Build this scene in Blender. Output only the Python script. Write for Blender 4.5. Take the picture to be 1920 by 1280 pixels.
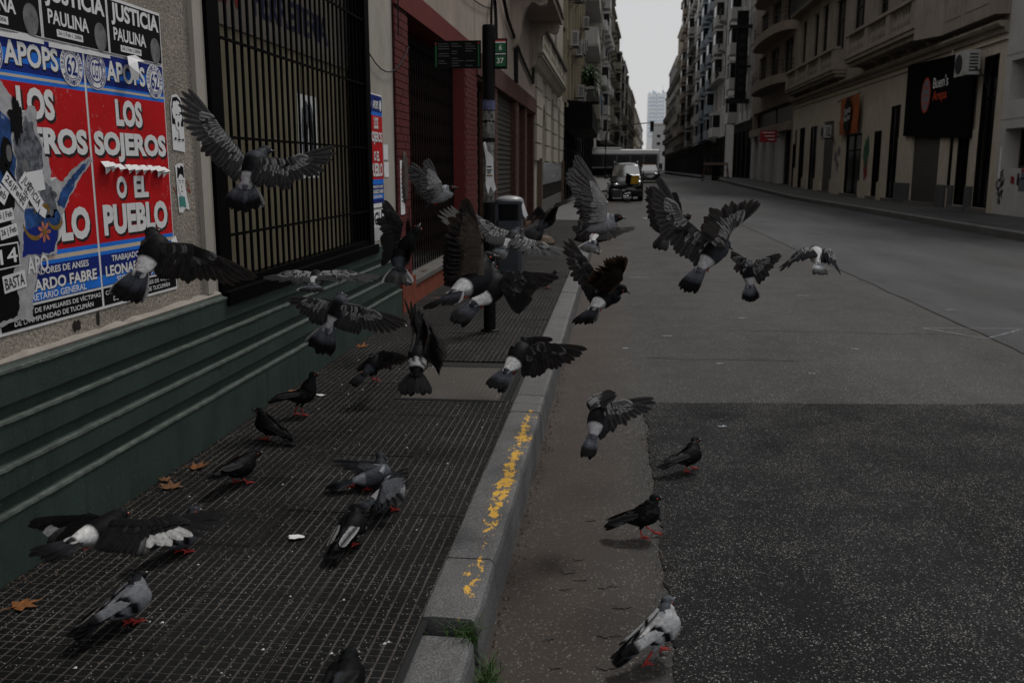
import bpy, bmesh, math, random
from mathutils import Vector, Matrix, Euler, noise as mnoise
R = math.radians
random.seed(7)
sc = bpy.context.scene
for o in list(bpy.data.objects):
    bpy.data.objects.remove(o, do_unlink=True)

# ------------------------------------------------------------------ camera
cam_d = bpy.data.cameras.new('camera')
cam = bpy.data.objects.new('camera', cam_d)
sc.collection.objects.link(cam)
cam.location = (0, 0, 1.65)
cam.rotation_euler = (R(90 - 10.6117), 0, R(6.222))
cam_d.sensor_width = 36.0
cam_d.lens = 36.0 * 1740 / 1920
cam_d.clip_start = 0.05
cam_d.clip_end = 4000
cam_d.dof.use_dof = True
cam_d.dof.focus_distance = 4.6
cam_d.dof.aperture_fstop = 4.5
sc.camera = cam
sc.render.resolution_x, sc.render.resolution_y = 1024, 682

# ------------------------------------------------------------------ overcast sky and a soft sun behind it
SUN_EL, SUN_AZ = 56.0, 28.0
w = bpy.data.worlds.new('World')
sc.world = w
w.use_nodes = True
nt = w.node_tree
nt.nodes.clear()
wo = nt.nodes.new('ShaderNodeOutputWorld')
bg = nt.nodes.new('ShaderNodeBackground')
sky = nt.nodes.new('ShaderNodeTexSky')
sky.sky_type = 'NISHITA'
sky.sun_disc = False
sky.sun_elevation = R(SUN_EL)
sky.sun_rotation = R(SUN_AZ)
mx = nt.nodes.new('ShaderNodeMix')
mx.data_type = 'RGBA'
mx.inputs[0].default_value = 0.96
mx.inputs[7].default_value = (6.05, 6.05, 6.05, 1)      # cloud deck hiding the blue
nt.links.new(sky.outputs[0], mx.inputs[6])
nt.links.new(mx.outputs[2], bg.inputs[0])
bg.inputs[1].default_value = 0.1
nt.links.new(bg.outputs[0], wo.inputs[0])
sd = bpy.data.lights.new('sun', 'SUN')
sd.energy = 1.5
sd.angle = R(11)
sd.color = (1.0, 0.96, 0.9)
sun = bpy.data.objects.new('sun', sd)
sc.collection.objects.link(sun)
sun.rotation_euler = (R(-(90 - SUN_EL)), 0, R(-SUN_AZ))
sun.location = (0, 0, 40)
sc.view_settings.view_transform = 'Standard'
sc.view_settings.look = 'None'
sc.view_settings.exposure = 0.0
sc.view_settings.gamma = 1.0
sc.view_settings.use_curve_mapping = False

# ------------------------------------------------------------------ helpers
COL = sc.collection
ORG = {}

def props(o, label=None, cat=None, group=None, kind=None):
    if label: o['label'] = label
    if cat: o['category'] = cat
    if group: o['group'] = group
    if kind: o['kind'] = kind
    return o

def thing(name, loc, label, cat, group=None, kind=None):
    o = bpy.data.objects.new(name, None)
    o.empty_display_size = 0.1
    o.location = loc
    COL.objects.link(o)
    ORG[o.name] = Vector(loc)
    return props(o, label, cat, group, kind)

def put(name, mesh, parent=None, loc=(0, 0, 0), rot=None, scale=None):
    """link an object that shares a mesh, at a world place"""
    o = bpy.data.objects.new(name, mesh)
    COL.objects.link(o)
    org = ORG[parent.name] if parent else Vector((0, 0, 0))
    if parent: o.parent = parent
    o.location = Vector(loc) - org
    if rot: o.rotation_euler = rot
    if scale: o.scale = scale
    ORG[o.name] = Vector(loc)
    return o

class MB:
    def __init__(s):
        s.v = []; s.f = []; s.m = []; s.c = None; s.tf = None
    def add(s, vs, fs, mi=0):
        n = len(s.v)
        if s.tf: vs = [s.tf(p) for p in vs]
        s.v += [tuple(p) for p in vs]
        s.f += [tuple(i + n for i in q) for q in fs]
        s.m += [mi] * len(fs)
        return s
    def box(s, x0, x1, y0, y1, z0, z1, mi=0):
        return s.add([(x0,y0,z0),(x1,y0,z0),(x1,y1,z0),(x0,y1,z0),(x0,y0,z1),(x1,y0,z1),(x1,y1,z1),(x0,y1,z1)],
            [(0,3,2,1),(4,5,6,7),(0,1,5,4),(1,2,6,5),(2,3,7,6),(3,0,4,7)], mi)
    def prism(s, prof, a0, a1, axis='y', mi=0):
        """closed profile of (p, q) pairs pulled along an axis: y -> (p, a, q); x -> (a, p, q); z -> (p, q, a)"""
        n = len(prof)
        def mk(p, q, a):
            return (p, a, q) if axis == 'y' else ((a, p, q) if axis == 'x' else (p, q, a))
        vs = [mk(p, q, a0) for p, q in prof] + [mk(p, q, a1) for p, q in prof]
        fs = [(i, (i+1) % n, (i+1) % n + n, i + n) for i in range(n)]
        fs += [tuple(range(n-1, -1, -1)), tuple(range(n, 2*n))]
        return s.add(vs, fs, mi)
    def tube(s, pts, r, n=8, mi=0, cap=True):
        pts = [Vector(p) for p in pts]
        rs = r if isinstance(r, (list, tuple)) else [r] * len(pts)
        vs = []; fs = []
        ref = Vector((0, 0, 1))
        for i, p in enumerate(pts):
            t = (pts[min(i+1, len(pts)-1)] - pts[max(i-1, 0)])
            if t.length < 1e-9: t = Vector((0, 0, 1))
            t.normalize()
            a = t.cross(ref)
            if a.length < 1e-3: a = t.cross(Vector((1, 0, 0)))
            a.normalize(); b = a.cross(t)
            for k in range(n):
                th = 2 * math.pi * k / n
                vs.append(p + (a * math.cos(th) + b * math.sin(th)) * rs[i])
        for i in range(len(pts) - 1):
            for k in range(n):
                fs.append((i*n+k, i*n+(k+1) % n, (i+1)*n+(k+1) % n, (i+1)*n+k))
        if cap:
            fs.append(tuple(range(n-1, -1, -1)))
            fs.append(tuple(range((len(pts)-1)*n, len(pts)*n)))
        return s.add(vs, fs, mi)
    def lathe(s, prof, c, n=20, axis='z', mi=0):
        """profile (r, h) turned about an axis through c"""
        vs = []; fs = []
        for r, h in prof:
            for k in range(n):
                th = 2 * math.pi * k / n
                a, b = r * math.cos(th), r * math.sin(th)
                vs.append((c[0]+a, c[1]+b, c[2]+h) if axis == 'z' else ((c[0]+h, c[1]+a, c[2]+b) if axis == 'x' else (c[0]+a, c[1]+h, c[2]+b)))
        m = len(prof)
        for i in range(m-1):
            for k in range(n):
                fs.append((i*n+k, i*n+(k+1) % n, (i+1)*n+(k+1) % n, (i+1)*n+k))
        fs.append(tuple(range(n-1, -1, -1))); fs.append(tuple(range((m-1)*n, m*n)))
        return s.add(vs, fs, mi)
    def mesh(s, name, mats, org=(0, 0, 0), smooth=False):
        me = bpy.data.meshes.new(name)
        ox, oy, oz = org
        me.from_pydata([(a-ox, b-oy, c-oz) for a, b, c in s.v], [], s.f)
        for m in (mats if isinstance(mats, (list, tuple)) else [mats]):
            me.materials.append(m)
        if any(s.m): me.polygons.foreach_set('material_index', s.m)
        if smooth: me.polygons.foreach_set('use_smooth', [True] * len(me.polygons))
        if s.c:
            ca = me.color_attributes.new('Col', 'FLOAT_COLOR', 'POINT')
            ca.data.foreach_set('color', [x for q in s.c for x in (q[0], q[1], q[2], 1.0)])
        me.update()
        return me
    def build(s, name, mats, parent=None, label=None, cat=None, group=None, kind=None, smooth=False, bevel=0, at=None):
        org = ORG[parent.name] if parent else (Vector(at) if at else Vector((0, 0, 0)))
        me = s.mesh(name, mats, org, smooth)
        o = bpy.data.objects.new(name, me)
        COL.objects.link(o)
        if parent: o.parent = parent
        else: o.location = org
        ORG[o.name] = Vector(org)
        if bevel:
            b = o.modifiers.new('edge', 'BEVEL'); b.width = bevel; b.segments = 2; b.limit_method = 'ANGLE'
        return props(o, label, cat, group, kind)

def box(name, mats, parent, x0, x1, y0, y1, z0, z1, bevel=0, **k):
    return MB().box(x0, x1, y0, y1, z0, z1).build(name, mats, parent, bevel=bevel, **k)

# ------------------------------------------------------------------ materials
def base_mat(name):
    m = bpy.data.materials.new(name)
    m.use_nodes = True
    n = m.node_tree.nodes
    return m, m.node_tree, n['Principled BSDF']

def lk(t, a, b): t.links.new(a, b)

def noise_node(t, vec, scale, detail=6, rough=.6, dist=0):
    n = t.nodes.new('ShaderNodeTexNoise')
    n.inputs['Scale'].default_value = scale
    n.inputs['Detail'].default_value = detail
    n.inputs['Roughness'].default_value = rough
    n.inputs['Distortion'].default_value = dist
    if vec is not None: lk(t, vec, n.inputs['Vector'])
    return n

def ramp(t, fac, stops):
    r = t.nodes.new('ShaderNodeValToRGB')
    e = r.color_ramp.elements
    while len(e) < len(stops): e.new(0.5)
    for i, (p, c) in enumerate(stops):
        e[i].position = p
        e[i].color = (c[0], c[1], c[2], 1) if isinstance(c, (tuple, list)) else (c, c, c, 1)
    lk(t, fac, r.inputs[0])
    return r

def mixc(t, fac, a, b, mode='MIX'):
    m = t.nodes.new('ShaderNodeMix'); m.data_type = 'RGBA'; m.blend_type = mode
    for sock, v in ((m.inputs[0], fac), (m.inputs[6], a), (m.inputs[7], b)):
        if isinstance(v, (int, float)): sock.default_value = v
        elif isinstance(v, (tuple, list)): sock.default_value = (v[0], v[1], v[2], 1)
        else: lk(t, v, sock)
    return m.outputs[2]

def mathn(t, op, a, b=None):
    m = t.nodes.new('ShaderNodeMath'); m.operation = op
    for i, v in enumerate((a, b)):
        if v is None: continue
        if isinstance(v, (int, float)): m.inputs[i].default_value = v
        else: lk(t, v, m.inputs[i])
    return m.outputs[0]

def wpos(t, scale=(1, 1, 1)):
    g = t.nodes.new('ShaderNodeNewGeometry')
    if scale == (1, 1, 1): return g.outputs['Position']
    m = t.nodes.new('ShaderNodeMapping')
    m.inputs['Scale'].default_value = scale
    lk(t, g.outputs['Position'], m.inputs['Vector'])
    return m.outputs[0]

def dull(c, k): return tuple(x * k for x in c)

def surf(name, c, var=.25, scale=4, rough=.8, spec=.2, bump=0, bscale=60, metal=0, streak=0, streak_col=(.02, .02, .02), grain=0, gscale=150, fleck=0, fleck_col=(.3, .3, .3), fscale=60):
    """painted / plastered surface: base colour with mottling, optional vertical run-off stains, fine grain and relief"""
    m, t, b = base_mat(name)
    P = wpos(t)
    n = noise_node(t, P, scale, 8, .65)
    col = ramp(t, n.outputs[0], [(.3, dull(c, 1 - var)), (.7, dull(c, 1 + var * .6))]).outputs[0]
    if grain:
        g = noise_node(t, P, gscale, 3, .7)
        col = mixc(t, grain, col, ramp(t, g.outputs[0], [(.35, .25), (.7, 1.6)]).outputs[0], 'MULTIPLY')
    if streak:
        sn = noise_node(t, wpos(t, (9, 9, .55)), 1.6, 6, .7)
        sn2 = noise_node(t, P, 1.1, 3, .5)
        k = mathn(t, 'MULTIPLY', ramp(t, sn.outputs[0], [(.5, 0), (.72, 1)]).outputs[0], ramp(t, sn2.outputs[0], [(.35, 0), (.65, 1)]).outputs[0])
        col = mixc(t, mathn(t, 'MULTIPLY', k, streak), col, streak_col)
    if fleck:
        fn = noise_node(t, P, fscale, 5, .75); fn2 = noise_node(t, P, 2.3, 4, .6)
        k = mathn(t, 'MULTIPLY', ramp(t, fn.outputs[0], [(.60, 0), (.66, 1)]).outputs[0], ramp(t, fn2.outputs[0], [(.42, 0), (.62, 1)]).outputs[0])
        col = mixc(t, mathn(t, 'MULTIPLY', k, fleck), col, fleck_col)
    lk(t, col, b.inputs['Base Color'])
    b.inputs['Roughness'].default_value = rough
    b.inputs['Specular IOR Level'].default_value = spec
    b.inputs['Metallic'].default_value = metal
    if bump:
        bn = noise_node(t, P, bscale, 5, .65)
        bp = t.nodes.new('ShaderNodeBump')
        bp.inputs['Strength'].default_value = min(1, bump * 1.0)
        bp.inputs['Distance'].default_value = .012 * bump
        lk(t, bn.outputs[0], bp.inputs['Height'])
        lk(t, bp.outputs[0], b.inputs['Normal'])
    return m

def plain(name, c, rough=.6, spec=.4, metal=0, var=.12, scale=14):
    return surf(name, c, var=var, scale=scale, rough=rough, spec=spec, metal=metal)

# text turned into a flat mesh
_fc = bpy.data.curves.new('lettering', 'FONT')
_fo = bpy.data.objects.new('lettering', _fc)
COL.objects.link(_fo)
_tcache = {}
def text_mesh(body, bold=.012):
    k = (body, bold)
    if k in _tcache: return _tcache[k]
    _fc.body = body; _fc.offset = bold; _fc.resolution_u = 3; _fc.fill_mode = 'FRONT' if hasattr(_fc, 'fill_mode') else _fc.fill_mode
    dg = bpy.context.evaluated_depsgraph_get(); dg.update()
    me = bpy.data.meshes.new_from_object(_fo.evaluated_get(dg))
    vs = [v.co.copy() for v in me.vertices]; fs = [tuple(p.vertices) for p in me.polygons]
    bpy.data.meshes.remove(me)
    x0 = min(v.x for v in vs); x1 = max(v.x for v in vs); y0 = min(v.y for v in vs); y1 = max(v.y for v in vs)
    _tcache[k] = ([((v.x-x0)/(x1-x0), (v.y-y0)/(y1-y0)) for v in vs], fs)
    return _tcache[k]

def letters(name, body, mat, parent, fn, bold=.012):
    """fn maps (u, v) in the unit box of the text to a world point"""
    vs, fs = text_mesh(body, bold)
    return MB().add([fn(u, v) for u, v in vs], fs).build(name, mat, parent)

# ------------------------------------------------------------------ ground
ZS = 0.2                      # left pavement above the road
WX, KI, KO = -2.16, -0.60, -0.415   # wall plane, inner and outer edge of the left kerb
RK, RX = 9.17, 12.0           # right kerb, right facades
def gz(y): return min(max((y - 50) * .013, 0), .45)

def asphalt(name, c, chips, chip_col, rough, dust=None, dscale=.8, chip_scale=95, kerb_dust=None, spec=.36):
    m, t, b = base_mat(name)
    P = wpos(t)
    n = noise_node(t, P, 1.3, 8, .7)
    col = ramp(t, n.outputs[0], [(.3, dull(c, .62)), (.7, dull(c, 1.4))]).outputs[0]
    st = noise_node(t, wpos(t, (1, .25, 1)), .8, 6, .62)
    col = mixc(t, .9, col, ramp(t, st.outputs[0], [(.35, .5), (.65, 1.5)]).outputs[0], 'MULTIPLY')
    g = noise_node(t, P, 210, 3, .85)
    col = mixc(t, .9, col, ramp(t, g.outputs[0], [(.35, .2), (.68, 2.1)]).outputs[0], 'MULTIPLY')
    v = t.nodes.new('ShaderNodeTexVoronoi'); v.inputs['Scale'].default_value = chip_scale
    lk(t, P, v.inputs['Vector'])
    v2 = t.nodes.new('ShaderNodeSeparateColor'); lk(t, v.outputs['Color'], v2.inputs[0])
    big = noise_node(t, P, 2.2, 5, .7)
    thr = mathn(t, 'MULTIPLY', ramp(t, big.outputs[0], [(.35, .12), (.66, 1)]).outputs[0], chips)
    k = mathn(t, 'MULTIPLY', mathn(t, 'LESS_THAN', v2.outputs[0], thr), mathn(t, 'LESS_THAN', v.outputs['Distance'], .42))
    cc = mixc(t, mathn(t, 'POWER', v2.outputs[1], 3.6), dull(chip_col, .16), chip_col)
    col = mixc(t, k, col, cc)
    if dust:
        dn = noise_node(t, P, dscale, 6, .65)
        col = mixc(t, ramp(t, dn.outputs[0], [(.42, 0), (.7, .6)]).outputs[0], col, dust)
    if kerb_dust:
        sx = t.nodes.new('ShaderNodeSeparateXYZ'); lk(t, P, sx.inputs[0])
        kn = noise_node(t, wpos(t, (1, .3, 1)), 2.6, 6, .65)
        q = mathn(t, 'SUBTRACT', mathn(t, 'ADD', mathn(t, 'MULTIPLY', sx.outputs[0], 1.15), .5), mathn(t, 'MULTIPLY', kn.outputs[0], .75))
        kd = ramp(t, q, [(0, .9), (.42, 0)]).outputs[0]
        col = mixc(t, kd, col, mixc(t, .45, kerb_dust, col))
    lk(t, col, b.inputs['Base Color'])
    rn = ramp(t, n.outputs[0], [(.3, rough - .1), (.7, rough + .12)])
    lk(t, rn.outputs[0], b.inputs['Roughness'])
    b.inputs['Specular IOR Level'].default_value = spec
    bp = t.nodes.new('ShaderNodeBump'); bp.inputs['Strength'].default_value = .55; bp.inputs['Distance'].default_value = .006
    hn = noise_node(t, P, 120, 4, .75)
    lk(t, mathn(t, 'ADD', hn.outputs[0], mathn(t, 'MULTIPLY', k, .5)), bp.inputs['Height'])
    lk(t, bp.outputs[0], b.inputs['Normal'])
    return m

M_road = asphalt('old_asphalt', (.033, .0325, .032), 1.1, (.30, .295, .285), .66, dust=(.044, .041, .038), dscale=.35, spec=.22, chip_scale=95, kerb_dust=(.056, .037, .027))
M_lane = asphalt('blue_grey_asphalt', (.036, .0375, .042), .6, (.13, .13, .137), .66, spec=.24)
M_new = asphalt('coarse_dark_asphalt', (.0095, .0100, .0113), 1.05, (.28, .275, .265), .68, chip_scale=128, spec=.08)
M_earth = surf('earth', (.05, .045, .04), .3, 2, .9)
M_slab = surf('pavement_concrete', (.060, .0595, .058), .25, 2.5, .75, grain=.6, gscale=180, bump=.3, bscale=90)
M_seal = surf('bitumen_joint', (.015, .015, .016), .3, 9, .55)

# one sheet under everything
gm = MB()
gm.add([(-700, -150, -.03), (700, -150, -.03), (700, 1350, -.03), (-700, 1350, -.03)], [(0, 1, 2, 3)])
gm.build('ground', M_earth, kind='structure')

def strip(name, mat, x0f, x1f, ys, dz, parent=None, kind='structure'):
    """sheet between two edges that may wander; follows the rise of the street"""
    b = MB(); vs = []; fs = []
    for y in ys: vs += [(x0f(y), y, gz(y) + dz), (x1f(y), y, gz(y) + dz)]
    for i in range(len(ys) - 1): fs.append((2*i, 2*i+1, 2*i+3, 2*i+2))
    b.add(vs, fs)
    return b.build(name, mat, parent, kind=kind if not parent else None)

def fr(a, b, n): return [a + (b - a) * i / n for i in range(n + 1)]
def jag(y, a=.02, s=3.0, k=0.0): return a * (mnoise.noise((y * s, k, 0)) + .5 * mnoise.noise((y * s * 3.7, k + 9, 0)))
road = strip('road', M_road, lambda y: KO - .1, lambda y: RK + .1, fr(-3, 50, 20) + fr(53, 100, 20) + [130, 200, 300, 900], 0)
far_road = MB().add([(-260, 97.5, gz(98) - .006), (260, 97.5, gz(98) - .006), (260, 112, gz(98) - .006), (-260, 112, gz(98) - .006)], [(0, 1, 2, 3)]).build('cross_road', M_road, kind='structure')
strip('right_lane', M_lane, lambda y: 3.71 + jag(y, .03, 1.2), lambda y: RK + .08, fr(6.7, 60, 160), .004)
# fresh coarse patch: its left edge and its far edge
pm = MB()
ys = fr(1.5, 6.5, 220)
vs = []; fs = []
for y in ys: vs += [(.235 + jag(y, .03, 3, 2) + .012 * mnoise.noise((y * 26, 5, 5)), y, .007), (RK + .05, y + (.55 if y > 6.4 else 0), .007)]
for i in range(len(ys) - 1): fs.append((2*i, 2*i+1, 2*i+3, 2*i+2))
n = len(vs)
xs = fr(.235, RK + .05, 400)
vs2 = []
for x in xs: vs2 += [(x, 6.45, .007), (x, 6.47 + (x - .2) * .09 + jag(x, .045, 1.6, 7) + .014 * mnoise.noise((x * 20, 5, 5)), .007)]
fs2 = [(2*i, 2*i+2, 2*i+3, 2*i+1) for i in range(len(xs) - 1)]
vs = [(a, min(b, 6.45), c) for a, b, c in vs]
pm.add(vs, fs); pm.add(vs2, fs2)
pm.build('asphalt_patch', M_new, kind='structure')
# sealed seam between the lanes, hairline cross cracks
sm = MB()
def ribbon(b, pts, w, z):
    vs = []; fs = []
    for i, (x, y) in enumerate(pts):
        a = Vector(pts[max(i-1, 0)]); c = Vector(pts[min(i+1, len(pts)-1)])
        d = (c - a).normalized(); nrm = Vector((-d.y, d.x))
        ww = w * (.5 + random.random())
        vs += [(x + nrm.x*ww, y + nrm.y*ww, z + gz(y)), (x - nrm.x*ww, y - nrm.y*ww, z + gz(y))]
    for i in range(len(pts) - 1): fs.append((2*i, 2*i+1, 2*i+3, 2*i+2))
    b.add(vs, fs)
ribbon(sm, [(3.71 + jag(y, .03, 1.2), y) for y in fr(6.8, 34, 130)], .014, .0065)
for (x0, x1, y, s) in [(-.2, 1.0, 11.1, 0), (-.3, 2.0, 13.8, 1), (.3, 3.2, 17.5, 2), (1.2, 3.6, 9.6, 3), (.25, 1.6, 8.1, 4)]:
    ribbon(sm, [(x, y + jag(x, .06, 2, s)) for x in fr(x0, x1, 30)], .006, .0066)
sm.build('road_seam', M_seal, kind='structure')
M_chalk = surf('worn_chalk', (.34, .37, .42), .5, 20, .9)
ck = MB()
for pts in ([(3.23, 9.93), (3.64, 9.4)], [(3.66, 9.4), (4.22, 9.98)], [(3.23, 9.95), (4.3, 10.02)]):
    ribbon(ck, [(pts[0][0] + (pts[1][0]-pts[0][0])*k/14, pts[0][1] + (pts[1][1]-pts[0][1])*k/14 + random.uniform(-.01, .01)) for k in range(15)], .006, .0067)
for (x, y, a) in [(.5, 9.2, .10), (.9, 7.9, .05), (2.4, 12.4, .16), (3.9, 11.3, .12), (1.6, 7.6, .05), (.25, 14.2, .3), (1.0, 13.6, .2), (2.2, 8.7, .06), (.1, 8.5, .06), (1.4, 10.4, .07), (.7, 5.9, .04)]:
    ribbon(ck, [(x + a*k/5, y + random.uniform(-.02, .02)) for k in range(6)], .012, .0066 if y > 6.6 else .0115)
ck.build('chalk_marks', M_chalk, kind='structure')
# damp blots in the gutter
M_damp = surf('damp_stain', (.042, .038, .035), .3, 30, .6)
dm = MB()
for (x, y, a, b_) in [(-.16, 3.62, .035, .03), (-.1, 3.55, .03, .02), (-.16, 3.46, .03, .02), (.0, 3.5, .045, .025), (.06, 3.32, .035, .02), (.02, 3.1, .04, .022), (-.2, 3.05, .02, .02), (-.16, 2.86, .03, .016), (0, 2.88, .05, .016), (.09, 2.66, .035, .02), (-.18, 2.72, .035, .02), (-.02, 2.55, .03, .015), (-.13, 2.46, .045, .012), (-.12, 3.75, .03, .02), (.05, 3.9, .03, .016), (-.08, 4.2, .03, .014)]:
    pts = []
    for k in range(26):
        th = k * math.tau / 26; r = .75 + 1.1 * mnoise.noise((x * 31 + math.cos(th) * 2.2, y * 17 + math.sin(th) * 2.2, 3))
        pts.append((x + a * r * math.cos(th) + b_ * .5 * math.sin(th), y + b_ * r * math.sin(th), .0035))
    dm.add(pts, [tuple(range(26))])
dm.build('damp_blots', M_damp, kind='structure')

# ------------------------------------------------------------------ left pavement: ribbed tiles
def tile_mat(name, c, spk):
    m, t, b = base_mat(name)
    P = wpos(t)
    oi = t.nodes.new('ShaderNodeObjectInfo')
    n = noise_node(t, P, 1.7, 7, .65)
    col = ramp(t, n.outputs[0], [(.3, dull(c, .7)), (.7, dull(c, 1.35))]).outputs[0]
    col = mixc(t, 1, col, ramp(t, oi.outputs['Random'], [(0, .55), (1, 1.5)]).outputs[0], 'MULTIPLY')
    g = noise_node(t, P, 330, 3, .8)
    col = mixc(t, .8, col, ramp(t, g.outputs[0], [(.35, .35), (.66, 1.7)]).outputs[0], 'MULTIPLY')
    v = t.nodes.new('ShaderNodeTexVoronoi'); v.inputs['Scale'].default_value = 130
    lk(t, P, v.inputs['Vector'])
    v2 = t.nodes.new('ShaderNodeSeparateColor'); lk(t, v.outputs['Color'], v2.inputs[0])
    k = mathn(t, 'MULTIPLY', mathn(t, 'LESS_THAN', v2.outputs[0], spk), mathn(t, 'LESS_THAN', v.outputs['Distance'], .3))
    col = mixc(t, k, col, (.32, .31, .3))
    lk(t, col, b.inputs['Base Color'])
    b.inputs['Roughness'].default_value = .6
    b.inputs['Specular IOR Level'].default_value = .12
    bp = t.nodes.new('ShaderNodeBump'); bp.inputs['Strength'].default_value = .4; bp.inputs['Distance'].default_value = .003
    lk(t, g.outputs[0], bp.inputs['Height']); lk(t, bp.outputs[0], b.inputs['Normal'])
    return m
M_tile = tile_mat('dark_ribbed_tile', (.0062, .0062, .0066), .09)
M_groove = surf('dusty_groove', (.085, .078, .072), .75, 3, .95, grain=.7, gscale=120)
TW, TL = .3895, .398
tb = MB()
NP = 10
gx, gy = .0082, .0066
tb.add([(.002, .002, -.0015), (TW-.002, .002, -.0015), (TW-.002, TL-.002, -.0015), (.002, TL-.002, -.0015)], [(0, 1, 2, 3)], 1)
for i in range(NP):
    for j in range(NP):
        x0 = .0025 + (TW-.005)*i/NP + gx/2; x1 = .0025 + (TW-.005)*(i+1)/NP - gx/2
        y0 = .0025 + (TL-.005)*j/NP + gy/2; y1 = .0025 + (TL-.005)*(j+1)/NP - gy/2
        e = .0018
        tb.add([(x0-e, y0-e, -.006), (x1+e, y0-e, -.006), (x1+e, y1+e, -.006), (x0-e, y1+e, -.006), (x0, y0, 0), (x1, y0, 0), (x1, y1, 0), (x0, y1, 0)],
            [(4, 5, 6, 7), (0, 1, 5, 4), (1, 2, 6, 5), (2, 3, 7, 6), (3, 0, 4, 7)], 0)
tile_me = tb.mesh('tile', [M_tile, M_groove])
pv = MB()
ys = fr(-3, 50, 12) + fr(53, 96, 8)
vs = []; fs = []
for y in ys:
    z = ZS - .012 + gz(y)
    vs += [(WX - 1.2, y, z), (KI + .02, y, z)]
for i in range(len(ys) - 1): fs.append((2*i, 2*i+1, 2*i+3, 2*i+2))
pv.add(vs, fs)
pavement = pv.build('pavement', M_seal, kind='structure')
pavement['label'] = 'narrow pavement of dark ribbed tiles along the poster wall'
cover_y = (5.62, 6.62)
rows = int((26.5 - 1.7) / TL)
for r_ in range(rows):
    y = 1.688 + r_ * TL
    for c_ in range(4):
        x = WX + .002 + c_ * TW
        if 5.5 < y < 6.5 and c_ >= 2: continue            # the access cover lies here
        if y > 9.4 and c_ == 0 and False: continue
        put('tile', tile_me, pavement, (x, y, ZS + random.uniform(-.0015, .0015)), (random.uniform(-.003, .003), random.uniform(-.003, .003), 0))
# plain far pavement with fine lines
def lined(name, c):
    m, t, b = base_mat(name)
    sx = t.nodes.new('ShaderNodeSeparateXYZ'); lk(t, wpos(t), sx.inputs[0])
    fx = mathn(t, 'FRACT', mathn(t, 'MULTIPLY', sx.outputs[0], 26))
    k = mathn(t, 'LESS_THAN', fx, .22)
    n = noise_node(t, wpos(t), 1.5, 6, .6)
    col = ramp(t, n.outputs[0], [(.3, dull(c, .75)), (.7, dull(c, 1.3))]).outputs[0]
    col = mixc(t, k, col, (.14, .13, .12))
    lk(t, col, b.inputs['Base Color']); b.inputs['Roughness'].default_value = .6
    return m
M_lined = lined('far_ribbed_tile', (.05, .05, .051))
y_end = 1.688 + rows * TL
strip('far_pavement', M_lined, lambda y: WX - 1.2, lambda y: KI - .01, fr(y_end, 50, 6) + fr(53, 96, 8), ZS)

# access cover in the pavement
def plate_mat():
    m, t, b = base_mat('patterned_iron_plate')
    mp = t.nodes.new('ShaderNodeMapping'); mp.inputs['Rotation'].default_value = (0, 0, R(45))
    lk(t, wpos(t), mp.inputs['Vector'])
    ch = t.nodes.new('ShaderNodeTexChecker'); ch.inputs['Scale'].default_value = 42
    lk(t, mp.outputs[0], ch.inputs['Vector'])
    n = noise_node(t, wpos(t), 3.5, 7, .7)
    col = ramp(t, n.outputs[0], [(.3, (.030, .025, .021)), (.7, (.062, .051, .042))]).outputs[0]
    col = mixc(t, ch.outputs[1], col, mixc(t, .6, col, (.02, .017, .015)))
    lk(t, col, b.inputs['Base Color']); b.inputs['Roughness'].default_value = .6
    bp = t.nodes.new('ShaderNodeBump'); bp.inputs['Distance'].default_value = .004; bp.inputs['Strength'].default_value = .6
    lk(t, ch.outputs[1], bp.inputs['Height']); lk(t, bp.outputs[0], b.inputs['Normal'])
    return m
M_plate = plate_mat()
M_black = surf('black_iron', (.012, .012, .013), .3, 8, .5, bump=.15, bscale=80)
cv = thing('access_cover', (-1.02, 6.1, ZS), 'brown patterned metal access cover set into the tiled pavement', 'access cover')
box('plate', M_plate, cv, -1.34, -.70, 5.67, 6.62, ZS - .01, ZS + .002)
fm = MB()
for a in ((-1.375, -1.345, 5.63, 6.66), (-.695, -.665, 5.63, 6.66)): fm.box(*a, ZS-.011, ZS+.004)
fm.box(-1.345, -.695, 5.63, 5.665, ZS-.011, ZS+.0035); fm.box(-1.345, -.695, 6.625, 6.66, ZS-.011, ZS+.0035)
fm.build('frame', M_black, cv)
# make-up pieces between the cover and the neighbouring tiles
for (x0, x1, y0, y1) in [(-.664, KI - .035, 5.65, 6.65)]:
    box('filler_tile', M_tile, pavement, x0, x1, y0, y1, ZS - .012, ZS - .001)

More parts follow.
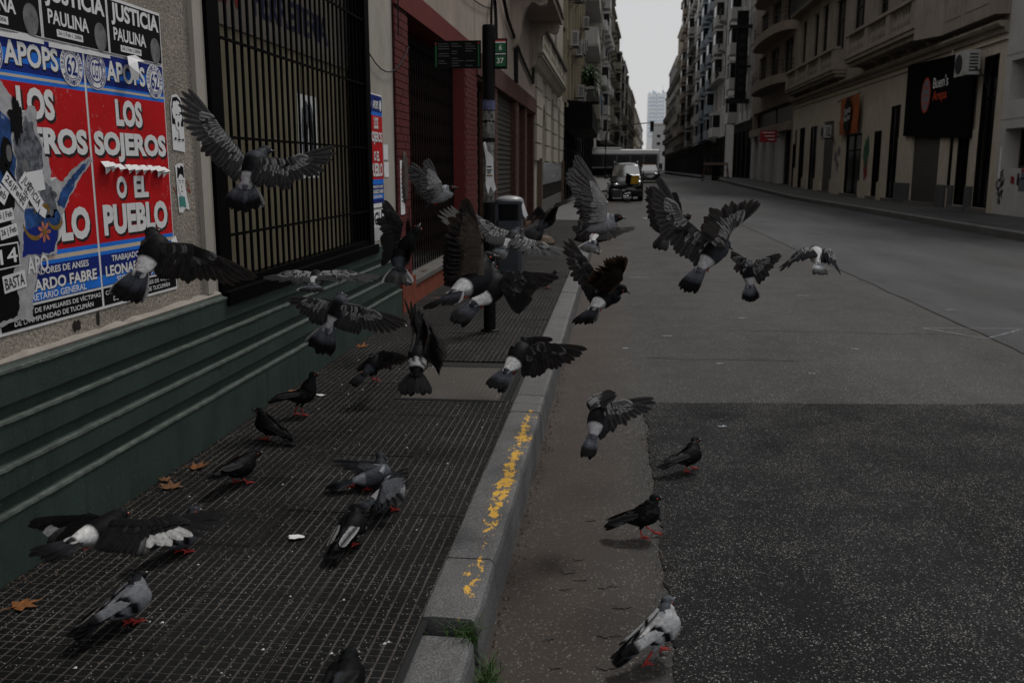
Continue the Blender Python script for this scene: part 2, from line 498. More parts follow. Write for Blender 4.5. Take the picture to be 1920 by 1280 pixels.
# ------------------------------------------------------------------ left kerb of granite blocks
def granite(name, c, paint=False):
    m, t, b = base_mat(name)
    P = wpos(t)
    n = noise_node(t, P, 2.4, 6, .6)
    col = ramp(t, n.outputs[0], [(.3, dull(c, .72)), (.7, dull(c, 1.25))]).outputs[0]
    g = noise_node(t, P, 190, 2, .9)
    col = mixc(t, .85, col, ramp(t, g.outputs[0], [(.36, .15), (.5, .9), (.68, 2.6)]).outputs[0], 'MULTIPLY')
    d = noise_node(t, P, 7, 6, .7)
    col = mixc(t, ramp(t, d.outputs[0], [(.55, 0), (.75, .55)]).outputs[0], col, (.035, .033, .03))
    if paint:
        sx = t.nodes.new('ShaderNodeSeparateXYZ'); lk(t, P, sx.inputs[0])
        p1 = noise_node(t, wpos(t, (1.0, .55, 1)), 34, 7, .72, .3)
        p2 = noise_node(t, P, 3.2, 3, .5)
        inx = mathn(t, 'SUBTRACT', .5, mathn(t, 'MULTIPLY', mathn(t, 'ABSOLUTE', mathn(t, 'ADD', sx.outputs[0], .478)), 5.2))
        iny = mathn(t, 'MULTIPLY', mathn(t, 'GREATER_THAN', sx.outputs[1], 2.5), mathn(t, 'LESS_THAN', sx.outputs[1], 5.45))
        far = mathn(t, 'MULTIPLY', mathn(t, 'SUBTRACT', sx.outputs[1], 3.5), .075)
        q = mathn(t, 'ADD', mathn(t, 'ADD', mathn(t, 'MULTIPLY', p1.outputs[0], 1.5), mathn(t, 'MULTIPLY', p2.outputs[0], .55)), mathn(t, 'ADD', inx, mathn(t, 'MINIMUM', far, .06)))
        k = mathn(t, 'MULTIPLY', mathn(t, 'GREATER_THAN', q, 1.525), iny)
        topz = mathn(t, 'GREATER_THAN', sx.outputs[2], ZS - .012)
        k = mathn(t, 'MULTIPLY', k, topz)
        col = mixc(t, k, col, mixc(t, p1.outputs[0], (.50, .26, .015), (.78, .45, .04)))
    lk(t, col, b.inputs['Base Color']); b.inputs['Roughness'].default_value = .66
    bp = t.nodes.new('ShaderNodeBump'); bp.inputs['Distance'].default_value = .005; bp.inputs['Strength'].default_value = .5
    lk(t, g.outputs[0], bp.inputs['Height']); lk(t, bp.outputs[0], b.inputs['Normal'])
    return m
M_kerb = granite('kerb_granite', (.080, .080, .083), True)
M_kerb2 = granite('kerb_granite_plain', (.085, .084, .082))
kerb = MB().box(KI - .035, KI - .002, 1.2, 96, -.02, ZS - .014).build('kerb', M_groove, kind='structure')
kerb['label'] = 'row of worn granite kerb blocks with flaking yellow paint'
joints = [(1.6, 2.725, -.03), (2.795, 3.262, 0), (3.268, 4.33, .002), (4.336, 5.42, -.002), (5.426, 5.62, .001), (5.63, 5.84, 0), (5.845, 6.95, .002)]
y = 6.956
while y < 32:
    L = random.uniform(.8, 1.15); joints.append((y, y + L - .006, random.uniform(-.003, .003))); y += L
for i, (a, b_, dz) in enumerate(joints):
    m = MB(); n = 12; vs = []
    prof0 = [(KI, -.02), (KI, ZS), (KI + .03, ZS + .001), (KO - .026, ZS), (KO - .008, ZS - .007), (KO, ZS - .025), (KO + .006, ZS - .12), (KO + .008, -.02)]
    for q in range(n + 1):
        yy = a + (b_ - a) * q / n
        e = .010 if q in (0, n) else 0
        for (px, pz) in prof0:
            w_ = mnoise.noise((px * 20, yy * 6, pz * 20))
            cx = -.5; 
            vs.append((px + (.004 * w_ if px > -.5 else 0) - (e * .6 if px > KO - .01 else 0), yy, pz + dz + (.004 * w_ - e * .5 if pz > .1 else 0)))
    k = len(prof0); fs = []
    for q in range(n):
        for j in range(k - 1): fs.append((q*k+j, q*k+j+1, (q+1)*k+j+1, (q+1)*k+j))
    fs += [tuple(range(k)), tuple(range(n*k + k - 1, n*k - 1, -1))]
    m.add(vs, fs)
    o = m.build('kerb_stone', M_kerb, kerb)
    for p in o.data.polygons: p.use_smooth = False
fk = MB()
ys = fr(32.2, 50, 6) + fr(53, 96, 8); vs = []; fs = []
for yy in ys: vs += [(KI, yy, gz(yy)+ZS), (KO, yy, gz(yy)+ZS), (KO, yy, gz(yy)-.02)]
for i in range(len(ys)-1): fs += [(3*i, 3*i+1, 3*i+4, 3*i+3), (3*i+1, 3*i+2, 3*i+5, 3*i+4)]
fk.add(vs, fs); fk.build('far_kerb', M_kerb2, kind='structure')

# ------------------------------------------------------------------ right pavement and kerb
rp = MB(); ys = fr(-3, 50, 20) + fr(53, 99, 20); vs = []; fs = []
for yy in ys: vs += [(RK + .17, yy, gz(yy)+ZS), (RX + 1.5, yy, gz(yy)+ZS)]
for i in range(len(ys)-1): fs.append((2*i, 2*i+1, 2*i+3, 2*i+2))
rp.add(vs, fs); rp.build('right_pavement', M_slab, kind='structure')
rk = MB(); vs = []; fs = []
for yy in ys:
    d = .012 * mnoise.noise((yy * .9, 0, 2))
    vs += [(RK + .175, yy, gz(yy)+ZS+.006), (RK + .02 + d, yy, gz(yy)+ZS+.004), (RK + d, yy, gz(yy)+ZS-.02), (RK + d, yy, gz(yy)-.02)]
for i in range(len(ys)-1):
    for j in range(3): fs.append((4*i+j, 4*i+j+1, 4*i+j+5, 4*i+j+4))
rk.add(vs, fs); rk.build('right_kerb', M_kerb2, kind='structure')
# darker relaid stretch of the right pavement
box('pavement_patch', M_lane, None, RK + .2, RX - .02, 24, 33.5, ZS - .02, ZS + .004, kind='structure')

# ------------------------------------------------------------------ the poster building on the left
M_plas = surf('rough_plaster', (.34, .305, .262), .3, 2.2, .92, .1, bump=1, bscale=62, grain=.5, gscale=70, streak=.35, streak_col=(.08, .07, .06))
M_plas2 = surf('smooth_plaster', (.36, .335, .295), .2, 2.5, .9, .2, bump=.25, bscale=60, streak=.3, streak_col=(.1, .09, .08))
M_pink = surf('pinkish_render', (.33, .275, .235), .2, 1.3, .9, .2, bump=.3, bscale=40, streak=.6, streak_col=(.06, .05, .04))
M_green = surf('green_paint', (.034, .054, .047), .25, 3, .6, .2, bump=.2, bscale=90, fleck=.7, fleck_col=(.10, .115, .105), fscale=45, streak=.7, streak_col=(.012, .014, .013), grain=.25, gscale=90)
M_ledge = surf('worn_green_ledge', (.10, .118, .108), .5, 14, .75, fleck=.8, fleck_col=(.25, .25, .24), fscale=40)  # paler green paints a highlight along the ledges; the flecks are chipped wear
M_iron = surf('black_painted_iron', (.0015, .0015, .0017), .3, 10, .6, .04, bump=.1, bscale=100)
M_panel = surf('olive_panel', (.20, .175, .12), .2, 1.1, .65, .12, streak=.5, streak_col=(.05, .045, .03))
M_panelup = surf('grey_panel', (.15, .135, .118), .2, 1.2, .6, .3, streak=.3, streak_col=(.08, .07, .06))
M_brick = surf('red_glazed_brick', (.098, .014, .014), .3, 14, .5, .4, bump=.12, bscale=70)
M_redp = surf('red_paint', (.125, .014, .013), .25, 3, .6, .35, streak=.4, streak_col=(.05, .01, .01))
M_terra = surf('terracotta_paint', (.17, .045, .026), .25, 5, .8, .2)
M_mort = surf('red_mortar', (.03, .008, .008), .3, 20, .95)
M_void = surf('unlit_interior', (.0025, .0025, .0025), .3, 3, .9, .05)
M_stone = surf('grey_stone_step', (.12, .115, .11), .3, 6, .75, grain=.4, gscale=150)

A = thing('poster_building', (WX, 8.5, ZS), 'low building with rough plaster wall covered in posters, green base and barred shop window', 'building')
TOP = 9.0
wl = MB()
wl.box(WX-.5, WX, -1.0, 4.86, .96, TOP)                    # plaster left of the window
wl.build('wall', M_plas, A)
wl = MB(); wl.box(WX-.5, WX-.002, 8.17, 9.15, .2, TOP); wl.build('pier', M_plas2, A)
wl = MB(); wl.box(WX-.5, WX-.001, 4.86, 8.17, 3.9, TOP); wl.build('wall', M_plas2, A)
wl = MB(); wl.box(WX-.5, WX-.004, 9.15, 14.6, 3.45, TOP); wl.build('upper_wall', M_pink, A)
# flaking moulded edge beside the window
ed = MB(); ed.box(WX, WX+.025, 4.70, 4.76, .985, 6); ed.box(WX, WX+.012, 4.79, 4.85, .985, 6); ed.build('window_moulding', M_plas2, A)
# green base with three grooves
prof = [(WX-.3, .18), (WX+.052, .18), (WX+.052, .44), (WX+.026, .455), (WX+.026, .51), (WX+.052, .512), (WX+.052, .604), (WX+.026, .620), (WX+.026, .668), (WX+.052, .670), (WX+.052, .768), (WX+.026, .784), (WX+.026, .828), (WX+.052, .83), (WX+.052, .945), (WX+.03, .963), (WX-.3, .963)]
db = MB(); nseg = 260; np_ = len(prof); vs = []; fs = []
for q_ in range(nseg+1):
    yy = .8+(9.12-.8)*q_/nseg
    for (px, pz) in prof:
        e = mnoise.noise((yy*5, pz*40, 1))*.0028+mnoise.noise((yy*1.1, pz*9, 4))*.002
        chip = max(0, mnoise.noise((yy*9, pz*60, 7))-.35)*.018 if px > WX+.04 else 0
        vs.append((px+(e-chip if px > WX else 0), yy, pz+(e*.8 if .2 < pz else 0)))
for q_ in range(nseg):
    for j in range(np_-1): fs.append((q_*np_+j, q_*np_+j+1, (q_+1)*np_+j+1, (q_+1)*np_+j))
fs.append(tuple(range(nseg*np_, nseg*np_+np_)))
db.add(vs, fs); db.build('green_base', M_green, A)
for zz in (.444, .608, .772, .949):
    lg = MB(); vs = []; fs = []
    for q_ in range(201):
        yy = .8+8.31*q_/200; e = .0016*mnoise.noise((yy*2.3, zz*50, 3))+.0022*mnoise.noise((yy*23, zz*50, 5))
        vs += [(WX+.034, yy, zz+.0045+e), (WX+.0565+e*.6, yy, zz+.003+e), (WX+.0575+e*.6, yy, zz-.008+2*e)]
    for q_ in range(200): fs += [(3*q_, 3*q_+1, 3*q_+4, 3*q_+3), (3*q_+1, 3*q_+2, 3*q_+5, 3*q_+4)]
    lg.add(vs, fs); lg.build('ledge', M_ledge, A)
# crumbled plaster lip above the green base
lip = MB(); ys = fr(-1, 4.84, 90); vs = []; fs = []
for y in ys:
    h = .975 + .035 * abs(mnoise.noise((y * 2.2, 3, 0))) + .014 * mnoise.noise((y * 11, 0, 0))
    vs += [(WX+.03, y, .962), (WX+.034, y, .972), (WX+.012, y, h), (WX, y, h + .006)]
for i in range(len(ys)-1):
    for j in range(3): fs.append((4*i+j, 4*i+j+1, 4*i+j+5, 4*i+j+4))
lip.add(vs, fs); lip.build('plaster_lip', surf('pale_filler', (.30, .275, .245), .25, 7, .9, bump=.6, bscale=50), A)

# barred window
win = MB()
win.box(WX-.10, WX+.03, 4.86, 5.00, .93, 3.9)
win.box(WX-.10, WX+.03, 8.03, 8.17, .93, 3.9)
win.box(WX-.10, WX+.07, 4.86, 8.17, .90, .975)
win.box(WX-.06, WX+.02, 5.00, 8.03, .976, 1.02)
window = win.build('barred_window', M_iron, A)
bar = MB(); bar.box(-.006, .006, -.0105, .0105, 1.0, 3.88); bar_me = bar.mesh('bar', M_iron)
for k in range(28):
    put('bar', bar_me, window, (WX - .005, 5.075 + k * .1075, 0))
for zz in (1.275, 1.815, 2.345, 2.87, 3.4):
    box('cross_bar', M_iron, window, WX+.005, WX+.017, 5.0, 8.03, zz-.008, zz+.008)
box('shutter_panel', M_panel, window, WX-.20, WX-.15, 4.86, 8.17, .9, 2.47)
box('sign_panel', M_panelup, window, WX-.20, WX-.135, 4.86, 8.17, 2.47, 3.9)
for k in range(6):
    box('panel_seam', M_iron, window, WX-.1495, WX-.1475, 5.35 + k*.5, 5.356 + k*.5, .95, 2.47)
M_ink = plain('black_ink', (.012, .012, .014), .6)
M_bluet = plain('navy_letter', (.012, .014, .05), .5)
M_redt = plain('red_letter', (.2, .012, .012), .5)
letters('lettering', 'FERRETERIA', M_bluet, window, lambda u, v: (WX-.132, 5.95 + u*1.55, 2.60 + v*.2), .02)
letters('lettering', 'LA', M_redt, window, lambda u, v: (WX-.132, 5.35 + u*.36, 2.60 + v*.2), .02)
box('window_reveal', M_iron, window, WX-.3, WX-.1, 4.86, 4.9, .95, 3.9)
box('window_reveal', M_iron, window, WX-.3, WX-.1, 8.13, 8.17, .95, 3.9)
box('window_floor', M_iron, window, WX-.3, WX-.06, 4.9, 8.13, .93, .98)

# ---- red brick portal with folding gate
pt = thing('brick_portal', (WX, 11.5, ZS), 'red brick doorway with smooth red lintel and black folding gate', 'doorway')
mo = MB(); mo.box(WX-.5, WX+.012, 9.152, 9.74, .2, 3.2); mo.build('mortar', M_mort, pt)
bh, bw = .0735, .196
bk = MB(); bk.box(0, .012, .003, bw-.004, .0035, bh-.0045); bkm = bk.mesh('brick', M_brick)
rows_ = int((3.19 - .22) / bh)
for r_ in range(rows_):
    off = 0 if r_ % 2 == 0 else bw / 2
    y = 9.155
    if r_ % 2 == 1:
        put('brick', bkm, pt, (WX+.012 + random.uniform(-.002, .003), y, .215 + r_*bh), None, (1, .5, 1)); y += bw/2
    while y + bw * .45 < 9.74:
        k = min(1, (9.742 - y) / bw)
        put('brick', bkm, pt, (WX+.012 + random.uniform(-.002, .003), y, .215 + r_*bh), None, (1, k, 1)); y += bw
mo = MB(); mo.box(WX-.5, WX+.012, 13.45, 14.55, .2, 3.2); mo.build('far_pier', M_redp, pt)
fbm = MB()
for r_ in range(rows_):
    y = 13.46 + (0 if r_ % 2 else bw/2)
    while y < 14.45:
        fbm.box(WX+.012, WX+.024, y+.003, y+bw-.004, .215+r_*bh+.004, .215+(r_+1)*bh-.004); y += bw
fb = fbm.build('far_bricks', M_brick, pt); fb['kind'] = 'stuff'
box('lintel', M_redp, pt, WX-.5, WX+.03, 9.152, 14.55, 3.2, 3.45)
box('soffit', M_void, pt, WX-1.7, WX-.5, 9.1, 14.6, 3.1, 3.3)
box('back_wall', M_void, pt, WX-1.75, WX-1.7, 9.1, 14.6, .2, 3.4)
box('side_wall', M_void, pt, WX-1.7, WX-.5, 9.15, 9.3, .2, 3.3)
box('side_wall', M_redp, pt, WX-1.7, WX-.5, 13.46, 13.6, .2, 3.3)
box('threshold_step', M_stone, pt, WX-1.7, WX+.05, 9.76, 13.44, .40, .46, bevel=.008)
box('step_riser', M_terra, pt, WX-1.7, WX+.03, 9.76, 13.44, .19, .40)
box('base_block', M_terra, pt, WX-.3, WX+.06, 9.13, 9.755, .19, .52)
gt = MB()
g0, g1, gx_ = 9.76, 13.42, WX - .16
nv = 26
for k in range(nv + 1):
    y = g0 + (g1 - g0) * k / nv
    gt.box(gx_ - .01, gx_ + .01, y - .008, y + .008, .47, 3.0)
gate = gt.build('folding_gate', surf('dull_gate_steel', (.006, .0055, .005), .3, 20, .5, .1), pt)
lt = MB(); 
for zc in fr(.62, 2.85, 9):
    for k in range(nv):
        y0 = g0 + (g1-g0)*k/nv; y1 = g0 + (g1-g0)*(k+1)/nv
        for s_ in (1, -1):
            lt.add([(gx_+.012, y0, zc - s_*.11), (gx_+.012, y0, zc - s_*.11 + .016), (gx_+.012, y1, zc + s_*.11 + .016), (gx_+.012, y1, zc + s_*.11)], [(0, 1, 2, 3)])
l_ = lt.build('lattice', surf('lattice_steel', (.010, .009, .0085), .3, 20, .5, .1), gate); l_['kind'] = 'stuff'
box('gate_rail', M_iron, gate, gx_ - .02, gx_ + .02, g0, g1, 3.0, 3.1)
# yellowish things behind the gate, seen as slats
for k in range(4):
    box('inner_board', surf('dull_yellow_board', (.16, .13, .04), .3, 4, .7), pt, WX-1.69, WX-1.66, 9.9+k*.32, 10.02+k*.32, 2.2, 2.75)
# oval niche and notice on the bricks
ov = MB(); ov.lathe([(.001, .0), (.10, .0), (.115, .012), (.10, .03), (.09, .03)], (WX+.022, 9.42, 0), 20, 'x')
ov.v = [(x, y, (z) * 2.3 + 1.55) for x, y, z in ov.v]
ov.build('house_number_plate', surf('weathered_grey_oval', (.07, .055, .05), .5, 10, .8), pt)

# ------------------------------------------------------------------ posters
M_paper = surf('poster_paper', (.72, .72, .74), .12, 6, .75, .2, bump=.2, bscale=25)
M_white = surf('poster_white_ink', (.72, .72, .73), .08, 30, .7, .2)
M_navy = surf('poster_navy', (.008, .022, .19), .3, 5, .5, .2, bump=.15, bscale=22)
M_azure = surf('poster_azure', (.015, .17, .70), .2, 5, .5, .2)
M_red = surf('poster_red', (.50, .007, .011), .2, 4, .5, .2, bump=.5, bscale=7, fleck=.35, fleck_col=(.6, .4, .4), fscale=30)
M_blk = surf('poster_black', (.004, .004, .005), .3, 6, .5, .15, bump=.15, bscale=22)
M_shadow = plain('black_letter_outline', (.008, .006, .007), .6)
M_tan = surf('poster_tan_stripe', (.55, .48, .38), .1, 5, .6)
def sheet(name, mat, parent, y0, y1, z0, z1, off, nrow=1, wav=.0, label=None, cat=None, group=None, at=None, pts=None):
    """a thin sheet lying on the left wall"""
    b = MB(); X0 = WX + off
    if pts is None:
        nx, nz = (10, 12) if wav else (1, 1)
        vs = []; fs = []
        for i in range(nx+1):
            for j in range(nz+1):
                y = y0+(y1-y0)*i/nx; z = z0+(z1-z0)*j/nz
                e = wav * (.5 + .5*mnoise.noise((y*6, z*6, off*100)))
                vs.append((X0+e, y, z))
        for i in range(nx):
            for j in range(nz): fs.append((i*(nz+1)+j, (i+1)*(nz+1)+j, (i+1)*(nz+1)+j+1, i*(nz+1)+j+1))
        b.add(vs, fs)
    else:
        b.add([(X0, y, z) for y, z in pts], [tuple(range(len(pts)))])
    o = b.build(name, mat, parent, label, cat, group, at=at)
    return o
def wtxt(body, mat, parent, y0, y1, z0, z1, off, bold=.02, shadow=None, name='lettering'):
    if shadow:
        letters('letter_shadow', body, M_shadow, parent, lambda u, v: (WX+off-.0006, y0+u*(y1-y0)+shadow, z0+v*(z1-z0)-shadow), bold+.012)
    return letters(name, body, mat, parent, lambda u, v: (WX+off, y0+u*(y1-y0), z0+v*(z1-z0)), bold)
def ring(parent, mat, yc, zc, r0, r1, off, name='ring', sy=1):
    b = MB(); n = 32; vs = []; fs = []
    for k in range(n):
        a = k*math.tau/n
        vs += [(WX+off, yc+r0*sy*math.cos(a), zc+r0*math.sin(a)), (WX+off, yc+r1*sy*math.cos(a), zc+r1*math.sin(a))]
    for k in range(n):
        q = (k+1) % n
        fs.append((2*k, 2*k+1, 2*q+1, 2*q))
    return b.add(vs, fs).build(name, mat, parent)
def disc(parent, mat, yc, zc, r, off, name='disc', sy=1):
    b = MB(); n = 32
    return b.add([(WX+off, yc+r*sy*math.cos(k*math.tau/n), zc+r*math.sin(k*math.tau/n)) for k in range(n)], [tuple(range(n))]).build(name, mat, parent)
def ringtext(body, mat, parent, yc, zc, r, hgt, a0, a1, off, flip=False):
    """letters set around a seal"""
    b = MB(); n = len(body)
    for i, ch in enumerate(body):
        if ch == ' ': continue
        a = R(a0 + (a1-a0)*(i+.5)/n)
        vs, fs = text_mesh(ch, .02)
        wd = hgt*.62
        rad = Vector((math.cos(a), math.sin(a))); tan = Vector((math.sin(a), -math.cos(a)))
        if flip: rad = -rad; tan = -tan
        base = Vector((yc, zc)) + Vector((math.cos(a), math.sin(a)))*r
        b.add([(WX+off, *(base + tan*(u-.5)*wd + rad*(v-.5)*hgt)) for u, v in vs], fs)
    return b.build('ring_lettering', mat, parent)

def big_poster(y0, label, full=True):
    W = .68; z0, z1 = 1.058, 2.165
    P = sheet('wall_poster', M_paper, None, y0, y0+W, z0, z1, .004, wav=.0, label=label, cat='poster', group='red and blue posters on the plaster wall', at=(WX+.004, y0+W/2, z0))
    a, b_ = y0+.008, y0+W-.008
    sheet('bottom_strip', M_blk, P, a, b_, z0+.012, z0+.085, .0052)
    sheet('blue_field', M_navy, P, a, b_, z0+.095, 1.285, .0052)
    sheet('azure_band', M_azure, P, a, b_, 1.155, 1.20, .0060)
    sheet('azure_stripe', M_azure, P, a, b_, 1.285, 1.300, .0052)
    sheet('tan_stripe', M_tan, P, a, b_, 1.300, 1.317, .0052)
    sheet('azure_stripe', M_azure, P, a, b_, 1.317, 1.335, .0052)
    sheet('red_field', M_red, P, a, b_, 1.335, 1.955, .0052)
    sheet('azure_stripe', M_azure, P, a, b_, 1.955, 1.970, .0052)
    sheet('tan_stripe', M_tan, P, a, b_, 1.970, 1.980, .0052)
    sheet('azure_stripe', M_azure, P, a, b_, 1.980, 1.990, .0052)
    sheet('blue_field', M_navy, P, a, b_, 1.990, 2.118, .0052)
    sheet('azure_band', M_azure, P, a, b_, 2.022, 2.068, .0060)
    sheet('blue_strip', M_navy, P, a, b_, 2.128, z1-.006, .0052)
    # words
    wtxt('APOPS', M_white, P, y0+.165, y0+.495, 2.012, 2.098, .0075, .03, .005)
    wtxt('LOS', M_white, P, y0+.215, y0+.445, 1.826, 1.942, .0070, .05, .011)
    wtxt('SOJEROS', M_white, P, y0+.025, y0+.655, 1.672, 1.800, .0070, .05, .011)
    wtxt('O', M_white, P, y0+.175, y0+.262, 1.515, 1.612, .0070, .05, .010)
    wtxt('EL', M_white, P, y0+.325, y0+.455, 1.515, 1.612, .0070, .05, .010)
    wtxt('PUEBLO', M_white, P, y0+.050, y0+.625, 1.362, 1.495, .0070, .05, .011)
    wtxt('TRABAJADORES DE ANSES', M_white, P, y0+.09, y0+.59, 1.243, 1.277, .0070, .02)
    wtxt('LEONARDO FABRE', M_white, P, y0+.035, y0+.645, 1.190, 1.236, .0070, .03, .003)
    wtxt('SECRETARIO GENERAL', M_white, P, y0+.12, y0+.56, 1.158, 1.184, .0070, .015)
    wtxt('COMISIÓN DE FAMILIARES DE VÍCTIMAS', M_white, P, y0+.02, y0+.66, 1.113, 1.136, .0070, .01)
    wtxt('DE LA IMPUNIDAD DE TUCUMÁN', M_white, P, y0+.08, y0+.60, 1.081, 1.106, .0070, .01)
    # seals
    for (yc, word) in ((y0+.585, '62'), (y0+.082, 'CGT')):
        zc = 2.045
        disc(P, M_white, yc, zc, .078, .0078, 'seal')
        if word == '62':
            ring(P, M_navy, yc, zc, .048, .051, .0084)
            wtxt('62', M_navy, P, yc-.036, yc+.036, zc-.036, zc+.036, .0084, .02)
            ringtext('ORGANIZACIONES', M_navy, P, yc, zc, .064, .018, 195, -15, .0084)
            ringtext('PERONISTAS', M_navy, P, yc, zc, .064, .018, 210, 330, .0084, True)
        else:
            ring(P, M_navy, yc, zc, .070, .074, .0084); ring(P, M_navy, yc, zc, .044, .050, .0084)
            wtxt('CGT', M_navy, P, yc-.032, yc+.032, zc-.032, zc+.032, .0084, .015)
            ringtext('CONFEDERACION GENERAL DEL TRABAJO', M_navy, P, yc, zc, .060, .014, 245, -65, .0084)
    return P
P2 = big_poster(3.705, 'red and blue poster reading LOS SOJEROS O EL PUEBLO, whole, nearest the barred window')
P1 = big_poster(3.025, 'torn red and blue poster with collage of ripped paper over its left half')
P0 = big_poster(2.345, 'red and blue poster at the left edge of the picture beside the torn one')

# black posters in a row above
M_face = surf('printed_face', (.17, .17, .175), .6, 22, .6)
def black_poster(y0, z0, label, top):
    P = sheet('black_poster', M_paper, None, y0, y0+.472, z0, top, .0095, label=label, cat='poster', group='black notices above the large posters', at=(WX+.009, y0+.236, z0))
    sheet('black_field', M_blk, P, y0+.008, y0+.464, z0+.004, top-.012, .0104)
    wtxt('JUSTICIA', M_white, P, y0+.03, y0+.45, z0+.122, z0+.216, .0115, .035)
    wtxt('PAULINA', M_white, P, y0+.04, y0+.32, z0+.060, z0+.114, .0115, .025)
    n = 22; b = MB()
    b.add([(WX+.0116, y0+.405 + .046*math.cos(k*math.tau/n), z0+.062+.058*math.sin(k*math.tau/n)*(1.1 if math.sin(k*math.tau/n) < 0 else .9)) for k in range(n)], [tuple(range(n))])
    b.build('portrait', M_face, P)
    sheet('date_label', M_white, P, y0+.09, y0+.27, z0+.018, z0+.045, .0116)
    wtxt('26 | Feb | 2006', M_ink, P, y0+.10, y0+.26, z0+.022, z0+.041, .0122, .005)
    return P
black_poster(3.905, 2.128, 'black JUSTICIA notice with small portrait, nearest the window', 2.362)
black_poster(3.432, 2.128, 'black JUSTICIA notice in the middle of the top row', 2.372)
black_poster(2.958, 2.128, 'black JUSTICIA notice at the top left corner of the wall', 2.372)
# blue strips of an older bill peeping out below the black ones
for (y0, y1) in ((3.03, 3.43), (3.46, 3.90)):
    pts = [(y0, 2.10), (y1, 2.105)] + [(y1 - (y1-y0)*k/14, 2.118 + .022*abs(mnoise.noise((y1*9+k*.9, 1, 1)))) for k in range(15)]
    sheet('torn_strip', M_paper, P1 if y0 < 3.4 else P2, 0, 0, 0, 0, .0128, pts=pts)

# the torn collage on the second poster
def rag(cy, cz, w_, h_, seed, n=64, rough_=.35):
    pts = []
    for k in range(n):
        a = k*math.tau/n
        r = 1 + rough_*mnoise.noise((math.cos(a)*2.1+seed, math.sin(a)*2.1, seed*1.7)) + rough_*.35*mnoise.noise((math.cos(a)*7, math.sin(a)*7+seed, 0)) + rough_*.22*mnoise.noise((math.cos(a)*23, math.sin(a)*23+seed, 4))
        pts.append((cy + w_*r*math.cos(a), cz + h_*r*math.sin(a)))
    return pts
M_rip = surf('torn_paper_white', (.40, .40, .42), .35, 18, .85, bump=.4, bscale=50)
M_print = surf('grey_photo_print', (.13, .14, .165), .95, 34, .7)
M_print2 = surf('blue_photo_print', (.022, .075, .24), .9, 18, .6, fleck=1, fleck_col=(.6, .6, .62), fscale=24)
def ragged(pts, amp=.007, seed=1.0, step=.012):
    out = []
    for i in range(len(pts)):
        a, c = Vector(pts[i]), Vector(pts[(i+1) % len(pts)]); L = (c-a).length; n = max(1, int(L/step)); nn = Vector((-(c-a).y, (c-a).x)).normalized()
        for k in range(n):
            p = a.lerp(c, k/n); e = amp*(mnoise.noise((p.x*38+seed, p.y*38, seed))+.8*mnoise.noise((p.x*120, p.y*120+seed, 2)))
            out.append((p.x+nn.x*e, p.y+nn.y*e))
    return out
def torn(mat, pts, off, seed=1.0, name='torn_layer'):
    cy = sum(p[0] for p in pts)/len(pts); cz = sum(p[1] for p in pts)/len(pts)
    core_ = [(cy+(y-cy)*1.04+(.006 if y > cy else -.006), cz+(z-cz)*1.04+(.006 if z > cz else -.006)) for y, z in pts]
    sheet('torn_edge', M_rip, CO, 0, 0, 0, 0, off-.0003, pts=ragged(core_, .009, seed+3))
    return sheet(name, mat, CO, 0, 0, 0, 0, off, pts=ragged(pts, .007, seed))
CO = thing('torn_collage', (WX+.012, 3.2, 1.2), 'ragged layers of torn bills and date stickers over the left half of a poster', 'torn paper')
torn(M_rip, rag(3.20, 1.645, .17, .235, 3), .0098)
torn(M_print2, rag(3.10, 1.66, .16, .17, 5), .0104)
torn(M_print, rag(3.27, 1.66, .085, .17, 8), .0110)
torn(M_rip, rag(3.33, 1.53, .10, .13, 21, rough_=.6), .0106)
torn(M_blk, [(2.9, 1.10), (3.13, 1.12), (3.16, 1.2), (3.13, 1.27), (3.19, 1.38), (3.15, 1.47), (3.18, 1.56), (3.07, 1.58), (2.9, 1.6)], .0109)
torn(M_rip, [(3.13, 1.12), (3.20, 1.10), (3.22, 1.2), (3.27, 1.30), (3.24, 1.40), (3.26, 1.47), (3.2, 1.56), (3.14, 1.46), (3.18, 1.37), (3.12, 1.27), (3.15, 1.19)], .0114)
torn(M_print2, [(3.21, 1.40), (3.28, 1.36), (3.40, 1.37), (3.44, 1.46), (3.40, 1.52), (3.3, 1.5), (3.22, 1.50)], .0118)
torn(M_navy, [(3.18, 1.33), (3.38, 1.33), (3.41, 1.41), (3.30, 1.44), (3.2, 1.42)], .0119)
torn(M_rip, [(3.40, 1.50), (3.45, 1.57), (3.52, 1.615), (3.60, 1.66), (3.68, 1.685), (3.685, 1.665), (3.60, 1.61), (3.52, 1.54), (3.46, 1.47)], .0105)
torn(M_print2, [(3.42, 1.51), (3.47, 1.57), (3.53, 1.61), (3.60, 1.65), (3.675, 1.682), (3.675, 1.672), (3.59, 1.613), (3.52, 1.55), (3.47, 1.49)], .0112)
torn(M_print, rag(3.37, 1.53, .05, .06, 31), .0121)
torn(M_rip, rag(3.31, 1.57, .055, .05, 44, rough_=.5), .0117)
M_gold = surf('printed_gold_scroll', (.22, .13, .025), .4, 30, .6)
for (yc, zc, r, a0, a1) in [(3.27, 1.46, .07, 190, 330), (3.40, 1.47, .05, 200, 350), (3.30, 1.485, .022, 0, 200), (3.345, 1.485, .022, -20, 180)]:
    b = MB(); vs = []; fs = []
    for k in range(15):
        a = R(a0 + (a1-a0)*k/14); ww = .009*math.sin(math.pi*(k+.6)/15.2)
        for s_ in (-1, 1): vs.append((WX+.0126, yc+(r+s_*ww)*math.cos(a), zc+(r+s_*ww)*math.sin(a)))
    for k in range(14): fs.append((2*k, 2*k+1, 2*k+3, 2*k+2))
    b.add(vs, fs).build('printed_scroll', M_gold, CO)
M_flow = surf('printed_flower', (.48, .16, .10), .5, 25, .6)
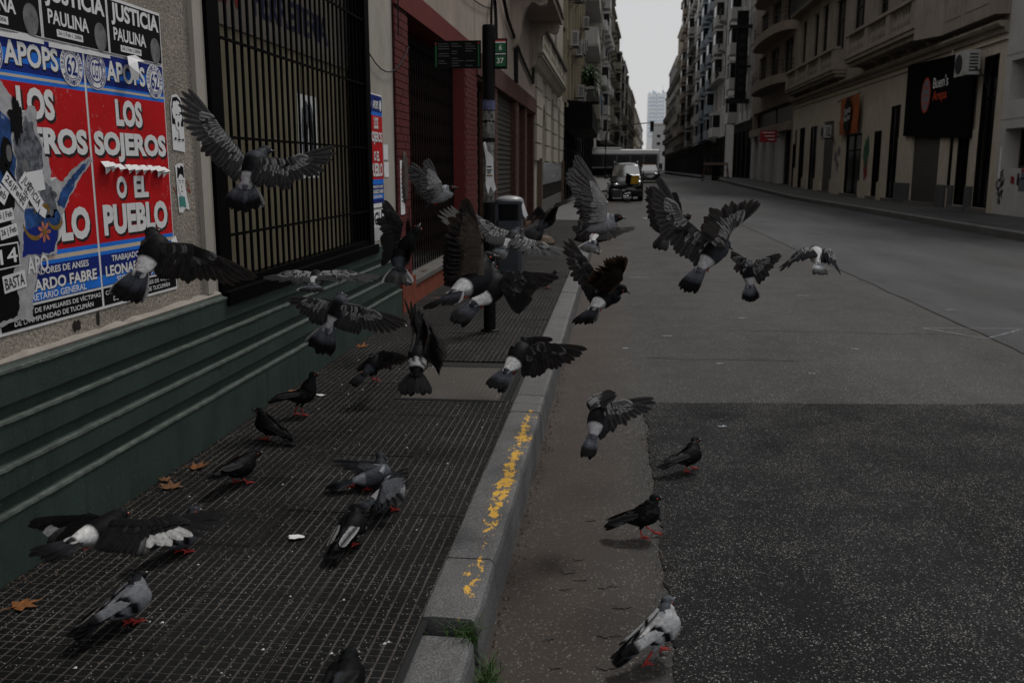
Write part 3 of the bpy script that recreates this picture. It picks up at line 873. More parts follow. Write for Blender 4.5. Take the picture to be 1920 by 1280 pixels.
for k in range(7):
    a = k*math.tau/7
    sheet('printed_petal', M_flow, CO, 0, 0, 0, 0, .0128+.0001*k, pts=[(3.325+.026*math.cos(a)+.016*math.cos(t_)*math.cos(a)-.008*math.sin(t_)*math.sin(a), 1.41+.026*math.sin(a)+.016*math.cos(t_)*math.sin(a)+.008*math.sin(t_)*math.cos(a)) for t_ in [q*math.tau/9 for q in range(9)]])
disc(CO, M_gold, 3.325, 1.41, .012, .0138, 'flower_heart')
def slip(yc, zc, w_, h_, ang, off, body=None, mat=None, tm=None):
    ca, sa = math.cos(R(ang)), math.sin(R(ang))
    f2 = lambda u, v: (yc + (u*w_)*ca - (v*h_)*sa, zc + (u*w_)*sa + (v*h_)*ca)
    o = sheet('paper_slip', mat or M_paper, CO, 0, 0, 0, 0, off, pts=[f2(-.5, -.5), f2(.5, -.5), f2(.5, .5), f2(-.5, .5)])
    if body:
        letters('lettering', body, tm or M_ink, CO, lambda u, v: (WX+off+.0008, *f2((u-.5)*.86, (v-.5)*.68)), .01)
slip(3.075, 1.575, .115, .055, -38, .0135, '26|Feb')
slip(3.165, 1.575, .13, .05, -44, .0137, '26|Feb')
slip(3.235, 1.555, .12, .05, 48, .0139, '26|Feb')
slip(3.265, 1.56, .15, .06, -50, .0141, 'JUSTICIA')
slip(3.30, 1.60, .10, .075, 6, .0143)
slip(3.325, 1.485, .04, .035, -30, .0145)
slip(3.10, 1.482, .10, .042, 6, .0130, '26 | Feb')
slip(3.115, 1.425, .10, .042, 8, .0131, '26 | Feb')
slip(3.10, 1.34, .125, .088, 2, .0130)
slip(3.10, 1.34, .115, .078, 2, .0134, '14', M_blk, M_white)
slip(3.12, 1.245, .13, .062, 5, .0136, 'BASTA')
wtxt('APO', M_white, CO, 3.2, 3.33, 1.262, 1.325, .0138, .02)
# figures printed on the torn bill (generic)
sheet('printed_figure', M_blk, CO, 0, 0, 0, 0, .0123, pts=[(3.06, 1.80), (3.08, 1.80), (3.10, 1.70), (3.14, 1.66), (3.19, 1.60), (3.12, 1.62), (3.075, 1.69)])
sheet('printed_figure', M_blk, CO, 0, 0, 0, 0, .0123, pts=rag(3.15, 1.70, .03, .05, 51))
sheet('printed_figure', M_face, CO, 0, 0, 0, 0, .0127, pts=rag(3.16, 1.70, .016, .03, 52, rough_=.1))
sheet('printed_figure', M_blk, CO, 0, 0, 0, 0, .0123, pts=rag(3.22, 1.82, .035, .075, 53, rough_=.6))
sheet('printed_figure', M_face, CO, 0, 0, 0, 0, .0127, pts=rag(3.245, 1.645, .020, .034, 54, rough_=.1))
# curled scraps on the second poster
def curl(pts3, parent, mat=None, name='torn_flap'):
    b = MB(); n = len(pts3)//2
    b.add([(WX+x, y, z) for (x, y, z) in pts3], [(2*i, 2*i+1, 2*i+3, 2*i+2) for i in range(n-1)])
    return b.build(name, mat or M_paper, parent)
curl([(.012, 4.20, 2.125), (.012, 4.12, 2.145), (.03, 4.10, 2.115), (.02, 4.03, 2.13), (.05, 4.07, 2.06), (.045, 3.99, 2.09), (.045, 4.07, 2.03), (.04, 4.02, 2.03)], P2)
for k in range(9):
    y = 3.76 + k*.065 + random.uniform(-.01, .01); z = 1.665 - .004*k + random.uniform(-.008, .008)
    s_ = random.uniform(.7, 1.3)
    curl([(.008, y, z+.012), (.009, y+.05*s_, z+.014), (.03, y-.005, z-.012), (.035, y+.058*s_, z-.006), (.022, y+.01, z-.035*s_), (.02, y+.045*s_, z-.02*s_)], P2, M_white)
curl([(.006, 4.35, 1.30), (.006, 4.40, 1.32), (.02, 4.36, 1.24), (.02, 4.43, 1.22), (.01, 4.36, 1.18), (.012, 4.44, 1.19)], P2)

# two drawn stickers beside the posters
st = sheet('paper_sticker', M_paper, None, 0, 0, 0, 0, .004, pts=[(4.44, 1.735), (4.57, 1.725), (4.575, 1.93), (4.55, 1.985), (4.51, 2.005), (4.46, 1.995), (4.44, 1.95)], label='small black and white sticker of a drawn shouting face on plaster', cat='sticker', at=(WX+.004, 4.5, 1.73))
sheet('dark_ground', M_blk, st, 0, 0, 0, 0, .005, pts=[(4.447, 1.86), (4.568, 1.85), (4.566, 1.93), (4.545, 1.975), (4.51, 1.993), (4.465, 1.985), (4.449, 1.94)])
sheet('drawn_hair', M_white, st, 0, 0, 0, 0, .0056, pts=rag(4.508, 1.915, .048, .055, 61, rough_=.3))
sheet('drawn_face', M_paper, st, 0, 0, 0, 0, .0062, pts=rag(4.508, 1.885, .032, .055, 62, rough_=.05))
for (yc, zc, a, b_) in [(4.495, 1.905, .008, .004), (4.523, 1.905, .008, .004), (4.51, 1.86, .009, .013), (4.47, 1.79, .012, .006), (4.55, 1.785, .012, .006), (4.51, 1.80, .003, .03), (4.51, 1.785, .025, .003)]:
    sheet('ink_mark', M_ink, st, 0, 0, 0, 0, .0068, pts=rag(yc, zc, a, b_, yc*7, 10, .2))
st = sheet('paper_sticker', M_paper, None, 0, 0, 0, 0, .004, pts=[(4.45, 1.66), (4.50, 1.672), (4.54, 1.668), (4.545, 1.56), (4.56, 1.5), (4.58, 1.44), (4.53, 1.445), (4.50, 1.425), (4.46, 1.43), (4.455, 1.52)], label='torn sticker of a drawn face with teal collar below the other sticker', cat='sticker', at=(WX+.004, 4.5, 1.43))
sheet('drawn_hair', M_blk, st, 0, 0, 0, 0, .005, pts=[(4.462, 1.60), (4.47, 1.655), (4.49, 1.645), (4.51, 1.66), (4.535, 1.65), (4.538, 1.60)])
sheet('drawn_face', M_white, st, 0, 0, 0, 0, .0056, pts=rag(4.50, 1.565, .034, .052, 71, rough_=.05))
sheet('drawn_collar', plain('teal_ink', (.04, .22, .20), .7), st, 0, 0, 0, 0, .0058, pts=[(4.468, 1.51), (4.53, 1.505), (4.54, 1.45), (4.50, 1.46), (4.47, 1.455)])
for (yc, zc, a, b_) in [(4.487, 1.585, .009, .003), (4.517, 1.585, .009, .003), (4.487, 1.575, .005, .003), (4.517, 1.575, .005, .003), (4.502, 1.555, .002, .012), (4.502, 1.533, .010, .003)]:
    sheet('ink_mark', M_ink, st, 0, 0, 0, 0, .0064, pts=rag(yc, zc, a, b_, yc*5, 9, .2))
M_spray = surf('faded_red_spray', (.30, .05, .035), .4, 30, .9)
for (y0, z0, y1, z1) in [(4.565, 1.59, 4.60, 1.55), (4.565, 1.55, 4.61, 1.53), (4.42, 1.56, 4.45, 1.53)]:
    sheet('spray_mark', M_spray, A, 0, 0, 0, 0, .0015, pts=[(y0, z0), (y1, z1), (y1, z1-.012), (y0, z0-.010)])
M_soot = surf('black_soot', (.02, .018, .016), .4, 20, .95)
for (yc, zc, a, b_) in [(3.50, 1.02, .035, .022), (3.66, 1.025, .014, .03)]:
    sheet('soot_mark', M_soot, A, 0, 0, 0, 0, .0022, pts=rag(yc, zc, a, b_, yc))

# poster behind the bars, narrow posters on the pier
wp = MB().add([(WX-.146, 6.74, 1.57), (WX-.146, 7.18, 1.57), (WX-.146, 7.18, 2.18), (WX-.146, 6.74, 2.18)], [(0, 1, 2, 3)]).build('paper_bill', M_paper, None, 'grey bill with a dark oval figure pasted behind the window bars', 'poster', at=(WX-.146, 6.96, 1.57))
for (yc, zc, a, b_, mm, e) in [(7.08, 1.87, .15, .27, M_print, .001), (7.08, 1.87, .11, .22, M_blk, .002), (7.09, 2.02, .055, .07, M_print, .003), (7.10, 1.83, .035, .13, M_paper, .0035), (7.14, 1.78, .02, .1, M_print, .004)]:
    b = MB(); b.add([(WX-.146+e, y-.12, z) for y, z in rag(yc, zc, a, b_, yc+a, rough_=.15)], [tuple(range(64))]); b.build('printed_figure', mm, wp)
NP_ = sheet('narrow_poster', M_paper, None, 8.185, 8.66, 1.29, 2.30, .004, label='narrow red and blue poster on the pier between window and brick doorway', cat='poster', at=(WX+.004, 8.42, 1.29))
q = lambda z: 1.29 + (z - 1.058) * 1.01/1.107
for (m_, a, b_) in [(M_navy, 1.10, 1.285), (M_azure, 1.285, 1.335), (M_red, 1.335, 1.955), (M_azure, 1.955, 1.99), (M_navy, 1.99, 2.15)]:
    sheet('printed_band', m_, NP_, 8.19, 8.652, q(a), q(b_), .0052)
sheet('printed_band', M_azure, NP_, 8.19, 8.652, q(1.14), q(1.19), .006)
for (s_, a, b_, c, d) in [('APOPS', .13, .33, 2.02, 2.10), ('LOS', .16, .31, 1.826, 1.942), ('SOJEROS', .02, .44, 1.672, 1.8), ('O EL', .13, .33, 1.515, 1.612), ('PUEBLO', .03, .43, 1.362, 1.495), ('TRABAJADORES DE ANSES', .05, .42, 1.243, 1.277), ('LEONARDO FABRE', .02, .44, 1.195, 1.236), ('SECRETARIO GENERAL', .07, .40, 1.15, 1.18)]:
    wtxt(s_, M_white, NP_, 8.185+a, 8.185+b_, q(c), q(d), .007, .03, .006 if d > 1.3 else None)
disc(NP_, M_white, 8.23, q(2.06), .05, .0065, 'seal', .7); disc(NP_, M_white, 8.59, q(2.06), .05, .0065, 'seal', .7)
gb = sheet('pasted_bill', M_paper, None, 8.19, 8.70, .99, 1.27, .004, label='smeared black and white bill under the narrow poster on the pier', cat='poster', at=(WX+.004, 8.45, .99))
for k in range(12):
    y = 8.22 + k*.04
    sheet('ink_stroke', M_ink, gb, 0, 0, 0, 0, .0052, pts=[(y, .99), (y+.014, .99), (y+.012+.02*mnoise.noise((k, 0, 0)), 1.10), (y+.02*mnoise.noise((k, 1, 0)), 1.12)])
wtxt('IGLE', M_ink, gb, 8.24, 8.62, 1.13, 1.25, .0054, .03)
for (y0, y1, z0, z1) in [(8.68, 8.86, 1.72, 1.86), (8.69, 8.88, 1.56, 1.70)]:
    nb = sheet('paper_notice', M_paper, None, y0, y1, z0, z1, .003, label='small blank paper notice %s on the pier beside the narrow poster' % ('higher' if z0 > 1.7 else 'lower'), cat='notice', at=(WX+.003, (y0+y1)/2, z0))
nb = MB().box(WX+.026, WX+.029, 9.25, 9.43, 1.18, 1.72).build('paper_notice', M_paper, None, 'tall white paper notice taped to the red bricks', 'notice', at=(WX+.026, 9.34, 1.18))
for k in range(8):
    box('printed_line', M_ink if k > 2 else M_red, nb, WX+.029, WX+.0296, 9.28, 9.40 - .03*(k % 3), 1.62 - k*.045, 1.635 - k*.045)

# ------------------------------------------------------------------ facade kit
M_glass = surf('dark_glass', (.004, .0045, .0055), .3, 2, .2, .25)
M_glass2 = surf('grey_glass', (.045, .055, .065), .3, 1, .15, .6)
M_wood = surf('dark_door', (.004, .0035, .003), .3, 6, .6, .06)
M_frame = surf('window_frame_dark', (.03, .028, .026), .3, 5, .6)
M_framew = surf('window_frame_pale', (.33, .32, .30), .2, 5, .7)
M_blind = surf('closed_blind', (.17, .15, .13), .25, 3, .7)
M_shut = surf('roller_shutter_steel', (.055, .05, .047), .25, 4, .45, .4, metal=.2)
M_rail = surf('railing_iron', (.014, .014, .015), .2, 6, .5)

def TF(x0, sgn):
    f = lambda p: (x0 + sgn * p[0], p[1], p[2]); f.ang = 0 if sgn > 0 else math.pi
    return f
def TFB(ox, oy, b, sgn=1):
    s_, c_ = math.sin(b), math.cos(b)
    f = lambda p: (ox + sgn*p[0]*c_ + p[1]*s_, oy - sgn*p[0]*s_ + p[1]*c_, p[2]); f.ang = -b + (0 if sgn > 0 else math.pi)
    return f
LT, RT = TF(WX, 1), TF(RX, -1)

def tfbuild(tf, parts, name, mat, parent, **k):
    b = MB(); b.tf = tf
    for p in parts: b.box(*p)
    return b.build(name, mat, parent, **k)

def wall_with_holes(root, tf, u0, u1, z0, z1, holes, depth, mat, name='wall', o=0.0):
    us = sorted({u0, u1, *[h[0] for h in holes], *[h[1] for h in holes]})
    zs = sorted({z0, z1, *[h[2] for h in holes], *[h[3] for h in holes]})
    us = [u for u in us if u0 <= u <= u1]; zs = [z for z in zs if z0 <= z <= z1]
    b = MB(); b.tf = tf
    for i in range(len(us)-1):
        for j in range(len(zs)-1):
            cu, cz = (us[i]+us[i+1])/2, (zs[j]+zs[j+1])/2
            if any(h[0] < cu < h[1] and h[2] < cz < h[3] for h in holes): continue
            b.add([(o, us[i], zs[j]), (o, us[i+1], zs[j]), (o, us[i+1], zs[j+1]), (o, us[i], zs[j+1])], [(0, 1, 2, 3)])
    for h in holes:
        a, c, d, e = h[:4]; q = o - depth
        b.add([(o, a, d), (q, a, d), (q, a, e), (o, a, e)], [(0, 1, 2, 3)])
        b.add([(o, c, d), (q, c, d), (q, c, e), (o, c, e)], [(0, 1, 2, 3)])
        b.add([(o, a, d), (q, a, d), (q, c, d), (o, c, d)], [(0, 1, 2, 3)])
        b.add([(o, a, e), (q, a, e), (q, c, e), (o, c, e)], [(0, 1, 2, 3)])
    return b.build(name, mat, root)

_wm = {}
def window_meshes(wd, ht, fm, pm, style):
    k = (round(wd, 2), round(ht, 2), fm.name, pm.name, style)
    if k in _wm: return _wm[k]
    f = MB(); t = min(.07, wd*.09)
    f.box(-.03, .03, -wd/2, -wd/2+t, 0, ht); f.box(-.03, .03, wd/2-t, wd/2, 0, ht)
    f.box(-.03, .03, -wd/2+t, wd/2-t, ht-t, ht); f.box(-.03, .03, -wd/2+t, wd/2-t, 0, t)
    f.box(-.025, .025, -t*.4, t*.4, t, ht-t)
    if style == 'tall': f.box(-.025, .025, -wd/2+t, wd/2-t, ht*.72, ht*.72+t*.8)
    if style == 'blind':
        for q in range(int(ht*.6/.12)): f.box(-.02, .028, -wd/2+t, wd/2-t, ht-t-.12*(q+1)+.015, ht-t-.12*q)
    p = MB(); p.box(-.05, -.035, -wd/2+.01, wd/2-.01, .01, ht-.01)
    _wm[k] = (f.mesh('window', fm), p.mesh('pane', pm))
    return _wm[k]

def place_window(root, tf, a, c, d, e, depth, fm=None, pm=None, style='tall', o=0.0):
    f, p = window_meshes(c-a, e-d, fm or M_frame, pm or M_glass, style)
    loc = tf((o-depth+.04, (a+c)/2, d))
    w_ = put('window', f, root, loc, (0, 0, tf.ang))
    pp = put('pane', p, w_, loc)
    return w_

def roller(root, tf, a, c, d, e, depth, mat=None, name='roller_shutter', o=0.0):
    b = MB(); b.tf = tf; n = int((e-d)/.095); q = o-depth
    for i in range(n):
        z0 = d+(e-d)*i/n; z1 = d+(e-d)*(i+1)/n
        b.add([(q, a, z0), (q, c, z0), (q+.028, c, z0+.02), (q+.028, a, z0+.02), (q+.012, c, z1), (q+.012, a, z1)], [(0, 1, 2, 3), (3, 2, 4, 5)])
    return b.build(name, mat or M_shut, root)

def core(root, tf, u0, u1, z1, depth, mat, back=9.0, z0=-.1):
    return tfbuild(tf, [(-back, -depth-.03, u0+.01, u1-.01, z0, z1-.02)], 'building_core', mat, root)

_rm = {}
def railing(root, tf, u0, u1, z, out, h=.95, gap=.12, parent=None):
    b = MB(); b.tf = tf
    b.box(out-.02, out+.02, u0, u1, z+h-.04, z+h); b.box(out-.012, out+.012, u0, u1, z+.06, z+.09)
    for e in (u0+.015, u1-.015): b.box(0, out, e-.012, e+.012, z+h-.035, z+h-.005)
    n = max(2, int((u1-u0)/gap))
    for i in range(n+1):
        u = u0+.01+(u1-u0-.02)*i/n; b.box(out-.008, out+.008, u-.008, u+.008, z+.02, z+h-.04)
    for e in (u0+.015, u1-.015):
        k = max(2, int(out/gap))
        for i in range(k): b.box(out*i/k, out*i/k+.014, e-.008, e+.008, z+.02, z+h-.035)
    return b.build('railing', M_rail, parent or root)

def balcony(root, tf, u0, u1, z, out, mat, kind='iron', h=1.0, brackets=True):
    b = MB(); b.tf = tf
    b.box(0, out, u0, u1, z-.16, z); b.box(.0, out+.04, u0-.04, u1+.04, z-.05, z-.02)
    if brackets:
        for u in (u0+.15, u1-.3):
            b.prism([(0, z-.16), (out*.75, z-.16), (out*.7, z-.24), (out*.25, z-.34), (0, z-.6)], u, u+.15, 'y')
    if kind == 'solid':
        b.box(out-.1, out, u0, u1, z, z+h); b.box(.0, out-.1, u0, u0+.1, z, z+h); b.box(0, out-.1, u1-.1, u1, z, z+h)
    o = b.build('balcony', mat, root)
    if kind == 'iron': railing(root, tf, u0+.02, u1-.02, z, out-.05, h, parent=o)
    return o

def cornice(root, tf, u0, u1, z, mat, out=.3, h=.4, name='cornice'):
    b = MB(); b.tf = tf
    b.prism([(0, z), (0, z-h), (out*.3, z-h*.95), (out*.4, z-h*.55), (out*.8, z-h*.45), (out, z-h*.2), (out, z)], u0, u1, 'y')
    return b.build(name, mat, root)

_ac = None
M_acw = surf('air_conditioner_casing', (.36, .36, .35), .15, 6, .5, .4)
M_acd = surf('air_conditioner_grille', (.02, .02, .022), .3, 9, .6)
def ac_unit(tf, out, u, z, label, group=None, s=1.0):
    """outdoor unit: casing, round fan grille, side vents, bracket; its fan looks to the street"""
    global _ac
    if _ac is None:
        c = MB(); c.box(0, .30, -.42, .42, 0, .58); c.box(.30, .312, .16, .40, .05, .53); cm = c.mesh('air_conditioner', M_acw)
        f = MB(); f.lathe([(.001, 0), (.22, 0), (.235, .012), (.22, .02), (.001, .02)], (.301, -.13, .29), 20, 'x'); fm = f.mesh('fan_grille', M_acd)
        v = MB()
        for q in range(6): v.box(.05, .25, -.428, -.42, .08+q*.075, .115+q*.075); v.box(.05, .25, .42, .428, .08+q*.075, .115+q*.075)
        vm = v.mesh('side_vent', M_acd)
        k = MB(); k.box(-.3, .3, -.32, -.29, -.035, -.002); k.box(-.3, .3, .29, .32, -.035, -.002); k.box(-.3, -.27, -.32, -.29, -.3, -.035); k.box(-.3, -.27, .29, .32, -.3, -.035)
        km = k.mesh('bracket', M_rail)
        p = MB(); p.tube([(.1, .42, .15), (.05, .5, .1), (-.1, .52, -.1), (-.25, .5, -.5), (-.28, .5, -1.1)], .015, 6); pm = p.mesh('pipe', M_acd)
        _ac = (cm, fm, vm, km, pm)
    loc = tf((out, u, z))
    r = bpy.data.objects.new('air_conditioner', _ac[0]); COL.objects.link(r)
    r.location = loc; r.rotation_euler = (0, 0, tf.ang); r.scale = (s, s, s); ORG[r.name] = Vector(loc)
    for nm, me in zip(('fan_grille', 'side_vent', 'bracket', 'pipe'), _ac[1:]): put(nm, me, r, loc)
    return props(r, label, 'air conditioner', group)

M_cream = surf('cream_render', (.36, .335, .28), .18, 1.2, .85, .2, bump=.15, streak=.6, streak_col=(.08, .07, .055))
M_beige = surf('warm_beige_render', (.47, .415, .34), .2, 1.1, .85, .2, bump=.15, streak=.9, streak_col=(.09, .075, .06), fleck=.5, fleck_col=(.12, .10, .08), fscale=9)
M_grey = surf('grey_render', (.33, .32, .31), .2, 1.2, .85, .2, bump=.15, streak=.6, streak_col=(.05, .048, .045))
M_greyw = surf('pale_grey_render', (.43, .42, .41), .18, 1.1, .85, .2, bump=.12, streak=.4, streak_col=(.09, .085, .08))
M_yell = surf('yellow_render', (.30, .265, .19), .2, 1.1, .85, .2, streak=.6, streak_col=(.07, .055, .035))
M_blue = surf('blue_grey_render', (.30, .335, .38), .2, 1.1, .8, .2, streak=.6, streak_col=(.05, .055, .06))
M_brown = surf('brown_render', (.24, .20, .165), .25, 1.1, .85, .2, streak=.6, streak_col=(.03, .024, .02))
M_dark = surf('dark_shopfront', (.006, .0057, .0055), .4, 2, .6, .08)
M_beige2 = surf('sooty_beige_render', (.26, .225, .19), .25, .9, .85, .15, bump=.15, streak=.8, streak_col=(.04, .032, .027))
M_lgrey = surf('light_grey_concrete', (.50, .49, .48), .15, 1.1, .85, .15, streak=.5, streak_col=(.2, .19, .18))
M_white2 = surf('white_render', (.42, .42, .42), .15, 1.1, .8, .2, streak=.4, streak_col=(.2, .2, .2))
M_granite_d = granite('dark_granite_base', (.055, .057, .062))

def gen_building(name, label, tf, u0, u1, H, mat, fh=3.1, bays=3, ww=1.1, wh=1.9, g=4.3, balc='mixed', depth=.07, zb=0.0, style='tall', seed=0, fm=None, shop='dark', trim=None, gmat=None, bayw=None):
    """street facade in storeys: shop openings below, window bays, balconies, string courses, parapet"""
    rg = random.Random(seed); trim = trim or mat
    root = thing(name, tf((0, (u0+u1)/2, zb)), label, 'building')
    holes = []; wins = []
    bw_ = (u1-u0)/bays
    for i in range(bays):
        a = u0+bw_*i+bw_*.12; c = u0+bw_*(i+1)-bw_*.12
        holes.append((a, c, zb+.2, zb+g-1.0)); 
    nfl = int((H-g-.6)/fh)
    for f in range(nfl):
        z = zb+g+fh*f
        for i in range(bays):
            uc = u0+bw_*(i+.5)
            lo = z+(.05 if balc != 'none' else .75); hi = z+.05+wh+.35 if balc != 'none' else z+.75+wh*.8
            hh = (uc-ww/2, uc+ww/2, lo, min(hi, z+fh-.3)); holes.append(hh); wins.append((f, i, hh))
    if gmat:
        wall_with_holes(root, tf, u0, u1, zb-.2, zb+g-.25, holes[:bays], depth, gmat, 'shopfront_wall')
        wall_with_holes(root, tf, u0, u1, zb+g-.25, zb+H, holes[bays:], depth, mat)
    else: wall_with_holes(root, tf, u0, u1, zb-.2, zb+H, holes, depth, mat)
    core(root, tf, u0, u1, zb+H, depth, mat)
    for k, h in enumerate(holes[:bays]):
        r_ = rg.random()
        if shop == 'mix' and r_ < .5: roller(root, tf, *h[:4], depth-.02)
        else: place_window(root, tf, *h[:4], depth, M_dark, M_glass, 'tall')
    for f, i, h in wins:
        place_window(root, tf, *h[:4], depth, fm or (M_frame if rg.random() < .7 else M_framew), M_glass if rg.random() < .75 else M_blind, style if rg.random() < .6 else 'blind')
    for f in range(nfl+1):
        z = zb+g+fh*f
        tfbuild(tf, [(0, .07 if f else .2, u0, u1, z-.22, z-.06)], 'string_course', trim, root)
    if balc != 'none':
        for f in range(nfl):
            z = zb+g+fh*f
            mode = balc
            if balc == 'mixed': mode = rg.choice(['iron', 'iron', 'solid', 'long', 'skip'])
            if mode == 'long': balcony(root, tf, u0+.4, u1-.4, z, .9, trim, 'iron')
            elif mode == 'solidlong': balcony(root, tf, u0+.3, u1-.3, z, .95, trim, 'solid', brackets=False)
            elif mode in ('iron', 'solid'):
                for i in range(bays):
                    uc = u0+bw_*(i+.5)
                    if rg.random() < .9: balcony(root, tf, uc-ww*.95, uc+ww*.95, z, .85, trim, mode)
    for i in range(bays+1):       # ribs between the window bays
        u = min(max(u0+bw_*i, u0+.12), u1-.12)
        tfbuild(tf, [(0, .16, u-.12, u+.12, zb+g-.2, zb+H-.55)], 'pilaster', trim, root)
    if bayw:                      # a stack of projecting bay windows
        for i in bayw:
            a = u0+bw_*(i+.12); c = u0+bw_*(i+.88)
            for f in range(nfl):
                z = zb+g+fh*f
                if rg.random() < .12: continue
                bb = MB(); bb.tf = tf; bb.box(0, 1.0, a, c, z-.1, z+.95); bb.box(0, 1.06, a-.06, c+.06, z+2.35, z+2.6)
                for (o_, u_) in ((.92, a), (.92, c-.14), (0, a), (0, c-.14)): bb.box(o_, o_+.08, u_, u_+.14, z+.95, z+2.35)
                bo_ = bb.build('bay_window', trim, root)
                tfbuild(tf, [(0.02, .95, a+.05, c-.05, z+.95, z+2.35)], 'bay_glazing', M_glass, bo_)
    cornice(root, tf, u0, u1, zb+H, trim, .45, .55)
    tfbuild(tf, [(-.3, 0, u0, u1, zb+H, zb+H+.7)], 'parapet', mat, root)
    return root

# ------------------------------------------------------------------ left side beyond the brick portal
B2 = thing('shop_row', LT((0, 20, ZS)), 'pinkish rendered building with brown brick shopfronts and hanging cables', 'building')
hs = [(14.75, 16.6, .25, 3.0), (17.3, 20.5, .25, 3.05), (21.2, 22.6, .25, 3.05), (23.1, 25.0, .25, 3.0), (23.9, 24.15, 3.8, 4.7)]
M_bbrick = surf('brown_brick', (.075, .036, .026), .35, 12, .8, .2, bump=.3, bscale=60)
wall_with_holes(B2, LT, 14.56, 25.4, .15, 3.45, hs[:4], .35, M_bbrick)
wall_with_holes(B2, LT, 14.56, 25.4, 3.45, 12, hs[4:], .3, M_pink, 'upper_wall')
core(B2, LT, 14.56, 25.4, 12, .4, M_pink)
roller(B2, LT, 17.3, 20.5, .25, 3.05, .12)
for h in (hs[0], hs[2], hs[3]): place_window(B2, LT, *h, .3, M_dark, M_glass, 'tall')
place_window(B2, LT, *hs[4], .25)
tfbuild(LT, [(0, .05, 14.57, 25.4, 3.05, 3.4)], 'fascia', surf('brown_fascia', (.07, .03, .025), .3, 3, .7), B2)
# rows of bricks on the shop jambs, proud of the mortar
jb = MB(); jb.tf = LT
for (a, c) in ((16.62, 17.28), (20.52, 21.18), (22.62, 23.08)):
    for r_ in range(36):
        u = a+(0 if r_ % 2 else .1)
        while u < c-.1:
            jb.box(0, .012, u+.004, min(u+.2, c)-.004, .25+r_*.078, .25+r_*.078+.068); u += .2
j_ = jb.build('jamb_bricks', surf('dull_red_brick', (.095, .045, .034), .4, 8, .7, .3), B2); j_['kind'] = 'stuff'
# balcony on a scrolled bracket high up
sb = MB(); sb.tf = LT
sb.box(0, .78, 19.5, 24.3, 5.15, 5.35); sb.box(0, .84, 19.4, 24.4, 5.29, 5.32)
sb.box(.62, .76, 19.5, 24.3, 5.35, 6.30); sb.box(0, .62, 19.5, 19.65, 5.35, 6.30)
bal = sb.build('balcony', M_pink, B2)
def scroll_bracket(u):
    b = MB(); b.tf = LT
    pr = [(0, 5.15), (.72, 5.15), (.74, 5.02)]
    for k in range(9):
        a = R(20 - k*20); pr.append((.60+.12*math.cos(a), 5.00+.12*math.sin(a)))
    pr += [(.42, 4.96), (.28, 4.82), (.2, 4.60), (.18, 4.35), (.12, 4.15), (0, 4.05)]
    b.prism(pr, u, u+.24, 'y')
    for e in (u-.012, u+.24):
        b.tube([(.60+(.085-.008*k*.9)*math.cos(R(k*40)), e+.006, 5.00+(.085-.008*k*.9)*math.sin(R(k*40))) for k in range(10)], .012, 5)
    b.build('scroll_bracket', M_pink, bal)
scroll_bracket(19.75); scroll_bracket(23.8)

# cream building with rusticated piers and tall arched windows
B3 = thing('cream_building', LT((0, 32, ZS)), 'cream stone building with grooved blocks, narrow arched windows and stepped balcony', 'building')
arch = [(27.6, 28.7, 1.85, 3.5), (31.2, 32.3, 1.85, 3.9), (34.9, 36.0, 1.85, 3.9)]
up = [(27.0, 28.3, 5.5, 8.0), (30.2, 31.5, 5.5, 8.0), (33.4, 34.7, 5.5, 8.0)]
wall_with_holes(B3, LT, 25.4, 38.8, .1, 13, arch+up, .3, M_cream)
core(B3, LT, 25.4, 38.8, 13, .35, M_cream)
for h in arch+up: place_window(B3, LT, *h, .28, M_frame, M_glass, 'tall')
for (a, c, d, e) in arch:
    b = MB(); b.tf = LT
    n = 10; uc = (a+c)/2; r0 = (c-a)/2
    for k in range(n):
        t0, t1 = math.pi*k/n, math.pi*(k+1)/n
        vs = []
        for t_ in (t0, t1):
            for rr in (r0*.98, r0+.16):
                vs.append((.05, uc+rr*math.cos(t_), e-r0+rr*math.sin(t_))); vs.append((-.02, uc+rr*math.cos(t_), e-r0+rr*math.sin(t_)))
        b.add(vs, [(0, 2, 6, 4), (0, 4, 5, 1), (2, 3, 7, 6)])
    # fill above the arch inside the square opening
    for k in range(n):
        t0, t1 = math.pi*k/n, math.pi*(k+1)/n
        b.add([(-.03, uc+r0*math.cos(t0), e-r0+r0*math.sin(t0)), (-.03, uc+r0*math.cos(t1), e-r0+r0*math.sin(t1)), (-.03, uc+r0*math.cos(t1), e+.01), (-.03, uc+r0*math.cos(t0), e+.01)], [(0, 1, 2, 3)])
    b.build('window_arch', M_cream, B3)
blk = {}
for (a, c) in ((25.42, 27.4), (28.95, 31.0), (32.55, 34.7), (36.25, 38.75)):
    for k in range(5):
        key = round(c-a, 2)
        if key not in blk:
            q = MB(); q.box(0, .06, .01, c-a-.01, .02, .46); blk[key] = q.mesh('stone_block', M_cream)
        put('stone_block', blk[key], B3, LT((0, a, 1.82+k*.48)))
balc_b = MB(); balc_b.tf = LT
balc_b.box(0, .30, 24.1, 35.2, 4.38, 4.5); balc_b.box(0, .34, 24.0, 35.3, 4.46, 4.49)
balc_b.prism([(0, 4.38), (.27, 4.38), (.14, 4.2), (0, 4.1)], 24.2, 35.1, 'y')
balc_b.box(.2, .30, 24.1, 35.2, 4.5, 4.62)
balc_b.box(0, .2, 24.1, 24.3, 4.5, 5.08)
for u in (24.1, 26.8, 29.5, 32.2, 34.8): balc_b.box(.19, .31, u, u+.4, 4.62, 5.08)
bo = balc_b.build('balcony', M_cream, B3)
tfbuild(LT, [(.14, .36, 24.0, 35.3, 5.08, 5.17)], 'balcony_coping', surf('sooty_coping', (.05, .047, .042), .3, 4, .8), bo)
bl = MB()
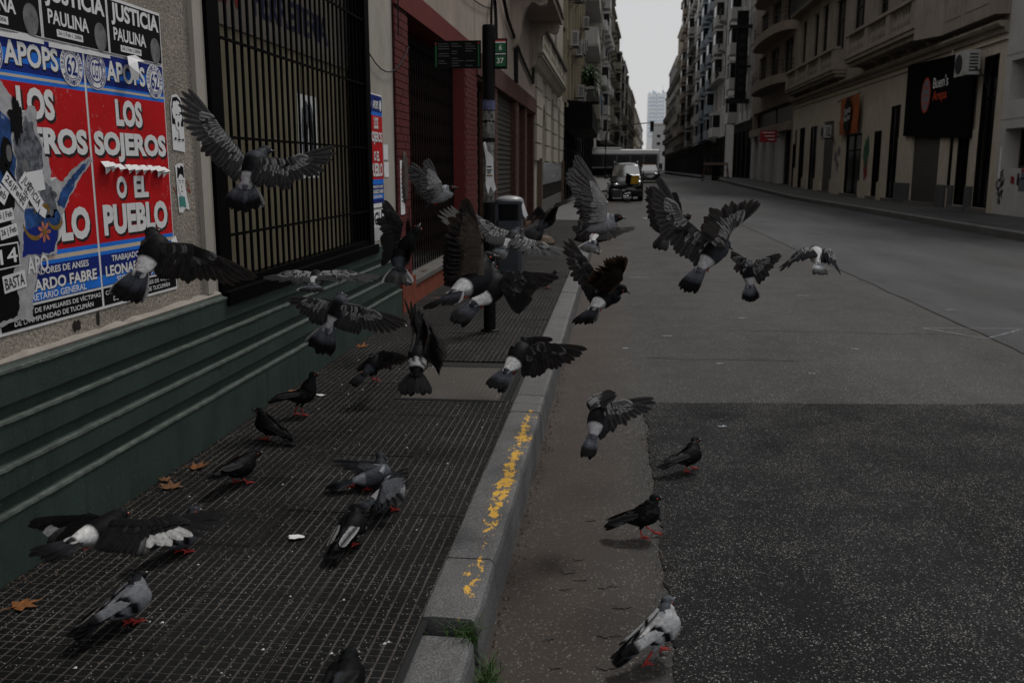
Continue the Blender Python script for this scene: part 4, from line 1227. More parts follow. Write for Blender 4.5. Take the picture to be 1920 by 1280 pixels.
prf = [(.05, 0), (.05, .04), (.03, .06), (.055, .16), (.05, .22), (.025, .32), (.03, .40), (.05, .42), (.05, .46)]
bl.lathe(prf, (0, 0, 0), 8); blm = bl.mesh('baluster', M_cream)
for (a, c) in ((24.5, 26.8), (27.2, 29.5), (29.9, 32.2), (32.6, 34.8)):
    for k in range(8): put('baluster', blm, bo, LT((.25, a+(c-a)*(k+.5)/8, 4.62)))
M_steel = surf('polished_steel', (.45, .46, .47), .4, 6, .16, .5, metal=.9)
mh = thing('steel_hoarding', LT((.05, 31.5, ZS)), 'shiny steel hoarding with brown posts below the arched windows', 'hoarding')
for k in range(8):
    b = MB(); b.tf = LT; u = 27.0+k*1.3
    for q in range(6): b.box(.03, .05+.012*(q % 2), u+q*.205, u+(q+1)*.205, 1.15, 1.8)
    b.build('panel', M_steel, mh)
tfbuild(LT, [(.0, .045, 26.6, 37.4, .7, 1.14)], 'dark_band', M_dark, mh)
tfbuild(LT, [(.0, .06, 26.6, 37.4, .15, .7)], 'base', M_stone, mh)
M_bpost = surf('brown_post', (.12, .085, .06), .3, 4, .7)
for u in (26.4, 37.6): tfbuild(LT, [(.0, .14, u-.14, u+.14, .15, 1.9)], 'post', M_bpost, mh)

# yellow building hung with air conditioners, black canopy
B4 = gen_building('yellow_building', 'yellowish building with rows of narrow windows and air conditioners, black canopy below', LT, 38.8, 60, 24, M_yell, fh=2.9, bays=7, ww=1.0, wh=1.5, balc='none', seed=4, gmat=M_dark, fm=M_framew)
cn = MB(); cn.tf = LT
cn.prism([(0, 4.4), (0, 3.25), (.06, 3.2), (1.12, 3.2), (1.2, 3.28), (1.2, 4.1), (1.1, 4.3)], 39.4, 51.5, 'y')
canopy = cn.build('shop_canopy', surf('black_canvas', (.004, .004, .005), .3, 3, .7, .08), None, 'deep black shop canopy over the left pavement', 'canopy', at=LT((.6, 45, 3.2)))
tfbuild(LT, [(1.2, 1.215, 39.5, 51.4, 3.3, 3.36)], 'canopy_trim', M_frame, canopy)
ORD = 'nearest second third fourth fifth sixth seventh eighth ninth tenth eleventh farthest'.split()
for q_, (u, z, out) in enumerate(sorted([(39.6, 6.5, .1), (41.5, 8.6, .1), (43.8, 6.6, .1), (46.0, 9.3, .1), (47.5, 7.1, .1), (50.4, 10.8, .1), (50.6, 7.6, .1), (53.2, 9.1, .1), (44, 12, .1), (54.5, 12.5, .1), (47, 5.0, .1), (50, 4.9, .1)])):
    ac_unit(LT, out+.2, u, z, 'white air conditioner on the yellow building, %s from the camera, %s' % (ORD[q_], 'low above the canopy' if z < 7 else 'at mid height' if z < 9.5 else 'high up'), 'air conditioners on the yellow building')
M_fern = surf('fern_green', (.035, .075, .025), .5, 9, .6)
fe = MB(); rg = random.Random(3)
for k in range(260):
    a = rg.uniform(0, math.tau); l_ = rg.uniform(.5, 1.3); el = rg.uniform(-.6, .9)
    d = Vector((math.cos(a)*math.cos(el)+.3, math.sin(a)*math.cos(el), math.sin(el))).normalized()
    p0 = Vector(LT((.5, 56+rg.uniform(-.6, .6), 6.6+rg.uniform(-.3, .5)))); p1 = p0+d*l_*.6; p2 = p1+(d+Vector((0, 0, -.8))).normalized()*l_*.5
    s_ = d.cross(Vector((0, 0, 1))).normalized()*.05
    fe.add([p0-s_, p0+s_, p1+s_, p1-s_, p2], [(0, 1, 2, 3), (3, 2, 4)])
fern = thing('balcony_plant', LT((.3, 56, 6.3)), 'bushy green plant on a ledge between yellow and grey buildings', 'plant')
fe.build('fronds', M_fern, fern)
tfbuild(LT, [(0, .9, 55, 57, 6.05, 6.2)], 'ledge', M_grey, fern)

# grey block with deep solid balconies
B5 = gen_building('grey_balcony_block', 'grey apartment block with deep solid balconies jutting over the left pavement', LT, 60, 70, 30, M_lgrey, fh=2.72, bays=2, ww=2.6, wh=1.9, g=6.5, balc='solidlong', seed=5, gmat=M_dark)
B6 = gen_building('cream_narrow_block', 'cream apartment block with small balconies just past the grey block', LT, 70, 82, 32, M_cream, fh=2.9, bays=3, ww=1.2, wh=1.9, g=5.0, balc='iron', seed=6, gmat=M_dark, bayw=[0], zb=.25)
B7 = gen_building('corner_block', 'tall pale grey corner block with balconies before the crossing', LT, 82, 96.5, 30, M_greyw, fh=3.0, bays=4, ww=1.3, wh=1.9, g=4.8, balc='mixed', seed=7, gmat=M_dark, bayw=[1], zb=.45)
# flag on the cream block
M_flag = surf('pale_blue_flag', (.16, .28, .45), .3, 3, .8)
fl = thing('flag', LT((0, 72, 5.8)), 'pale blue and white flag hanging from the cream block', 'flag')
b = MB(); b.tube([LT((0, 72, 5.6)), LT((1.1, 72, 7.2))], .025, 6); b.build('flagpole', M_rail, fl)
b = MB(); vs = []; fs = []
for i in range(7):
    for j in range(7):
        vs.append(LT((1.05-.75*i/6, 72+.06*math.sin(i*2.1+j*.4), 7.1-.95*i/6-1.3*j/6)))
for i in range(6):
    for j in range(6): fs.append((i*7+j, i*7+j+1, i*7+j+8, i*7+j+7))
b.add(vs, fs, 0); b.m = [1 if 2 <= (k//6) <= 3 else 0 for k in range(36)]
b.build('cloth', [M_flag, M_paper], fl)

# ------------------------------------------------------------------ past the crossing the street bears right
BEND = math.atan(.0414)
LB = TFB(WX, 112, BEND)
spec = [(0, 24, 31, M_lgrey, 'tall grey apartment house with balconies past the crossing on the left'), (24, 40, 24, M_cream, 'cream house with iron balconies past the crossing'), (40, 58, 23.5, M_cream, 'sandy house with bracketed balconies, third past the crossing on the left'),
        (58, 80, 21, M_lgrey, 'grey house with long balconies further down the left side'), (80, 104, 22, M_cream, 'weathered cream house far down the left side'), (104, 140, 20, M_greyw, 'pale grey house far down the left side'),
        (140, 190, 21, M_brown, 'brown house near the far end on the left'), (190, 260, 19.5, M_cream, 'sandy house near the far end of the street'), (260, 380, 19.5, M_greyw, 'pale house at the far end of the left side')]
for i, (a, c, H_, m_, lab) in enumerate(spec):
    L_ = c-a
    gen_building('street_house', lab, LB, a, c, H_, m_, fh=3.1 if L_ < 60 else 4.0, bays=max(3, int(L_/4.5)) if L_ < 60 else int(L_/9), ww=1.3 if L_ < 60 else 3, wh=1.9, g=4.6, balc='mixed', seed=20+i, gmat=M_dark, bayw=[1] if i in (0, 2, 3, 4) else None, zb=.45, trim=m_)
fl_ = MB()
p = [LB((0, -1, .62)), LB((1.6, -1, .62)), LB((1.6, 400, .62)), LB((0, 400, .62))]
fl_.add(p, [(0, 1, 2, 3)]); fl_.build('far_left_pavement', M_slab, kind='structure')
# pale tower closing the view
M_tow = surf('white_tower_cladding', (.90, .92, .95), .06, .2, .4, .6, metal=.6)
M_tow2 = surf('tower_glass_bands', (.55, .63, .73), .15, .3, .25, .6, metal=.7)
def Tpt(u, v, Y):   # not camera bound: a fixed place straight down the street
    return (u, Y, v)
tw = thing('white_tower', (29, 700, 0), 'pale white tower block with horizontal bands closing the end of the street', 'building')
box('shaft', M_tow, tw, 22.8, 35.6, 700, 716, 0, 54)
for k in range(11):
    for (a, c) in ((23.6, 28.5), (29.6, 34.8)):
        box('window_band', M_tow2, tw, a, c, 699.75, 700, 23.5+k*2.7, 24.9+k*2.7)
box('centre_strip', M_tow2, tw, 28.8, 29.3, 699.7, 700, 22, 54)
tp = MB()
for (x, h) in ((23.5, 1.2), (26, 2.4), (27.5, 1.6), (30, 1), (33, 2.6), (34.6, 1.2)): tp.box(x, x+1.4, 703, 706, 54, 54+h)
tp.tube([(33.6, 704, 54), (33.6, 704, 60)], .12, 6); tp.build('roof_plant', M_tow2, tw)
gen_building('low_white_block', 'low white building at the foot of the far tower', TFB(20, 520, R(90)), 0, 26, 24, M_white2, fh=4, bays=4, ww=2, wh=2, balc='none', seed=91, zb=.45)

# ------------------------------------------------------------------ right side
R1 = thing('grey_corner_building', RT((0, 25, ZS)), 'plain grey rendered building with deep windows and graffiti at the right edge', 'building')
w1 = [(29.0, 30.95, 3.66, 4.85), (29.0, 30.95, 1.62, 2.82), (25, 27, 3.66, 4.85), (25, 27, 1.62, 2.82), (21, 23, 3.66, 4.85)]
wall_with_holes(R1, RT, 15, 31.35, .1, 10, w1, .55, M_greyw)
core(R1, RT, 15, 31.35, 10, .6, M_greyw)
for h in w1: place_window(R1, RT, *h, .55, M_frame, M_glass, 'plain')
tfbuild(RT, [(0, .012, 15, 31.35, 5.02, 5.07), (0, .01, 15, 31.35, 3.1, 3.13)], 'render_joint', M_grey, R1)
vg = MB(); vg.tf = RT
vg.box(0, .02, 28.0, 28.6, 2.45, 3.05)
vent = vg.build('vent_cover', M_framew, R1)
for k in range(5): tfbuild(RT, [(.02, .026, 28.06, 28.54, 2.52+k*.1, 2.57+k*.1)], 'vent_slot', M_acd, vent)
# graffiti scrawl, as strokes of paint
gf = MB(); gf.tf = RT; rg = random.Random(12)
def stroke(b, pts, w_):
    for i in range(len(pts)-1):
        (u0, z0), (u1, z1) = pts[i], pts[i+1]
        d = Vector((u1-u0, z1-z0)); 
        if d.length < 1e-4: continue
        nn = Vector((-d.y, d.x)).normalized()*w_
        b.add([(.004+i*.00002, u0+nn.x, z0+nn.y), (.004+i*.00002, u0-nn.x, z0-nn.y), (.004+i*.00002, u1-nn.x, z1-nn.y), (.004+i*.00002, u1+nn.x, z1+nn.y)], [(0, 1, 2, 3)])
for (uc, zc, s_) in [(31.0, 1.4, .28), (30.85, 1.2, .25), (31.05, 1.0, .3), (30.9, .82, .3), (31.0, .62, .22)]:
    pts = [(uc+s_*rg.uniform(-.9, .9), zc+s_*rg.uniform(-.8, .8)) for _ in range(9)]
    sm_ = []
    for i in range(len(pts)-1):
        for k in range(4): sm_.append((pts[i][0]+(pts[i+1][0]-pts[i][0])*k/4+.03*math.sin(k+i), pts[i][1]+(pts[i+1][1]-pts[i][1])*k/4+.03*math.cos(k*2+i)))
    stroke(gf, sm_, .022)
gf.build('graffiti', M_ink, R1)
gb_ = MB(); gb_.tf = RT
for (a, c, d, e) in [(29.0, 29.6, .95, 1.35), (29.1, 29.5, 1.3, 1.55)]: gb_.add([(.004, a, d), (.004, c, d), (.004, c, e), (.004, a, e)], [(0, 1, 2, 3)])
gb_.build('pasted_bill', M_print, R1)
for (a, c, d, e, mm) in [(29.05, 29.5, 1.5, 1.62, M_redt), (29.9, 30.2, 1.15, 1.4, M_redt), (29.55, 29.75, 1.1, 1.5, M_ink), (31.02, 31.18, 1.3, 2.3, M_paper)]:
    b = MB(); b.tf = RT; b.add([(.005, a, d), (.005, c, d+.03), (.005, c-.02, e), (.005, a+.03, e-.04)], [(0, 1, 2, 3)]); b.build('paint_mark', mm, R1)

R2 = thing('beige_arcade_building', RT((0, 48, ZS)), 'long beige building with dark doorways between pilasters and balustraded balconies above', 'building')
h2 = [(31.9, 33.15, .34, 5.2), (33.75, 34.95, .35, 2.85), (35.38, 35.74, .9, 2.95), (36.7, 40.0, .33, 2.9), (42.0, 43.4, .3, 4.27), (44.65, 45.9, .3, 3.3), (48.05, 51.2, .33, 3.3), (54.2, 56.7, .33, 4.2), (58.5, 60.5, .3, 4.1), (62.2, 63.9, .3, 4.15), (64.9, 65.5, 1.6, 4.1), (65.5, 66.2, .3, 3.2)]
u2 = [(32.2, 33.6, 6.85, 9.6), (34.9, 36.3, 6.85, 9.6)] + [(38.0+k*3.55, 39.5+k*3.55, 6.85, 9.9) for k in range(3)] + [(49.2, 51.4, 6.9, 10.6), (53.2, 55.4, 6.9, 10.6), (57.4, 58.9, 7.0, 10.9), (59.9, 61.3, 7.0, 10.8), (63.6, 65.0, 7.0, 10.9)]
u3 = [(a, c, d+4.6, e+4.4) for a, c, d, e in u2]
wall_with_holes(R2, RT, 31.35, 66.5, .1, 6.0, h2, .09, M_beige)
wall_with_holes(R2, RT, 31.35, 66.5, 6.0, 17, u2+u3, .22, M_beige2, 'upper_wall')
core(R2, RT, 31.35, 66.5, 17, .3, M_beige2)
roller(R2, RT, *h2[3], .08); roller(R2, RT, *h2[7], .08)
for k, h in enumerate(h2):
    if k in (3, 7): continue
    place_window(R2, RT, *h, .08, M_wood, M_wood if k % 2 else M_glass, 'tall')
for h in u2+u3: place_window(R2, RT, *h, .2, M_frame, M_glass, 'tall')
# plinths and pilasters
for (a, c) in ((33.18, 33.72), (34.97, 35.36), (35.76, 36.68), (40.02, 41.95)): tfbuild(RT, [(0, .09, a, c, .1, 1.02)], 'granite_plinth', M_granite_d, R2)
for (a, c) in ((43.42, 44.62), (45.92, 48.02), (51.22, 54.18), (56.72, 58.48), (60.52, 62.18), (63.92, 64.88)):
    tfbuild(RT, [(0, .10, a, c, .1, 1.0)], 'plinth', M_beige, R2); tfbuild(RT, [(0, .035, a+.12, c-.12, 1.0, 4.3)], 'pilaster', M_beige, R2)
for (a, c) in ((33.2, 33.7), (35.8, 36.65), (40.05, 41.9)): tfbuild(RT, [(0, .05, a, c, 1.02, 2.9)], 'pilaster', M_beige, R2)
for (a, c) in ((31.9, 33.15), (36.6, 40.1), (47.9, 51.3), (33.7, 35.0), (54.1, 56.8), (42, 43.4), (44.6, 46)): tfbuild(RT, [(-.3, .22, a, c, .1, .33)], 'doorstep', M_stone, R2)
# cornice, bay and balconies
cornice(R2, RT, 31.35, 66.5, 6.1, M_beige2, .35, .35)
tfbuild(RT, [(0, .08, 31.35, 66.5, 5.55, 5.62)], 'string_course', M_beige, R2)
def balustrade_balcony(u0, u1, out, z, name='balcony'):
    b = MB(); b.tf = RT
    b.box(0, out, u0, u1, z-.22, z+.12); b.box(0, out+.06, u0-.06, u1+.06, z-.05, z); b.box(0, out-.15, u0+.1, u1-.1, z-.4, z-.22)
    n = max(2, int((u1-u0)/3.4)); 
    posts = [u0+(u1-u0-.55)*i/n for i in range(n+1)]
    for p_ in posts: b.box(out-.28, out, p_, p_+.55, z+.12, z+1.0)
    b.box(0, out-.28, u0, u0+.3, z+.12, z+1.0); b.box(0, out-.28, u1-.3, u1, z+.12, z+1.0)
    for u in fr(u0+.5, u1-.9, 4): b.prism([(0, z-.22), (out*.8, z-.22), (out*.75, z-.38), (out*.3, z-.5), (0, z-.9)], u, u+.35, 'y')
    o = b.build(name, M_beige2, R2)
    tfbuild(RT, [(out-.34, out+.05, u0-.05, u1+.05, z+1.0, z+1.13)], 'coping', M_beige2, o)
    for i in range(n):
        a, c = posts[i]+.55, posts[i+1]; k = int((c-a)/.33)
        for q in range(k): put('baluster', blm2, o, RT((out-.15, a+(c-a)*(q+.5)/k, z+.12)))
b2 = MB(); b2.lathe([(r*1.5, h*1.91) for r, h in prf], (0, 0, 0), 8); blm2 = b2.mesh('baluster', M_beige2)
balustrade_balcony(37.6, 48.3, 1.0, 6.8)
balustrade_balcony(52.2, 66.2, .7, 6.75)
# shallow angled bay next to it
by = MB(); by.tf = RT
by.add([(0, 37.6, 6.3), (1.0, 37.6, 6.3), (.45, 36.2, 6.3), (.45, 31.4, 6.3), (0, 31.4, 6.3), (0, 37.6, 7.9), (1.0, 37.6, 7.9), (.45, 36.2, 7.9), (.45, 31.4, 7.9), (0, 31.4, 7.9)],
    [(0, 1, 2, 3, 4), (5, 6, 7, 8, 9), (1, 2, 7, 6), (2, 3, 8, 7), (3, 4, 9, 8)])
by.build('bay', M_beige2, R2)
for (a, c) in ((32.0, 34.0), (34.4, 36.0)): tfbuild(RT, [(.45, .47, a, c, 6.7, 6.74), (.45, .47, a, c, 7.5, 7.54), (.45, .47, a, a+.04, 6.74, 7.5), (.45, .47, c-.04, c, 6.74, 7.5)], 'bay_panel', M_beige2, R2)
dp = MB(); dp.tf = RT; dp.tube([(.06, 36.0, 5.0), (.06, 36.0, 6.3)], .05, 8); dp.build('drainpipe', M_beige, R2)
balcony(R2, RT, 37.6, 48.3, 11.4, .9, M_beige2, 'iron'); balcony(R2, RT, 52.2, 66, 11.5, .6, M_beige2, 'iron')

# black shop sign with an oval badge
sg = thing('shop_sign', RT((.06, 37.2, 2.9)), 'large black shop sign with red oval badge and handwritten lettering', 'shop sign')
b = MB(); b.tf = RT
b.add([(.06, 33.5, 2.62), (.06, 40.9, 2.92), (.06, 40.9, 5.72), (.06, 33.5, 5.5), (.16, 33.5, 2.62), (.16, 40.9, 2.92), (.16, 40.9, 5.72), (.16, 33.5, 5.5)], [(4, 5, 6, 7), (0, 1, 5, 4), (1, 2, 6, 5), (2, 3, 7, 6), (3, 0, 4, 7)])
b.build('board', surf('black_sign_board', (.002, .002, .0024), .3, 3, .7, .03), sg)
M_or = surf('orange_red_paint', (.48, .055, .022), .2, 8, .6)
def oval(parent, mat, yc, zc, ry, rz, out, name):
    b = MB(); b.tf = RT; n = 30
    b.add([(out, yc+ry*math.cos(k*math.tau/n), zc+rz*math.sin(k*math.tau/n)) for k in range(n)], [tuple(range(n))]); return b.build(name, mat, parent)
oval(sg, M_or, 38.35, 4.37, .52, .66, .166, 'badge_rim'); oval(sg, surf('grey_badge', (.16, .17, .2), .3, 6, .6), 38.35, 4.37, .44, .58, .170, 'badge')
for z in (4.08, 4.36, 4.64): tfbuild(RT, [(.172, .175, 38.13, 38.55, z-.03, z+.03)], 'badge_stroke', M_or, sg)
def rtxt(body, mat, parent, y_left, y_right, z0, z1, out, bold=.01, slope=0, shear=.0):
    return letters('lettering', body, mat, parent, lambda u, v: RT((out, y_left+(y_right-y_left)*u, z0+(z1-z0)*v+slope*u)), bold)
rtxt("Buen's", M_white, sg, 37.55, 35.95, 4.55, 4.95, .172, .005)
rtxt('Arepa', M_or, sg, 37.5, 36.0, 4.0, 4.45, .172, .01)

# orange banner
ob = thing('hanging_banner', RT((.1, 50, 3.3)), 'orange hanging banner with dark pointed oval and white script', 'banner')
b = MB(); b.tf = RT; vs = []; fs = []
for i in range(13):
    for j in range(9):
        u = 48.15+4.0*i/12; z = 3.32+1.85*j/8; vs.append((.22+.05*math.sin(i*.9)+.02*math.sin(j), u, z))
for i in range(12):
    for j in range(8): fs.append((i*9+j, i*9+j+1, i*9+j+10, i*9+j+9))
b.add(vs, fs); b.build('cloth', surf('orange_cloth', (.30, .075, .02), .2, 2, .8), ob)
b = MB(); b.tf = RT
b.add([(.30, 50.15+.75*math.sin(k*math.tau/24), 4.24+.92*math.cos(k*math.tau/24)*1.0) for k in range(24)], [tuple(range(24))]); b.build('dark_oval', M_dark, ob)
rtxt('Santa', M_white, ob, 50.7, 49.5, 4.25, 4.6, .31, 0, .15); rtxt('Paulina', M_white, ob, 50.75, 49.5, 3.9, 4.2, .31, 0, .15)
b = MB(); b.tf = RT; b.tube([(.05, 53.2, 5.1), (.2, 52.6, 5.12), (.2, 48.0, 5.22)], .03, 6); b.tube([(.05, 53, 4.0), (.2, 52.3, 4.0)], .02, 6); b.build('banner_rod', M_rail, ob)
ac_unit(RT, .3, 33.25, 4.62, 'large white air conditioner above the doorway beside the black sign', s=1.35)
ac_unit(RT, .25, 54.2, 3.25, 'weathered white air conditioner beside the orange banner', s=1.15)
# street art on a pilaster
sa = MB(); sa.tf = RT
for (mm, pts) in [(plain('green_spray', (.02, .09, .05), .8), rag(47.0, 2.4, .45, .75, 81, rough_=.5)), (M_redt, rag(46.95, 1.75, .35, .7, 82, rough_=.6)), (M_rip, rag(47.1, 1.2, .35, .25, 83, rough_=.7))]:
    b = MB(); b.tf = RT; b.add([(.04+.001*len(mm.name) % .004, u, z) for u, z in pts], [tuple(range(len(pts)))]); b.build('mural_patch', mm, R2)
for (yc, zc) in ((52.5, 2.5), (53.2, 2.2), (52.8, 1.8), (53.0, 1.3)):
    b = MB(); b.tf = RT; pts = rag(yc, zc, .3, .25, yc*3, rough_=.7); b.add([(.037, u, z) for u, z in pts], [tuple(range(len(pts)))]); b.build('paint_mark', M_print if zc > 1.5 else M_rip, R2)

# round-balconied building
R3 = thing('round_balcony_building', RT((0, 76, ZS)), 'dark fronted apartment building with curved balconies and pale ground floor columns', 'building')
h3 = [(67.0, 85.6, .25, 6.2)] + [(68.0+k*5.8, 71.8+k*5.8, 8.0+3.45*f, 10.6+3.45*f) for k in range(3) for f in range(4)]
wall_with_holes(R3, RT, 66.5, 86, .1, 24, h3, .5, M_brown)
core(R3, RT, 66.5, 86, 24, .6, M_brown)
place_window(R3, RT, 67.0, 85.6, .25, 6.2, .5, M_dark, M_glass, 'tall')
for h in h3[1:]: place_window(R3, RT, *h, .25, M_frame, M_glass, 'tall')
for u in (71.0, 75.2, 79.2, 83.3):
    b = MB(); b.tf = RT
    b.box(-.3, .15, u, u+1.6, .1, 3.9); b.box(-.35, .2, u-.1, u+1.7, 3.9, 4.2); b.box(-.33, .18, u-.05, u+1.65, .1, .35)
    b.build('column', M_greyw, R3)
tfbuild(RT, [(-.4, .3, 67, 85.6, 4.2, 4.8)], 'beam', M_brown, R3)
for f in range(5):
    z = 7.75+3.45*f
    b = MB(); b.tf = RT
    n = 18; pts = [(0, 67.0)]
    for k in range(n+1):
        a = math.pi*k/n; pts.append((.2+1.15*math.sin(a)**.7, 74.4-7.2*math.cos(a)))
    pts.append((0, 81.8))
    b.add([(o, u, z-.35) for o, u in pts]+[(o, u, z+.25) for o, u in pts], [tuple(range(len(pts)))]+[tuple(range(len(pts), 2*len(pts)))]+[(i, i+1, i+1+len(pts), i+len(pts)) for i in range(len(pts)-1)])
    bb = b.build('curved_balcony', M_brown, R3)
    for hz in (.55, .85, 1.15):
        b = MB(); b.tube([RT((o-.04, u, z+hz)) for o, u in pts], .022, 5); b.build('rail', M_rail, bb)
    for k in range(1, len(pts)-1, 2):
        b = MB(); o, u = pts[k]; b.tube([RT((o-.04, u, z+.25)), RT((o-.04, u, z+1.15))], .018, 5); b.build('rail_post', M_rail, bb)
rs = thing('red_shop_sign', RT((.9, 73, 3.5)), 'small red sign with white lines projecting above the columns', 'sign')
M_rsign = surf('red_sign', (.26, .02, .022), .15, 4, .5)
tfbuild(RT, [(.3, 1.5, 71.0, 71.15, 3.45, 4.3)], 'panel', M_rsign, rs)
for k in range(3): tfbuild(RT, [(.45, 1.35-.2*k, 70.985, 71.0, 4.12-k*.25, 4.17-k*.25)], 'sign_line', M_paper, rs)
tfbuild(RT, [(0, .3, 71.05, 71.1, 3.8, 3.9)], 'sign_bracket', M_rail, rs)

R4 = gen_building('white_framed_block', 'grey block with white framed window strips before the crossing on the right', RT, 86, 99, 27, M_greyw, fh=3.3, bays=4, ww=1.5, wh=2.2, g=5.6, balc='none', seed=40, gmat=M_dark, depth=.12, bayw=[3], zb=.45, fm=M_framew)
vs_ = thing('vertical_sign', RT((.5, 89, 7.6)), 'tall black vertical blade sign hung on the right facades', 'sign')
tfbuild(RT, [(.35, 1.35, 88.6, 88.85, 7.6, 15.4)], 'blade', surf('black_blade', (.012, .0125, .014), .5, 3, .7, .1), vs_)
tfbuild(RT, [(-.0, 2.1, 88.55, 88.9, 7.35, 7.75), (0, 2.0, 88.55, 88.9, 13.9, 14.2), (0, .35, 88.6, 88.85, 10.5, 10.7)], 'sign_arm', M_rail, vs_)
for k in range(7):
    b = MB(); b.tf = RT; vv, ff = text_mesh('HOTEL'[k % 5], .02) if False else ([(0, 0), (1, 0), (1, 1), (0, 1)], [(0, 1, 2, 3)])
    b.add([(.62+u*.45, 88.595, 8.5+k*.75+v*.35) for u, v in vv], ff); b.build('sign_panel', M_acd, vs_)
# far right side
RB = TFB(RX, 107, math.atan(.016), -1)
spec = [(0, 14, 27, M_greyw, 'pale grey ornate house with bay windows past the crossing on the right'), (14, 30, 29, M_blue, 'bluish house with stacked balconies past the crossing on the right'), (30, 48, 31, M_lgrey, 'light grey tall house further down the right side'),
        (48, 72, 42, M_grey, 'very tall grey house with balconies far down the right side'), (72, 94, 41, M_brown, 'tall brown house far down the right side'), (94, 114, 30, M_cream, 'narrow cream house edge far down the right side'), (114, 160, 26, M_grey, 'grey house near the end of the right side'), (160, 182, 21, M_cream, 'last pale house at the end of the right side')]
for i, (a, c, H_, m_, lab) in enumerate(spec):
    L_ = c-a
    gen_building('street_house', lab, RB, a, c, H_, m_, fh=3.1, bays=max(3, int(L_/4.5)), ww=1.3, wh=1.9, g=4.8, balc='mixed', seed=60+i, gmat=M_dark, bayw=[[1], [0, 2], [1], [2], [1], None, None, None][i], zb=.45)
fr_ = MB(); fr_.add([RB((0, -1, .62)), RB((2.7, -1, .62)), RB((2.7, 184, .62)), RB((0, 184, .62))], [(0, 1, 2, 3)]); fr_.build('far_right_pavement', M_slab, kind='structure')

# ------------------------------------------------------------------ bus stop pole with its sign boards
M_pole = surf('black_pole_paint', (.003, .003, .0035), .3, 9, .5, .12)
M_sticker = surf('peeling_sticker', (.19, .185, .18), .97, 26, .8)
PX, PY = -1.095, 8.19
sp = thing('bus_stop_pole', (PX, PY, ZS), 'black bus stop pole with dark timetable board and green numbered panels', 'bus stop')
b = MB(); b.lathe([(.055, 0), (.055, 2.62), (.05, 2.64)], (PX, PY, ZS), 20); b.build('post', M_pole, sp, smooth=False)
b = MB(); b.lathe([(.085, 0), (.085, .012), (.06, .02)], (PX, PY, ZS), 20); b.build('base_plate', M_pole, sp)
for (z0, z1, a0, a1, mm) in [(2.14, 2.22, 190, 350, surf('blue_sticker', (.10, .11, .20), .6, 30, .7)), (2.05, 2.13, 200, 345, M_sticker), (1.90, 2.03, 200, 340, M_sticker), (1.35, 1.86, 205, 335, M_sticker)]:
    b = MB(); n = 16; vs = []; fs = []
    for k in range(n+1):
        a = R(a0+(a1-a0)*k/n)
        e = .015*mnoise.noise((k*.7, z0*5, 0))
        vs += [(PX+.0565*math.cos(a), PY+.0565*math.sin(a), z0+e), (PX+.0565*math.cos(a), PY+.0565*math.sin(a), z1+e*1.3)]
    for k in range(n): fs.append((2*k, 2*k+1, 2*k+3, 2*k+2))
    b.add(vs, fs).build('sticker', mm, sp)
brd = box('timetable_board', M_pole, sp, -1.565, -1.16, PY-.012, PY+.012, 2.485, 2.715)
M_sgreen = surf('sign_green', (.018, .115, .045), .15, 4, .5)
M_sred = surf('sign_red', (.40, .03, .03), .15, 4, .5)
M_sline = surf('sign_print', (.09, .09, .09), .3, 40, .6)
for x in (-1.555, -1.185):
    box('green_edge', M_sgreen, brd, x, x+.012, PY-.014, PY-.0125, 2.50, 2.68); box('red_edge', M_sred, brd, x, x+.012, PY-.014, PY-.0125, 2.685, 2.70)
rg = random.Random(5)
for cidx in range(3):
    for k in range(10):
        if rg.random() < .2: continue
        x = -1.53+cidx*.118; z = 2.685-k*.02
        box('print_line', M_sline, brd, x, x+rg.uniform(.04, .1), PY-.0138, PY-.0128, z, z+.007)
nb = box('number_board', M_pole, sp, -1.06, -.935, PY-.012, PY+.012, 2.478, 2.728)
def ptxt(body, mat, parent, x0, x1, z0, z1, y, bold=.01):
    return letters('lettering', body, mat, parent, lambda u, v: (x0+u*(x1-x0), y, z0+v*(z1-z0)), bold)
box('red_band', M_sred, nb, -1.035, -.945, PY-.014, PY-.0125, 2.703, 2.716)
box('white_band', M_paper, nb, -1.035, -.945, PY-.014, PY-.0125, 2.691, 2.702)
box('green_panel', M_sgreen, nb, -1.035, -.945, PY-.014, PY-.0125, 2.615, 2.690)
box('white_band', M_paper, nb, -1.035, -.945, PY-.014, PY-.0125, 2.597, 2.606)
box('green_panel', M_sgreen, nb, -1.035, -.945, PY-.014, PY-.0125, 2.50, 2.588)
ptxt('6', M_white, nb, -1.004, -.978, 2.632, 2.676, PY-.015, .02)
ptxt('37', M_white, nb, -1.022, -.962, 2.522, 2.568, PY-.015, .02)
# torn white flyer hanging from the pole
b = MB()
b.add([(PX-.04, PY-.075, 1.86), (PX-.02, PY-.07, 1.87), (PX+.0, PY-.08, 1.79), (PX+.045, PY-.07, 1.74), (PX+.05, PY-.06, 1.55), (PX+.07, PY-.05, 1.46), (PX+.045, PY-.055, 1.44), (PX+.02, PY-.06, 1.49), (PX+.0, PY-.07, 1.42), (PX-.02, PY-.08, 1.5), (PX-.015, PY-.075, 1.7)], [(0, 1, 2, 10), (2, 3, 4, 9, 10), (4, 5, 6, 7), (4, 7, 9), (7, 8, 9)])
fly = b.build('torn_flyer', M_paper, None, 'torn white flyer hanging off the bus stop pole', 'flyer', at=(PX, PY-.07, 1.42))
for (x, z, w_, mm) in [(-.008, 1.65, .04, M_ink), (-.008, 1.62, .045, M_ink), (-.01, 1.575, .05, M_gold), (-.005, 1.6, .03, M_ink)]:
    box('printed_line', mm, fly, PX+x, PX+x+w_, PY-.0815, PY-.081, z, z+.012)

